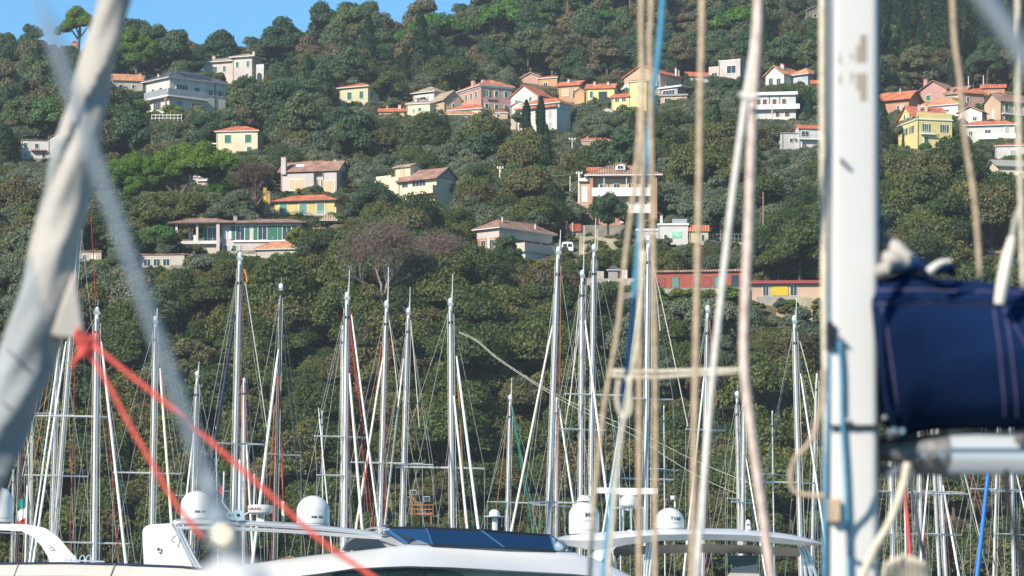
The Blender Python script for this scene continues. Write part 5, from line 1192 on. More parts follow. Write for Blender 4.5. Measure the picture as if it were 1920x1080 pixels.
yacht('sailing yacht with the brightest thick mast between the tan ropes', 88, (1216, 456), (1210, 1080), 12, [(748, 1168, 1262), (898, 1166, 1264)], [((1206, 520), (1143, 920), 5, CRM)], [((1222, 480), (1238, 620), 1.6, CRM), ((1226, 500), (1290, 800), 1.6, CRM)], mm=m_alu_w, ant=14)
yacht('sailing yacht with a mast behind the white rope and a round light on top', 98, (1327, 586), (1318, 1080), 9, [(806, 1286, 1360)], [((1322, 690), (1290, 1000), 5, WH)], [((1330, 600), (1344, 760), 2, m_rust)], ant=0)
yacht('small sailing yacht, left one of two close short masts by the thick rope', 108, (1382, 746), (1388, 1080), 7, [(936, 1364, 1412)], [], [], ant=0)
yacht('small sailing yacht, right one of two close short masts by the thick rope', 104, (1396, 738), (1391, 1080), 7, [(942, 1372, 1424)], [((1399, 860), (1424, 1010), 4, WH)], [], head=False, mm=m_alu_w)
yacht('sailing yacht with a bright mast between the thick rope and the foreground mast', 92, (1490, 606), (1503, 1080), 10, [(905, 1430, 1534)], [((1501, 700), (1545, 1000), 5, WH)], [((1500, 640), (1530, 760), 1.6, CRM)], ant=48)
yacht('sailing yacht with a slim mast hard against the left edge of the foreground mast', 100, (1532, 700), (1522, 1080), 6, [], [], [], head=False, mm=m_alu_w)
for i, (xt, xb, w_, lab, extra) in enumerate([
    (1671, 1675, 11, 'sailing yacht whose mast shows just right of the foreground mast under the boom bracket', {}),
    (1725, 1728, 9, 'sailing yacht with the left one of three close masts below the boom end', {'rolls': [((1741, 885), (1731, 1000), 5, WH)]}),
    (1752, 1762, 7, 'sailing yacht with the middle one of three close masts below the boom', {}),
    (1763, 1774, 8, 'sailing yacht with the right one of three close masts below the boom', {'rolls': [((1768, 910), (1798, 1080), 6, WH)]}),
    (1898, 1902, 9, 'sailing yacht whose mast passes behind the black hose at the right edge', {'rolls': [((1906, 890), (1918, 940), 4, WH)]})]):
    yacht(lab, 92 + i * 3, (xt - (xb - xt) * 1.4, 590 + i * 9), (xb, 1080), w_, [(922 + (i % 2) * 3, xt - 40, xt + 56), (1002, xt - 34, xt + 40)], mm=m_alu_w if i % 2 else m_alu, **extra)
yacht('sailing yacht with a bright blue furled foresail under the boom', 90, (1878, 600), (1864, 1080), 6, [(918, 1820, 1912)], [((1858, 840), (1832, 1080), 11, m_blueroll)], [((1815, 880), (1865, 1060), 1.6, RD), ((1806, 880), (1840, 1020), 1.6, CRM)], head=False)
yacht('yacht with a furled sail in a red cover below the gooseneck', 84, (1694, 640), (1700, 1080), 6, [], [((1696, 900), (1706, 1030), 11, m_redroll), ((1706, 900), (1738, 1080), 7, m_navyroll)], [], head=False)
# more distant rigging
for i, (x, yt, Y_) in enumerate([(60, 790, 118), (405, 800, 120), (604, 770, 118), (815, 800, 120), (1160, 780, 120), (1245, 760, 118), (1300, 790, 122), (1448, 770, 118), (1545, 800, 116), (25, 880, 122)]):
    if i in (3, 6, 8): continue
    yacht('distant yacht with a hair thin mast, %s' % ['one left of the leaning pale mast', 'one by the navy furled sail', 'one right of the black masted yacht', 'one left of the centre mast', 'one behind the blue rope', 'one right of the brightest thick mast', 'one left of the round light mast', 'one between the thick rope and the bright mast', 'one just left of the foreground mast', 'one over the left radome', 'one left of the thick red lined mast', 'one between the double mast and the cream line', 'one right of the small radar dome', 'one below the boom near the three masts', 'one behind the bright blue furled sail'][i],
          Y_, (x, yt), (x + (-3, 4, 2)[i % 3], 1080), 3.2, [(yt + 120, x - 26, x + 28)] if i % 2 else [], [], [], head=False, mm=m_alu_w, shrouds=bool(i % 3 == 0))

# ---------------------------------------------------------------- motor yachts in front
m_chrome = mat('polished_steel', (.66, .66, .66), .28, .05, 1, metal=.6); m_shade = mat('grey_canvas', (.30, .31, .31), .8, .1, 2); m_beige = mat('beige_canvas', (.60, .56, .49), .85, .08, 1.2, bump=.01)
m_under = mat('grey_hardtop_lining', (.40, .37, .34), .6, .08, 1); m_blackp = mat('black_plastic', (.015, .015, .018), .4, .1, 2); m_ink = mat('dark_print', (.03, .03, .035), .6, 0, 1); m_redink = mat('red_print', (.35, .02, .04), .6, 0, 1)
def tinted():
    m = bpy.data.materials.new('blue_tinted_acrylic'); m.use_nodes = True; n = m.node_tree.nodes; L = m.node_tree.links
    n.remove(n['Principled BSDF']); t = n.new('ShaderNodeBsdfTransparent'); t.inputs[0].default_value = (.45, .58, .66, 1)
    g = n.new('ShaderNodeBsdfGlossy'); g.inputs['Roughness'].default_value = .04; g.inputs[0].default_value = (.35, .45, .55, 1)
    d = n.new('ShaderNodeBsdfDiffuse'); d.inputs[0].default_value = (.025, .06, .09, 1)
    s1 = n.new('ShaderNodeMixShader'); s1.inputs[0].default_value = .22; L.new(t.outputs[0], s1.inputs[1]); L.new(d.outputs[0], s1.inputs[2])
    f = n.new('ShaderNodeFresnel'); f.inputs[0].default_value = 1.45
    s2 = n.new('ShaderNodeMixShader'); L.new(f.outputs[0], s2.inputs[0]); L.new(s1.outputs[0], s2.inputs[1]); L.new(g.outputs[0], s2.inputs[2]); L.new(s2.outputs[0], n['Material Output'].inputs[0])
    return m
m_tint = tinted()
def text_on(body, x, z, size, cyl, mt, parent, name='lettering', bold=0):
    """flat lettering wrapped on an upright cylinder face: cyl = (cx, cy, radius function of z)"""
    cu = bpy.data.curves.new(name, 'FONT'); cu.body = body; cu.size = size; cu.align_x = 'CENTER'; cu.offset = bold; cu.resolution_u = 2
    t = bpy.data.objects.new('t', cu); COL.objects.link(t); bpy.context.view_layer.update()
    me = bpy.data.meshes.new_from_object(t.evaluated_get(bpy.context.evaluated_depsgraph_get())); COL.objects.unlink(t); bpy.data.objects.remove(t)
    cx, cy, rf = cyl
    for v in me.vertices:
        X, Z = x + v.co.x, z + v.co.y
        if rf is None: v.co = Vector((X, cy - .004, Z)); continue
        rr_ = rf(Z) + .004; an = (X - cx) / rr_; v.co = Vector((cx + rr_ * math.sin(an), cy - rr_ * math.cos(an), Z))
    me.materials.clear(); me.materials.append(mt)
    o = bpy.data.objects.new(name, me); COL.objects.link(o); o.parent = parent; return o
def dome(parent, base, px, py0, py1, wpx, Y, txt=None, tx=.3, tz=.36, ts=.16, t2=None, cap=False, flare=1.0, pm=m_ink):
    """a satellite dome: an upright barrel closed by a half globe"""
    k = Y / F; c = P(px, py1, Y) - base; R_ = wpx * k / 2; H = (py1 - py0) * k
    hs = R_ * .95; st = H - hs
    prof = [(R_ * .9 * flare, 0), (R_ * .98 * flare, .015), (R_ * flare, .05), (R_, st * .6), (R_, st)]
    for i in range(1, 11): a = i / 10 * math.pi / 2; prof.append((max(R_ * math.cos(a), .003), st + hs * math.sin(a)))
    d = MB().lathe(c, prof, 36).build('satellite_dome', m_gel, parent, smooth=True); auto_smooth(d, 30)
    MB().lathe(c, [(R_ * flare + .003, st * .18), (R_ * flare + .003, st * .18 + .008)], 36).build('seam', m_rail, d)
    def rf(z):
        zz = z - c.z
        return R_ if zz < st else R_ * math.sqrt(max(.05, 1 - ((zz - st) / hs) ** 2))
    if txt: text_on(txt, c.x + tx * R_, c.z + tz * H, ts, (c.x, c.y, rf), pm, d, bold=.002)
    if t2: text_on(t2, c.x + tx * R_ * .7, c.z + (tz - .14) * H, ts * .55, (c.x, c.y, rf), mat('grey_print', (.35, .36, .38), .6), d)
    MB().lathe(c - Vector((0, 0, .06)), [(R_ * .5, 0), (R_ * .5, .059)], 20).build('foot', m_rail, d)
    return d

# --- centre yacht
Y = 60.0; k = Y / F
def E(px, py, dy=0): return P(px, py, Y + dy)
bA = P(700, 1330, Y); bA.z = 0
rA = empty('motor_yacht', bA, 0, 'big white motor yacht with two radomes, chrome arch and blue tinted windscreen', 'motor yacht')
def put(mb, name, m, sm=None, parent=None, root=None, base=None):
    mb.v = [v - (base or bA) for v in mb.v]; o = mb.build(name, m, parent or root or rA)
    if sm: auto_smooth(o, sm)
    return o
hl = hull_mesh(17, 4.8, 1.9, 0); o = hl.build('hull', m_gel, rA); auto_smooth(o, 40); o.location = (.6, 2.2, 0)
# superstructure: sections along x, outline lines read from the picture
xs = [372, 400, 440, 480, 540, 600, 660, 720, 765, 800, 850, 900, 960, 1020, 1075, 1110, 1140, 1165, 1184]
topl = [(372, 1082), (400, 1066), (480, 1056), (600, 1040), (700, 1030), (765, 1021), (900, 1026), (1075, 1037), (1120, 1050), (1184, 1080)]
fold = [(372, 1100), (480, 1070), (600, 1052), (700, 1043), (800, 1038), (860, 1043), (900, 1046), (1000, 1051), (1075, 1054), (1120, 1062), (1184, 1084)]
brow = [(372, 1120), (480, 1090), (600, 1075), (620, 1068), (760, 1061), (860, 1064), (960, 1070), (1075, 1076), (1184, 1088)]
def ip(tb, x): return float(np.interp(x, [a for a, b in tb], [b for a, b in tb]))
V = []; Fc = []; N = 9
for x in xs:
    t, f, b = ip(topl, x), ip(fold, x), ip(brow, x)
    out = -.55 - .5 * math.exp(-((x - 900) / 200) ** 2)
    V += [E(x, t, 3.6), E(x, t - 1, 1.5), E(x, t, .12), E(x, t + .35 * (f - t), 0), E(x, f, -.25), E(x, b, out), E(x, b + 1.6, out + .06), E(x, b + 4, 0.3), E(x, 1260, .35)]
for i in range(len(xs) - 1):
    for j in range(N - 1): a = i * N + j; Fc.append((a, a + 1, a + N + 1, a + N))
Fc.append(tuple(range(N))); Fc.append(tuple((len(xs) - 1) * N + j for j in range(N - 1, -1, -1)))
o = put(MB().add(V, Fc), 'superstructure', m_gel); fixn(o); auto_smooth(o, 28)
# side window strip below the brow
mb = MB(); pts = [(628, 1067), (690, 1065), (760, 1064), (820, 1066), (862, 1074), (900, 1100), (880, 1130), (600, 1130)]
vs = [E(x, y, .27) for x, y in pts] + [E(x, y, .40) for x, y in pts]; n_ = len(pts)
w_ = put(mb.add(vs, [tuple(range(n_)), tuple(range(2 * n_ - 1, n_ - 1, -1))] + [(i, i + n_, (i + 1) % n_ + n_, (i + 1) % n_) for i in range(n_)]), 'side_window', m_cabin)
for x in (727, 797): put(MB().box(*(sorted((E(x - .6, 1080).x, E(x + .6, 1080).x))), Y + .22, Y + .26, E(0, 1130).z, E(0, 1066).z), 'mullion', m_blackp, parent=w_)
put(MB().box(E(744, 0).x, E(796, 0).x, Y + .20, Y + .24, E(0, 1130).z, E(0, 1069).z), 'blind', m_shade, parent=w_)
# tinted windscreen: leaning panels with frames
ws = [((722, 989, -.1), (765, 1022, .1)), ((830, 991, -.5), (850, 1024, -.05)), ((905, 996, -.55), (950, 1029, -.1)), ((1030, 1004, -.2), (1000, 1031, .0)), ((1036, 1004, .3), (1074, 1036, .4))]
ws = [((720, 989, 1.0), (766, 1022, .6)), ((800, 990, .35), (812, 1023, .05)), ((902, 994, .3), (948, 1028, 0)), ((1032, 1004, .4), (1040, 1034, .1)), ((1034, 1005, 1.2), (1074, 1037, .9))]
for i in range(4):
    a, b = ws[i], ws[i + 1]
    q = [E(*a[0]), E(*b[0]), E(*b[1]), E(*a[1])]; off = Vector((0, .025, 0))
    p_ = put(MB().add(q + [v + off for v in q], [(0, 1, 2, 3), (7, 6, 5, 4), (0, 4, 5, 1), (1, 5, 6, 2), (2, 6, 7, 3), (3, 7, 4, 0)]), 'windscreen_panel', m_tint)
    put(MB().tube([q[0], q[1]], .018, 5), 'frame', m_blackp, parent=p_); put(MB().tube([q[1], q[2]], .014, 5), 'frame', mat('blue_frame', (.03, .10, .22), .2), parent=p_)
    put(MB().tube([q[3], q[2]], .02, 5), 'gasket', m_blackp, parent=p_)
put(MB().tube([E(720, 989, 1.0), E(766, 1022, .6)], .05, 6), 'windscreen_post', mat('blue_frame', (.03, .10, .22), .2))
# seat backs behind the glass
for (x, y, r1) in ((805, 1034, .30), (1035, 1040, .26)):
    put(MB().lathe(E(x, y, 1.4), [(r1, 0), (r1 * .95, .14), (r1 * .7, .22), (.05, .25)], 20), 'seat_back', m_shade, 30)
# folded grey canopy left of the screen
mb = MB(); q = [(640, 1033), (652, 1014), (680, 1006), (722, 1000), (760, 1022), (700, 1030)]
n_ = len(q); vs = [E(x, y, .4) for x, y in q] + [E(x, y - 1, 1.8) for x, y in q]
o = put(mb.add(vs, [tuple(range(n_)), tuple(range(2 * n_ - 1, n_ - 1, -1))] + [(i, i + n_, (i + 1) % n_ + n_, (i + 1) % n_) for i in range(n_)]), 'folded_canopy', m_shade); fixn(o)
for pts in ([(642, 1032), (656, 1012), (700, 998), (730, 992)], [(676, 1004), (700, 1004), (740, 1016)], [(652, 1012), (690, 992), (722, 990)]):
    put(MB().tube(bezier([E(x, y, .3) for x, y in pts], 4), .014, 5), 'canopy_frame', m_chrome)
# chrome arch
def rail(pts, r, name='arch_tube', m=m_chrome, root=None, base=None): return put(MB().tube(bezier([E(*p) if len(p) == 3 else E(*p) for p in pts], 6), r, 8), name, m, 60, root=root, base=base)
rail([(328, 984), (345, 979), (420, 980), (520, 985), (620, 992), (690, 1000), (716, 1006)], .042)
rail([(330, 990), (348, 990), (420, 991), (520, 995), (610, 1001), (680, 1006), (716, 1008)], .030)
rail([(328, 984, 1.6), (345, 978, 1.6), (520, 983, 1.6), (690, 999, 1.6)], .042)
rail([(328, 983), (340, 1010), (356, 1042), (371, 1068)], .032); rail([(334, 983), (348, 1012), (364, 1044), (378, 1068)], .026)
rail([(404, 1016, .5), (396, 1040, .5), (386, 1076, .5)], .06, 'support_leg', m_navyroll)
put(MB().add([E(346, 984), E(700, 1001), E(700, 1001, 1.6), E(346, 984, 1.6), E(346, 986), E(700, 1003), E(700, 1003, 1.6), E(346, 986, 1.6)], [(0, 1, 2, 3), (7, 6, 5, 4), (0, 4, 5, 1), (1, 5, 6, 2), (2, 6, 7, 3), (3, 7, 4, 0)]), 'arch_deck', m_rail)
dA = dome(rA, bA, 369, 920, 979, 61, Y + .6, 'sea tel', .30, .28, .07)
dB = dome(rA, bA, 587, 929, 988, 62, Y + .6, 'sea tel', .30, .26, .07)
# radar on a pedestal
c = E(488, 978, .6) - bA
rd_ = MB().lathe(c + Vector((0, 0, .115)), [(.15, 0), (.185, .02), (.195, .07), (.195, .12), (.185, .14), (.03, .145)], 28).build('radar_dome', m_gel, rA); auto_smooth(rd_, 30)
MB().add([c + Vector(v) for v in ((-.07, -.06, -.02), (.07, -.06, -.02), (.07, .06, -.02), (-.07, .06, -.02), (-.04, -.04, .11), (.04, -.04, .11), (.04, .04, .11), (-.04, .04, .11))], [(3, 2, 1, 0), (4, 5, 6, 7), (0, 1, 5, 4), (1, 2, 6, 5), (2, 3, 7, 6), (3, 0, 4, 7)]).build('pedestal', m_gel, rd_)
text_on('FURUNO', c.x - .09, c.z + .175, .055, (c.x, c.y, lambda z: .196), m_redink, rd_, bold=.002)
# horns
for (x, r1) in ((447, .088), (431, .06)):
    h_ = MB().lathe(E(x, 966, -.1) - bA, [(r1, -.0), (r1 * 1.02, .012), (r1 * .7, .05), (r1 * .4, .12), (.02, .28)], 18, axis='y').build('horn', m_chrome, rA); fixn(h_); auto_smooth(h_, 40)
    MB().lathe(E(x, 966, -.105) - bA, [(r1 * .3, -.004), (r1 * .3, .01)], 10, axis='y').build('horn_mouth', m_blackp, h_)
# tuning fork antenna
rail([(417, 940, .5), (430, 958, .5), (442, 965, .5), (458, 965, .5), (472, 956, .5), (477, 945, .5)], .012, 'antenna_bracket', m_gel)
rail([(417, 942, .5), (419, 925, .5), (420, 884, .5)], .012, 'antenna', m_gel); rail([(476, 946, .5), (477, 920, .5), (477, 888, .5)], .012, 'antenna', m_gel)
rail([(449, 978, .5), (449, 930, .5), (450, 862, .5)], .022, 'light_mast', m_gel)
rail([(531, 982, .8), (531, 940, .8)], .026, 'flag_stub', m_cream)
fl = MB().add([E(418, 908, .5), E(411, 918, .5), E(413, 928, .5), E(419, 926, .5)], [(0, 1, 2, 3)]).add([E(418, 908, .52), E(411, 918, .52), E(413, 928, .52), E(419, 926, .52)], [(3, 2, 1, 0)])
put(fl, 'pennant', m_redroll)
# left wing panel with the maker's emblem
mb = MB(); q = [(270, 1062), (267, 1000), (268, 992), (274, 986), (284, 983), (322, 981), (332, 998), (364, 1064)]
n_ = len(q); vs = [E(x, y, -.05) for x, y in q] + [E(x, y, .12) for x, y in q]
o = put(mb.add(vs, [tuple(range(n_)), tuple(range(2 * n_ - 1, n_ - 1, -1))] + [(i, i + n_, (i + 1) % n_ + n_, (i + 1) % n_) for i in range(n_)]), 'wing_panel', m_gel); fixn(o)
bv = o.modifiers.new('edge', 'BEVEL'); bv.width = .03; bv.segments = 3; bv.limit_method = 'ANGLE'
em = MB()
for poly in ([(295, 1027), (299, 1027), (299, 1032), (295, 1033)], [(300, 1028), (302, 1031), (300, 1033)], [(303, 1028), (305, 1030), (304, 1036), (301, 1040), (299, 1038), (302, 1035)], [(297, 1035), (300, 1034.5), (300, 1036), (298, 1036.5)], [(299, 1043), (300.5, 1042), (300.5, 1044)]):
    n_ = len(poly); em.add([E(x, y, -.055) for x, y in poly] + [E(x, y, -.045) for x, y in poly], [tuple(range(n_)), tuple(range(2 * n_ - 1, n_ - 1, -1))] + [(i, i + n_, (i + 1) % n_ + n_, (i + 1) % n_) for i in range(n_)])
put(em, 'emblem', m_ink, parent=o)
rail([(329, 1018, -.12), (322, 1014, -.15), (325, 1008, -.15), (331, 1004, -.1)], .006, 'handle', m_blackp)

# --- left yacht
bL = P(120, 1330, 58); bL.z = 0; Ysave = Y; Y = 57.0
rL = empty('motor_yacht', bL, 0, 'motor yacht at the bottom left with a white curved arch and long beige cockpit canopy', 'motor yacht')
o = hull_mesh(13, 4.2, 1.7, 0).build('hull', m_gel, rL); auto_smooth(o, 40); o.location = (-1.2, 2.2, 0)
mb = MB(); top_ = [(-420, 1075), (-200, 1062), (0, 1057), (120, 1056), (240, 1059), (340, 1063), (384, 1068)]
V = []; Fc = []
for x, y in top_: V += [E(x, y, 3.2), E(x, y - .8, 1.6), E(x, y, .05), E(x, y + 1, -.03), E(x, y + 22 + (0 if x < 330 else 30), -.25), E(x, 1250, -.1), E(x, 1250, 3.2)]
for i in range(len(top_) - 1):
    for j in range(6): a = i * 7 + j; Fc.append((a, a + 1, a + 8, a + 7))
Fc += [tuple(range(7)), tuple((len(top_) - 1) * 7 + j for j in range(6, -1, -1))]
o = put(mb.add(V, Fc), 'canopy', m_beige, root=rL, base=bL); fixn(o); auto_smooth(o, 40)
q = put(MB().tube([E(x, y - .3, -.04) for x, y in top_], .018, 6), 'piping', m_navyroll, parent=o, base=bL)
for x in (34, 215): put(MB().tube([E(x, 1058, -.05), E(x - 8, 1080, -.27)], .008, 4), 'seam', m_shade, parent=o, base=bL)
outl = [(-120, 990), (-60, 984), (0, 982), (50, 983), (85, 990), (110, 1008), (130, 1032), (152, 1057)]; inn = [(-120, 1002), (-60, 997), (0, 994), (40, 996), (62, 1006), (78, 1024), (90, 1044), (95, 1057)]
mb = MB(); V = []; Fc = []
for (a, b), (c_, d) in zip(outl, inn): V += [E(a, b, .9), E(c_, d, .9), E(c_, d, 1.5), E(a, b, 1.5)]
for i in range(len(outl) - 1):
    for j in range(4): a = i * 4 + j; b = i * 4 + (j + 1) % 4; Fc.append((a, b, b + 4, a + 4))
Fc += [(0, 1, 2, 3), (31, 30, 29, 28)]
o = put(mb.add(V, Fc), 'arch', m_gel, root=rL, base=bL); fixn(o); auto_smooth(o, 40)
dome(rL, bL, -3, 913, 980, 56, Y + 1.2)
put(MB().tube(bezier([E(92, 1022, .88), E(96, 1025, .84), E(93, 1030, .88)], 4), .008, 5), 'shackle', m_rail, root=rL, base=bL)
for x in (132, 148, 160): put(MB().tube(bezier([E(x, 1056, .2), E(x + 3, 1044, .2), E(x + 9, 1042, .2), E(x + 12, 1056, .2)], 4), .009, 6), 'bracket', m_chrome, root=rL, base=bL)
put(MB().tube([E(120, 1050, .5), E(196, 1053, .5)], .012, 6), 'grab_rail', m_chrome, root=rL, base=bL)
# Italian tricolour on a staff
bF = E(44, 1000, 4)
fr = empty('ensign', bF, 0, 'small drooping Italian flag beside the black mast at the left', 'flag')
MB().tube([(0, 0, -1.5), (.06, 0, .75)], .012, 5).build('staff', m_wsail, fr)
k_ = (Y + 4) / F
for (a, b, m) in ((0, 1, m_green), (1, 2, m_wsail), (2, 3, m_redroll)):
    V = []
    for i in range(6):
        u = i / 5; V += [(.05 - u * .13 - a * .01, .02 * math.sin(u * 9), .58 - a * .17 - u * .06), (.05 - u * .13 - b * .01, .02 * math.sin(u * 9 + 1), .58 - b * .17 - u * .06)]
    MB().add(V, [(i * 2, i * 2 + 2, i * 2 + 3, i * 2 + 1) for i in range(5)]).build('stripe', m, fr)

# --- right yacht with the hardtop
Y = 62.0; bR = P(1300, 1330, Y); bR.z = 0
rR = empty('motor_yacht', bR, 0, 'white motor yacht on the right with broad hardtop, three radomes and open array radar', 'motor yacht')
o = hull_mesh(18, 5, 1.9, 0).build('hull', m_gel, rR); auto_smooth(o, 40); o.location = (0, 2.4, 0)
put(MB().box(E(1080, 0).x, E(1560, 0).x, Y + .3, Y + 4, 1.6, E(0, 1115).z), 'deckhouse', m_gel, root=rR, base=bR)
tp = [(1046, 1008), (1060, 1005), (1100, 1000), (1160, 996), (1240, 993), (1320, 992), (1400, 994), (1460, 999), (1510, 1008), (1541, 1018)]
bt = [(1046, 1013), (1060, 1022), (1100, 1030), (1130, 1032), (1170, 1022), (1240, 1014), (1320, 1012), (1400, 1014), (1460, 1019), (1510, 1023), (1541, 1021)]
V = []; Fc = []; xs = [1046, 1060, 1080, 1100, 1125, 1150, 1175, 1205, 1240, 1280, 1320, 1360, 1400, 1440, 1470, 1500, 1525, 1541]
for x in xs:
    t, b = ip(tp, x), ip(bt, x); mid = (t * .55 + b * .45)
    V += [E(x, t + .5, 3.4), E(x, t - .5, 2.0), E(x, t, .25), E(x, mid, 0), E(x, b, .1), E(x, b - 1, .3), E(x, b + .5, .45), E(x, b + 1, 3.2), E(x, b - 2, 3.4)]
N = 9
for i in range(len(xs) - 1):
    for j in range(N): a = i * N + j; b = i * N + (j + 1) % N; Fc.append((a, b, b + N, a + N))
Fc += [tuple(range(N)), tuple((len(xs) - 1) * N + j for j in range(N - 1, -1, -1))]
o = put(MB().add(V, Fc), 'hardtop', m_gel, root=rR, base=bR); fixn(o); auto_smooth(o, 35)
# lining hanging below
mb = MB(); V = []
for x, b in ((1150, 1026), (1240, 1022), (1320, 1020), (1400, 1022), (1500, 1028)):
    V += [E(x, b, .5), E(x, b + 16, .9), E(x, b + 16, 2.8), E(x, b, 3.0)]
Fc = []
for i in range(4):
    for j in range(4): a = i * 4 + j; b = i * 4 + (j + 1) % 4; Fc.append((a, b, b + 4, a + 4))
Fc += [(0, 1, 2, 3), (19, 18, 17, 16)]
o = put(mb.add(V, Fc), 'ceiling_lining', m_under, root=rR, base=bR); fixn(o)
def rr_(pts, r, name, m=m_chrome): return put(MB().tube(bezier([E(*p) for p in pts], 5), r, 8), name, m, 60, root=rR, base=bR)
# raked white leg
q = [(1128, 1022), (1166, 1018), (1150, 1030), (1132, 1046), (1118, 1064), (1096, 1064), (1092, 1052)]
n_ = len(q); mb = MB().add([E(x, y, .1) for x, y in q] + [E(x, y, .7) for x, y in q], [tuple(range(n_)), tuple(range(2 * n_ - 1, n_ - 1, -1))] + [(i, i + n_, (i + 1) % n_ + n_, (i + 1) % n_) for i in range(n_)])
o = put(mb, 'raked_leg', m_gel, root=rR, base=bR); fixn(o)
for dx in (0, 5, 11): rr_([(1216 + dx, 1016, .4), (1211 + dx, 1040, .4), (1207 + dx * .8, 1100, .4)], .024, 'hardtop_strut')
for dx in (0, 7, 14): rr_([(1497 + dx, 1024, .5), (1506 + dx, 1048, .5), (1514 + dx * 1.6, 1100, .5)], .026, 'hardtop_strut')
put(MB().box(E(1310, 0).x, E(1320, 0).x, Y + 1.5, Y + 1.7, E(0, 1110).z, E(0, 1042).z), 'inner_post', m_gel, root=rR, base=bR)
q = [(1363, 1042), (1422, 1041), (1418, 1058), (1384, 1064), (1372, 1060)]; n_ = 5
put(MB().add([E(x, y, .9) for x, y in q] + [E(x, y, 1.1) for x, y in q], [tuple(range(n_)), tuple(range(2 * n_ - 1, n_ - 1, -1))] + [(i, i + n_, (i + 1) % n_ + n_, (i + 1) % n_) for i in range(n_)]), 'console_screen', mat('dark_red_screen', (.04, .012, .012), .15), root=rR, base=bR)
q = [(1364, 1080), (1372, 1066), (1388, 1062), (1420, 1059), (1428, 1100), (1350, 1110)]; n_ = 6
put(MB().add([E(x, y, .7) for x, y in q] + [E(x, y, 1.3) for x, y in q], [tuple(range(n_)), tuple(range(2 * n_ - 1, n_ - 1, -1))] + [(i, i + n_, (i + 1) % n_ + n_, (i + 1) % n_) for i in range(n_)]), 'helm_seat', m_under, root=rR, base=bR)
put(MB().lathe(E(1384, 1037, .7), [(.02, -.02), (.04, 0), (.02, .02)], 10), 'spot_lamp', m_chrome, root=rR, base=bR)
d1 = dome(rR, bR, 1095, 940, 1002, 57, Y + .7, 'M60', .45, .50, .11, 'TracVision', flare=1.0)
c = P(1097, 940, Y + .7) - bR
MB().lathe(c, [(.135, 0), (.135, .02), (.115, .03), (.10, .085), (.085, .09), (.01, .095)], 24).build('cap', m_gel, d1)
d2 = dome(rR, bR, 1255, 952, 995, 56, Y + .7, 'TV60', .42, .42, .085, 'TracVision')
# small dome on a tubular stand with the open array on top
dome(rR, bR, 1179, 924, 950, 32, Y + .7)
fr_ = rr_([(1148, 1000, .7), (1149, 956, .7), (1156, 952, .7), (1200, 952, .7), (1207, 956, .7), (1208, 998, .7)], .014, 'dome_stand'); rr_([(1168, 998, .9), (1168, 953, .9)], .018, 'dome_stand'); rr_([(1184, 998, .5), (1183, 953, .5)], .012, 'dome_stand')
ar = MB().prism([(E(1120, 0).x, E(0, 920).z), (E(1162, 0).x, E(0, 922.5).z), (E(1170, 0).x, E(0, 925).z), (E(1190, 0).x, E(0, 925).z), (E(1198, 0).x, E(0, 922.5).z), (E(1236, 0).x, E(0, 922).z), (E(1237, 0).x, E(0, 911.5).z), (E(1120, 0).x, E(0, 910).z)], Y + .6, Y + .76)
put(ar, 'radar_array', m_gel, root=rR, base=bR)
d = MB().lathe(E(1403, 993, .6), [(.055, 0), (.05, .03), (.042, .04), (.042, .11), (.03, .15), (.005, .165)], 14); o = put(d, 'gps_antenna', m_gel, 40, root=rR, base=bR)
put(MB().box(E(1404, 0).x, E(1408, 0).x, Y + .55, Y + .57, E(0, 982).z, E(0, 979).z), 'lens', m_blackp, parent=o, base=bR)
rr_([(1266, 960, 1.0), (1265, 930, 1.0)], .012, 'camera_stalk', m_gel); put(MB().box(E(1262, 0).x, E(1268.5, 0).x, Y + .95, Y + 1.05, E(0, 930).z, E(0, 923).z), 'stalk_head', m_gel, root=rR, base=bR)
put(MB().lathe(E(1181, 1001, .3), [(.06, 0), (.06, .03), (.035, .06), (.01, .065)], 12), 'deck_light', m_gel, root=rR, base=bR)
put(MB().tube([E(1320, 992, .9), E(1385, 993, .9)], .012, 5), 'roof_rail', m_chrome, root=rR, base=bR)
# small radar on a pole between the two
Y = 82.0; b_ = P(921, 1600, Y); b_.z = 0
r_ = empty('radar_pole', b_, 0, 'small round radar on a white pole behind the tinted windscreen', 'radar')
put(MB().tube([E(928, 1480), E(928, 972)], .06, 8), 'pole', m_gel, root=r_, base=b_)
put(MB().lathe(E(927, 969), [(.22, 0), (.22, .015)], 20), 'platform', m_gel, root=r_, base=b_)
put(MB().lathe(E(927, 967), [(.11, 0), (.115, .05), (.10, .09), (.06, .125), (.01, .135)], 20), 'radome', m_gel, 40, root=r_, base=b_)
for x in (909, 941): put(MB().tube([E(x, 968), E(x, 988)], .01, 4), 'stay', m_rail, root=r_, base=b_)
Y = Ysave
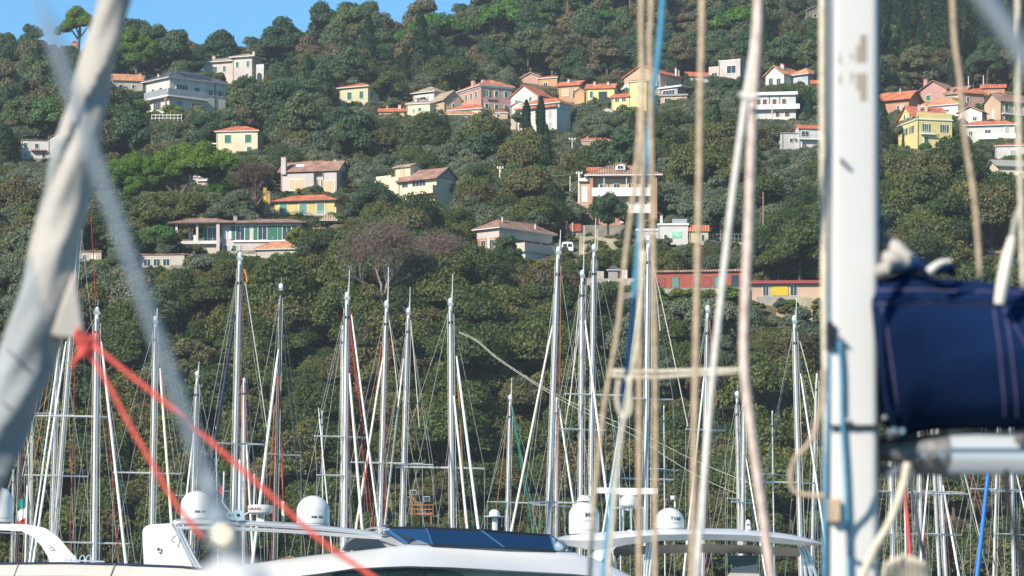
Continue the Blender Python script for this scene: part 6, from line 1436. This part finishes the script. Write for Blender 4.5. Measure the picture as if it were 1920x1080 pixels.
# ---------------------------------------------------------------- foreground rigging, out of focus
m_mast = mat('white_mast_enamel', (.60, .59, .57), .5, .07, 1.0, spec=.25); m_track = mat('grey_mast_groove', (.42, .44, .46), .35, .1, 3, metal=.5)
m_navy = mat('navy_acrylic_canvas', (.004, .014, .050), .95, .3, 2.0, c2=(.006, .020, .068), bump=.006, bscale=18, spec=.08); m_stitch = mat('faded_stitching', (.16, .14, .26), .8, .1, 3)
m_boom = mat('brushed_boom', (.66, .68, .70), .35, .08, 2, metal=.35); m_casting = mat('grey_casting', (.17, .17, .17), .5, .2, 6, metal=.3, bump=.004)
m_rope_tan = mat('tan_rope', (.55, .42, .29), .9, .25, 60, bump=.002); m_rope_cream = mat('cream_rope', (.72, .64, .50), .9, .2, 60, bump=.002); m_rope_white = mat('white_rope', (.76, .72, .66), .9, .15, 60, bump=.002)
m_rope_pink = mat('pinkish_rope', (.66, .52, .45), .9, .3, 25, bump=.002); m_rope_blue = mat('blue_rope', (.07, .27, .42), .8, .2, 60); m_rope_red = mat('red_cord', (.85, .13, .10), .75, .15, 60, bump=.002)
m_rope_black = mat('black_hose', (.02, .02, .022), .5, .1, 6); m_cloth = mat('cream_furled_cloth', (.36, .335, .30), .9, .14, 2.5, c2=(.43, .40, .36), bump=.01, bscale=10); m_bluegrey = mat('blue_grey_cloth', (.27, .285, .29), .9, .2, 2.5, bump=.01)
m_steel = mat('stainless_steel', (.60, .62, .64), .25, .05, 5, metal=.9)
Y = 10.0
bM = P(1600, 1330, Y); bM.z = 0
rM = empty('sailing_yacht', bM, 0, 'near yacht, out of focus, with thick white mast, navy sail cover and boom', 'sailboat')
def pm(mb, name, m, sm=None, parent=None, root=None, label=None):
    mb.v = [v - bM for v in mb.v]; o = mb.build(name, m, parent or root or rM, label=label)
    if sm: auto_smooth(o, sm)
    return o
o = hull_mesh(10.5, 3.2, 1.05, math.pi).build('hull', m_gel, rM); auto_smooth(o, 40); o.location = (1.6, .3, 0)
o = MB().box(-1.2, 3.6, -.8, .9, 1.0, 1.4).build('coachroof', m_gel, rM)
def oval(cx0, cx1, py0, py1, half_w0, half_w1, dep, m, name, yy=0):
    """upright oval section mast between two picture rows"""
    rings = []; n = 28; zs = 8
    for i in range(zs + 1):
        t = i / zs; py = py0 + (py1 - py0) * t; cx_ = cx0 + (cx1 - cx0) * t; hw = (half_w0 + (half_w1 - half_w0) * t) * k10
        c = P(cx_, py, Y); c.y = Y + dep + yy
        rc = .020
        for j in range(n):
            qd, t2 = divmod(j, 7); a = math.pi * 1.5 + qd * math.pi / 2 + t2 / 6 * math.pi / 2
            sx, sy = ((1, -1), (1, 1), (-1, 1), (-1, -1))[qd]
            rings.append(c + Vector((sx * (hw - rc) + rc * math.cos(a), sy * (dep - rc) + rc * math.sin(a), 0)))
    fs = [(i * n + j, i * n + (j + 1) % n, (i + 1) * n + (j + 1) % n, (i + 1) * n + j) for i in range(zs) for j in range(n)]
    fs += [tuple(range(n - 1, -1, -1)), tuple(zs * n + j for j in range(n))]
    o = pm(MB().add(rings, fs), name, m); fixn(o); auto_smooth(o, 50); return o
k10 = Y / F
mast = oval(1608, 1602, -6600, 2650, 45, 44, .11, m_mast, 'mast')
# forward part of the section with its grooves (grey), left of the bright face
g1 = MB()
def strip(x0, x1, y0, y1, d0, d1, name, m, par=mast, py0=-3000, py1=2600, w=None):
    V = [];
    for py, xa, xb in ((py0, x0 - (y1 - x0) * 0, x1), (py1, y0, y1)): V += [P(xa, py, Y), P(xb, py, Y)]
    lo, hi = V[2:], V[:2]
    q = [Vector((p.x, Y + d, p.z)) for p in lo + hi[::-1] for d in (d0,)] ; q2 = [Vector((p.x, Y + d1, p.z)) for p in lo + hi[::-1]]
    return pm(MB().add(q + q2, [(0, 1, 2, 3), (7, 6, 5, 4), (0, 4, 5, 1), (1, 5, 6, 2), (2, 6, 7, 3), (3, 7, 4, 0)]), name, m, parent=par)
strip(1550, 1571, 1552, 1570, .07, .16, 'mast_front_face', m_mast)
strip(1556, 1562, 1557, 1563, .06, .0695, 'mast_groove', m_track); strip(1568, 1574, 1566, 1572, .045, .06, 'sail_track', m_track)
strip(1653, 1661, 1643, 1652, .08, .16, 'mast_rear_track', m_casting)
# rivets
for bx, by, nx, ny, r0 in ((1608, 68, 3, 8, 3.2), (1608, 140, 3, 8, 3.2), (1597, 102, 1, 2, 2.6), (1574, 104, 1, 3, 2.6), (1574, 142, 1, 3, 2.6), (1597, 138, 1, 3, 2.6)):
    for i in range(nx):
        for j in range(ny):
            if nx == 3 and i == 0 and (j < 3 if by == 68 else j > 4): continue
            c = P(bx + i * 7, by + j * 6.6, Y)
            pm(MB().lathe(Vector((c.x, Y + .004, c.z)), [(r0 * k10 * .9, -.006), (r0 * k10 * .9, .02)], 8, axis='y'), 'rivet', mat('brass_rivet', (.42, .30, .16), .4, .1, 3, metal=.3), parent=mast)
pm(MB().add([P(x, y, Y) + Vector((0, d, 0)) for d in (-.012, -.002) for x, y in ((1555, 797), (1646, 797), (1646, 804), (1555, 804))], [(0, 3, 2, 1), (4, 5, 6, 7), (0, 1, 5, 4), (1, 2, 6, 5), (2, 3, 7, 6), (3, 0, 4, 7)]), 'black_strap', m_blackp, parent=mast)
for x, y, r0 in ((1589, 789, 5), (1658, 784, 5), (1573, 634, 4), (1576, 300, 4)):
    pm(MB().lathe(P(x, y, Y) + Vector((0, -.03, 0)), [(.001, -.008), (r0 * k10 * .7, -.004), (r0 * k10, .004), (r0 * k10, .03)], 12, axis='y'), 'bolt_head', m_chrome, 60, parent=mast)
pm(MB().add([P(x, y, Y) + Vector((0, d, 0)) for d in (-.02, .05) for x, y in ((1550, 604), (1560, 604), (1560, 652), (1550, 652))], [(0, 3, 2, 1), (4, 5, 6, 7), (0, 1, 5, 4), (1, 2, 6, 5), (2, 3, 7, 6), (3, 0, 4, 7)]), 'slot_cover', m_blackp, parent=mast)
pm(MB().add([P(x, y, Y) + Vector((0, d, 0)) for d in (-.03, .05) for x, y in ((1553, 936), (1573, 936), (1573, 978), (1553, 978))], [(0, 3, 2, 1), (4, 5, 6, 7), (0, 1, 5, 4), (1, 2, 6, 5), (2, 3, 7, 6), (3, 0, 4, 7)]), 'jammer', m_rope_tan, parent=mast)
# gooseneck and boom
def tubeY(pts, r, n=10): return MB().tube(bezier([P(x, y, Y) + Vector((0, d, 0)) for x, y, d in pts], 5), [q * k10 for q in r] if isinstance(r, list) else r * k10, n)
go = [(1652, 838, .1), (1690, 842, .08), (1740, 845, .08), (1784, 846, .08)]
gp = MB().tube([P(x, y, Y) + Vector((0, d, 0)) for x, y, d in go], [q * k10 for q in (22, 24, 36, 41)], 14)
gn = pm(gp, 'gooseneck', m_casting, 30)
pm(MB().tube([P(1650, 876, Y) + Vector((0, .08, 0)), P(1700, 880, Y) + Vector((0, .08, 0)), P(1760, 880, Y) + Vector((0, .08, 0)), P(1806, 892, Y) + Vector((0, .08, 0))], [10 * k10, 9 * k10, 8 * k10, 4 * k10], 8), 'lower_bracket', m_casting, 40, parent=gn)
for x, y in ((1720, 860), (1753, 860), (1664, 815), (1680, 816), (1665, 890)): pm(MB().lathe(P(x, y, Y) + Vector((0, -.26 * 0 - .05 - .12, .0)), [(.004, 0), (.008, .004), (.008, .25)], 10, axis='y'), 'bolt_head', m_steel, parent=gn)
bo = MB(); n = 28; rings = []
for i, x in enumerate((1782, 1950, 2300, 4600)):
    for j in range(n):
        a = 2 * math.pi * j / n; s_ = 1 + .0 * i
        py = 846; c = P(x, py, Y); rings.append(c + Vector((0, .08 + .05 * math.cos(a), 41 * k10 * math.copysign(abs(math.sin(a)) ** .8, math.sin(a)))))
bo.add(rings, [(i * n + j, i * n + (j + 1) % n, (i + 1) * n + (j + 1) % n, (i + 1) * n + j) for i in range(3) for j in range(n)] + [tuple(range(n - 1, -1, -1)), tuple(3 * n + j for j in range(n))])
o = pm(bo, 'boom', m_boom); fixn(o); auto_smooth(o, 40)
pm(MB().add([P(x, y, Y) + Vector((0, d, 0)) for d in (.022, .036) for x, y in ((1784, 839), (4600, 839), (4600, 842.5), (1784, 842.5))], [(0, 3, 2, 1), (4, 5, 6, 7), (0, 1, 5, 4), (1, 2, 6, 5), (2, 3, 7, 6), (3, 0, 4, 7)]), 'boom_groove', m_casting, parent=o)
pm(MB().tube([P(1911, 822, Y) + Vector((0, .02, 0)), P(1924, 824, Y) + Vector((0, -.01, 0))], 10 * k10, 8), 'boom_fitting', m_casting, parent=o)
# navy sail cover: lofted bag, creased
top = [(1634, 545), (1640, 532), (1660, 516), (1690, 505), (1720, 508), (1750, 513), (1780, 517), (1820, 519), (1860, 523), (1900, 530), (1960, 536), (2100, 545), (2600, 570), (3400, 610)]
bot = [(1634, 600), (1640, 650), (1660, 782), (1690, 822), (1720, 810), (1750, 803), (1780, 801), (1820, 800), (1860, 800), (1900, 799), (1960, 799), (2100, 799), (2600, 797), (3400, 790)]
xs = [1634, 1637, 1642, 1650, 1660, 1675, 1690, 1710, 1730, 1750, 1775, 1800, 1830, 1860, 1880, 1900, 1930, 1960, 2020, 2100, 2300, 2600, 3000, 3400]
V = []; Fc = []; n = 36
for i, x in enumerate(xs):
    t, b = ip(top, x), ip(bot, x); c = (t + b) / 2; hh = (b - t) / 2 * k10; dp = .17 * min(1, .62 + (x - 1634) / 60)
    for j in range(n):
        a = 2 * math.pi * j / n; u = math.cos(a); v = math.sin(a)
        wr = 1 + .035 * math.sin(x * .05 + v * 4) + .02 * math.sin(x * .021 - v * 9)
        V.append(P(x, c, Y) + Vector((0, .10 - dp * wr * math.copysign(abs(u) ** .7, u), hh * v)))
for i in range(len(xs) - 1):
    for j in range(n): Fc.append((i * n + j, i * n + (j + 1) % n, (i + 1) * n + (j + 1) % n, (i + 1) * n + j))
Fc += [tuple(range(n - 1, -1, -1)), tuple((len(xs) - 1) * n + j for j in range(n))]
cv = pm(MB().add(V, Fc), 'sail_cover', m_navy, 50); fixn(cv); auto_smooth(cv, 60)
def on_cover(x, y):
    t, b = ip(top, x), ip(bot, x); c = (t + b) / 2; hh = (b - t) / 2; v = max(-1, min(1, (c - y) / hh)); a_ = math.sqrt(max(0, 1 - v * v)); dp = .17 * min(1, .62 + (x - 1634) / 60)
    return P(x, y, Y) + Vector((0, .10 - dp * (1.0 + .035 * math.sin(x * .05 + v * 4) + .02 * math.sin(x * .021 - v * 9)) * a_ ** .7 - .004, 0))
def seam(pts, m=m_stitch, r=1.1, name='seam'):
    q = [on_cover(*p) for p in pts]; pm(MB().tube(q, r * k10, 5), name, m, parent=cv)
seam([(1640 + i * 20, 572 + .1 * i) for i in range(0, 30)]); seam([(1645 + i * 20, 545 + .3 * i) for i in range(0, 30)])
seam([(1650 + i * 3.2, 580 + i * 20) for i in range(0, 11)]); seam([(1858 + i * 2.4, 582 + i * 20) for i in range(11)]); seam([(1878 + i * 2.8, 582 + i * 20) for i in range(11)]); seam([(1884 + i * 6, 590 + i * 12) for i in range(8)], m_stitch, .7)
# flap fold along the top
q = [on_cover(1642 + i * 26, 567 + .1 * i) + Vector((0, -.008, 0)) for i in range(24)]; pm(MB().tube(q, 3.0 * k10, 6), 'cover_fold', m_navy, 60, parent=cv)
# toggle strap
pm(MB().tube([P(1893, 452, Y) + Vector((0, -.05, 0)), P(1880, 492, Y) + Vector((0, -.09, 0)), P(1870, 540, Y) + Vector((0, -.105, 0)), P(1864, 578, Y) + Vector((0, -.105, 0))], [8 * k10, 11 * k10, 11.5 * k10, 10 * k10], 10), 'toggle', mat('cream_toggle', (.76, .68, .56), .6), 50)
pm(MB().tube(bezier([P(1920, 372, Y), P(1905, 410, Y), P(1893, 452, Y) + Vector((0, -.05, 0))], 4), 5.5 * k10, 8), 'lazy_jack_line', mat('grey_green_rope', (.36, .37, .30), .9), 50)
# bundle of cream sail cloth at the mast
def sausage(pts, r, name, m, root=None): return pm(MB().tube(bezier([P(x, y, Y) + Vector((0, d, 0)) for x, y, d in pts], 5), [k10 * q for q in np.interp(np.linspace(0, 1, (len(pts) - 1) * 5 + 1), np.linspace(0, 1, len(r)), r)], 12), name, m, 70)
sausage([(1672, 436, .1), (1684, 462, .06), (1712, 488, .04), (1760, 512, .05)], [5, 17, 15, 9], 'sail_bundle', m_cloth)
sausage([(1650, 470, .1), (1672, 486, .03), (1700, 500, .05), (1730, 516, .1)], [10, 18, 16, 8], 'sail_bundle', m_cloth)
sausage([(1642, 514, .05), (1660, 504, -.02), (1686, 494, .02)], [9, 16, 10], 'sail_bundle', m_cloth)
pm(MB().tube(bezier([P(x, y, Y) + Vector((0, -.1, 0)) for x, y in ((1733, 518), (1745, 508), (1758, 500), (1776, 497))], 4), [k10 * q for q in np.interp(np.linspace(0, 1, 13), [0, .5, 1], [8, 6, 3])], 8), 'white_strap', m_rope_white, 60)
sausage([(1702, 508, .0), (1720, 498, -.05), (1745, 512, -.05), (1775, 505, -.03), (1790, 516, .0)], [8, 10, 10, 9, 5], 'cover_flap', m_navy)
sausage([(1656, 400, .1), (1658, 440, .08), (1654, 480, .1)], [6, 8, 6], 'shackle_stack', m_casting)
for i in range(5): pm(MB().lathe(P(1650 + i % 2 * 8, 392 + i * 22, Y) + Vector((0, .06, 0)), [(.006, 0), (.011, .01), (.006, .02)], 10), 'sail_slide', m_casting)
# halyards along the mast
def line(name, label, pts, w_, m, D_=10.0, cat='rope', group=None, n=8):
    w_ *= 1.02; q = bezier([P(x, y, D_ + (p[0] if p else 0)) for x, y, *p in pts], 6); o0 = q[0].copy()
    mb = MB(off=o0).tube(q, w_ * D_ / F / 2, n); o = mb.build(name, m, smooth=True); o.location = o0; tag(o, label, cat, group); return o
line('rope', 'cream rope running down the left edge of the thick white mast', [(1544, -900), (1542, 0), (1543, 300), (1546, 600), (1552, 900), (1556, 1400)], 12, m_rope_cream, 10.06)
line('rope', 'left one of the two blue ropes on the thick white mast', [(1566, -900), (1566, 200), (1561, 460), (1556, 640), (1552, 800), (1548, 960), (1542, 1400)], 8, m_rope_blue, 10.04)
line('rope', 'right one of the two blue ropes, crossing the bolt on the mast', [(1574, 640), (1578, 700), (1580, 800), (1586, 900), (1592, 1080), (1596, 1400)], 7, m_rope_blue, 9.985)
line('rope', 'tan rope hanging in a loop left of the thick white mast', [(1546, 690), (1540, 760), (1520, 826), (1490, 862), (1482, 898), (1492, 922), (1520, 929), (1548, 930)], 9, m_rope_tan, 9.8)
line('rope', 'cream rope slanting from the gooseneck down across the mast foot', [(1702, 868), (1692, 916), (1668, 980), (1640, 1030), (1612, 1100), (1580, 1250)], 15, m_rope_cream, 9.7)
# coil
c0 = P(1694, 1090, 9.75); mb = MB(off=c0)
for i in range(7):
    x = 1664 + i * 11; w1 = 12 + (i % 3) * 2
    mb.tube(bezier([P(x - 6, 1180, 9.75), P(x - 8, 1100, 9.72 + .01 * i), P(x, 1040 + abs(i - 3) * 5, 9.70), P(x + 9, 1090, 9.74), P(x + 8, 1180, 9.78)], 5), w1 * .34 * 9.75 / F, 8)
o = mb.build('rope_coil', m_rope_cream, smooth=True); o.location = c0; tag(o, 'hank of coiled cream rope hanging at the foot of the thick mast', 'rope coil')
line('hose', 'black hose dropping from the boom at the right edge', [(1886, 880), (1890, 930), (1902, 1000), (1920, 1080), (1940, 1300)], 11, m_rope_black, 9.9, 'hose')
line('rope', 'short dark knotted line end below the gooseneck', [(1712, 890), (1716, 960), (1722, 1008), (1732, 1018), (1722, 1024)], 4, m_casting, 9.8)
line('rope', 'brown rope hanging down to the navy sail cover', [(1780, -500), (1786, 0), (1800, 150), (1810, 260), (1828, 380), (1838, 520)], 9, m_rope_tan, 9.2)
line('rope', 'cream rope at the right edge passing behind the toggle', [(1906, -500), (1908, 0), (1909, 200), (1915, 400), (1919, 540)], 9, m_rope_cream, 9.2)
line('rope', 'leftmost tan rope bending left below the hamlet', [(1210, -500), (1205, 0), (1196, 280), (1174, 470), (1158, 620), (1140, 720), (1128, 800), (1110, 1000), (1100, 1300)], 8, m_rope_tan, 10.4)
line('rope', 'straight tan rope second from the left', [(1202, -500), (1202, 0), (1205, 200), (1204, 440), (1199, 700), (1198, 1300)], 9, m_rope_tan, 10.2)
line('rope', 'tan rope right beside the blue one', [(1222, -500), (1221, 0), (1218, 90), (1224, 400), (1229, 760), (1228, 1080), (1229, 1300)], 9, m_rope_tan, 10.1)
line('rope', 'blue rope slanting down left across the central masts', [(1256, -400), (1243, 0), (1224, 190), (1206, 360), (1193, 520), (1176, 700), (1158, 850), (1146, 950), (1132, 1080), (1110, 1300)], 11, m_rope_blue, 10.3)
line('rope', 'single tan rope halfway between the blue rope and the thick pale ropes', [(1319, -500), (1317, 0), (1313, 190), (1310, 400), (1304, 700), (1302, 840), (1297, 1080), (1292, 1300)], 11, m_rope_tan, 9.6)
line('rope', 'white rope crossing in front of the thick pinkish one', [(1434, -500), (1420, 0), (1396, 200), (1372, 380), (1352, 560), (1335, 720), (1322, 880), (1306, 1080), (1290, 1300)], 12, m_rope_white, 9.8)
line('rope', 'thick pinkish rope that kinks right at the crosswise ropes', [(1424, -500), (1422, 0), (1412, 200), (1404, 420), (1396, 600), (1396, 694), (1408, 800), (1425, 920), (1446, 1080), (1476, 1300)], 17, m_rope_pink, 9.5)
line('rope', 'upper crosswise tan rope tied between the hanging ropes', [(1140, 696), (1230, 697), (1300, 695), (1394, 693)], 8, m_rope_cream, 13.0)
line('rope', 'lower crosswise tan rope with a slight dip', [(1138, 704), (1220, 708), (1290, 704), (1392, 698)], 7, m_rope_cream, 13.1)
line('rope', 'cream rope running down left from the crosswise ropes', [(1207, 470), (1196, 620), (1178, 740), (1160, 850), (1148, 990), (1120, 1300)], 8, m_rope_cream, 9.9)
line('rope', 'small pale rope loop hanging under the crosswise ropes', [(1160, 712), (1157, 750), (1164, 776), (1174, 782), (1182, 768), (1182, 730), (1176, 706)], 7, m_rope_cream, 9.95)
line('rope', 'short wrapping of pale tape on the thick pinkish rope', [(1386, 176), (1404, 184), (1422, 180)], 10, m_rope_white, 9.45)
# the near furled foresail at the left
def foresail():
    YF = 9.0; kF = YF / F
    cl = [(330, -420, 66), (274, -210, 68), (214, 0, 71), (186, 110, 78), (158, 220, 88), (134, 330, 98), (110, 430, 106), (88, 520, 112), (64, 610, 120), (34, 700, 132), (2, 790, 138), (-34, 880, 142), (-100, 1060, 146), (-240, 1440, 150), (-560, 2300, 150), (-760, 2860, 60)]
    n = 48; pts = bezier([Vector((a, b, c)) for a, b, c in cl], 9); base = P(-760, 2860, YF); base.z = 1.1
    rt = empty('furled_sail', base, 0, 'big cream foresail furled round its stay, slanting out of focus down the left side', 'furled sail')
    V = []; Fc = []; MI = []
    for i, p in enumerate(pts):
        c = P(p.x, p.y, YF) - base
        tw = p.y * .0075
        for j in range(n):
            a = 2 * math.pi * j / n
            sp = ((a + tw) / (2 * math.pi)) % 1.0
            r = p.z / 2 * kF * (.86 + .20 * sp + .055 * math.sin(3 * (a + tw * 1.7)) + .022 * math.sin(7 * a + tw * 2.6) + .02 * math.sin(p.y * .03 + 2 * a))
            V.append(c + Vector((r * math.cos(a) * .96, r * math.sin(a), .25 * r * math.cos(a))))
    for i in range(len(pts) - 1):
        for j in range(n):
            Fc.append((i * n + j, i * n + (j + 1) % n, (i + 1) * n + (j + 1) % n, (i + 1) * n + j))
            a = 2 * math.pi * (j + .5) / n; tw = pts[i].y * .0075; sp = ((a + tw) / (2 * math.pi)) % 1.0
            edge = 300 + 420 * sp
            MI.append(1 if pts[i].y > 600 + 130 * math.cos(a - .5) or (pts[i].y > 250 and sp > .86) else 0)  # blue-grey over the lower roll and along the outer wrap edge
    Fc += [tuple(range(n - 1, -1, -1)), tuple((len(pts) - 1) * n + j for j in range(n))]; MI += [0, 0]
    me = bpy.data.meshes.new('cloth_roll'); me.from_pydata([tuple(v) for v in V], [], Fc); me.materials.append(m_cloth); me.materials.append(m_bluegrey); me.polygons.foreach_set('material_index', MI); me.update()
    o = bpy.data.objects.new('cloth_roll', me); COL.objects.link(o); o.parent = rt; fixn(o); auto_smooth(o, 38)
    # seams across the lower cloth
    for (x0, y0, x1, y1) in ((14, 655, 70, 712), (-4, 748, 44, 785)):
        q = []
        for t in range(8):
            u = t / 7; x = x0 + (x1 - x0) * u; y = y0 + (y1 - y0) * u
            q.append(P(x, y, YF - .085 * math.sin(math.pi * (.22 + .68 * u)) - .004) - base)
        MB().tube(q, .0022, 5).build('seam', m_ink, rt)
    # clew flap
    q = [(140, 505), (149, 560), (160, 636), (112, 634), (92, 628), (118, 560)]
    vs = [P(x, y, YF - .05) - base for x, y in q] + [P(x, y, YF + .0) - base for x, y in q]; n_ = len(q)
    c = MB().add(vs, [tuple(range(n_)), tuple(range(2 * n_ - 1, n_ - 1, -1))] + [(i, i + n_, (i + 1) % n_ + n_, (i + 1) % n_) for i in range(n_)]).build('clew', m_cloth, rt); fixn(c)
    bv = c.modifiers.new('soft', 'BEVEL'); bv.width = .008; bv.segments = 3
foresail()
# red cords with their knot
line('cord', 'red cord running from the clew knot down right to the bottom edge', [(176, 648), (240, 700), (330, 772), (420, 850), (520, 940), (610, 1020), (700, 1082), (900, 1220)], 9, m_rope_red, 8.8, 'cord')
line('cord', 'red cord running steeply down from the clew knot to the blurred fitting', [(160, 650), (196, 708), (240, 790), (290, 876), (330, 945), (384, 1012)], 8.5, m_rope_red, 8.8, 'cord')
c0 = P(160, 645, 8.78); mb = MB(off=c0)
for pts in ([(142, 618), (158, 628), (176, 640), (186, 644), (172, 652), (150, 640), (142, 622)], [(150, 634), (164, 650), (172, 664), (156, 668), (150, 652), (166, 640), (184, 626)], [(160, 652), (152, 664), (142, 674), (136, 690)], [(146, 616), (144, 636), (158, 658), (176, 654)]):
    mb.tube(bezier([P(x, y, 8.78 + .01 * i) for i, (x, y) in enumerate(pts)], 5), 4.6 * 8.78 / F, 8)
o = mb.build('knot', m_rope_red, smooth=True); o.location = c0; tag(o, 'bulky red knot tied through the clew of the furled sail', 'knot')
# very near steel stay with its fitting
b0 = P(410, 960, 3.3)
st = empty('steel_stay', b0, 0, 'very blurred grey steel stay with its turnbuckle crossing the left of the picture', 'stay')
m_ds = mat('dull_steel_wire', (.30, .34, .38), .45, .1, 8, metal=.4)
MB(off=b0).tube([P(-320, -1100, 3.3), P(85, 30, 3.3)], 4 * 3.3 / F, 8).build('wire', m_ds, st)
MB(off=b0).tube([P(85, 30, 3.3), P(255, 520, 3.3), P(386, 890, 3.3)], 11 * 3.3 / F, 10).build('tube', m_ds, st)
MB(off=b0).tube([P(386, 890, 3.3), P(392, 915, 3.3), P(404, 950, 3.3)], [13 * 3.3 / F, 18 * 3.3 / F, 14 * 3.3 / F], 12).build('terminal', m_ds, st)
MB(off=b0).tube([P(404, 950, 3.3), P(420, 1010, 3.3), P(434, 1050, 3.3)], [24 * 3.3 / F, 30 * 3.3 / F, 26 * 3.3 / F], 14).build('turnbuckle', m_ds, st)
MB(off=b0).lathe(P(408, 980, 3.2), [(.002, -.006), (.006, -.003), (.007, .003)], 10, axis='y').build('pin', m_chrome, st)
MB(off=b0).lathe(P(424, 1012, 3.2), [(.003, -.006), (.009, -.003), (.01, .003)], 10, axis='y').build('pin', mat('brass_pin', (.72, .62, .46), .3, .05, 2, metal=.8), st)
c = MB(off=b0).lathe(P(436, 1130, 3.3), [(.036, -.05), (.038, 0), (.033, .022), (.02, .033), (.008, .037)], 20).build('chainplate_cover', m_gel, st); auto_smooth(c, 50)
line('stay', 'very blurred grey line crossing the top right corner', [(1700, -300), (1800, -80), (1890, 60), (1960, 170), (2100, 400)], 40, m_ds, 3.2, 'stay')
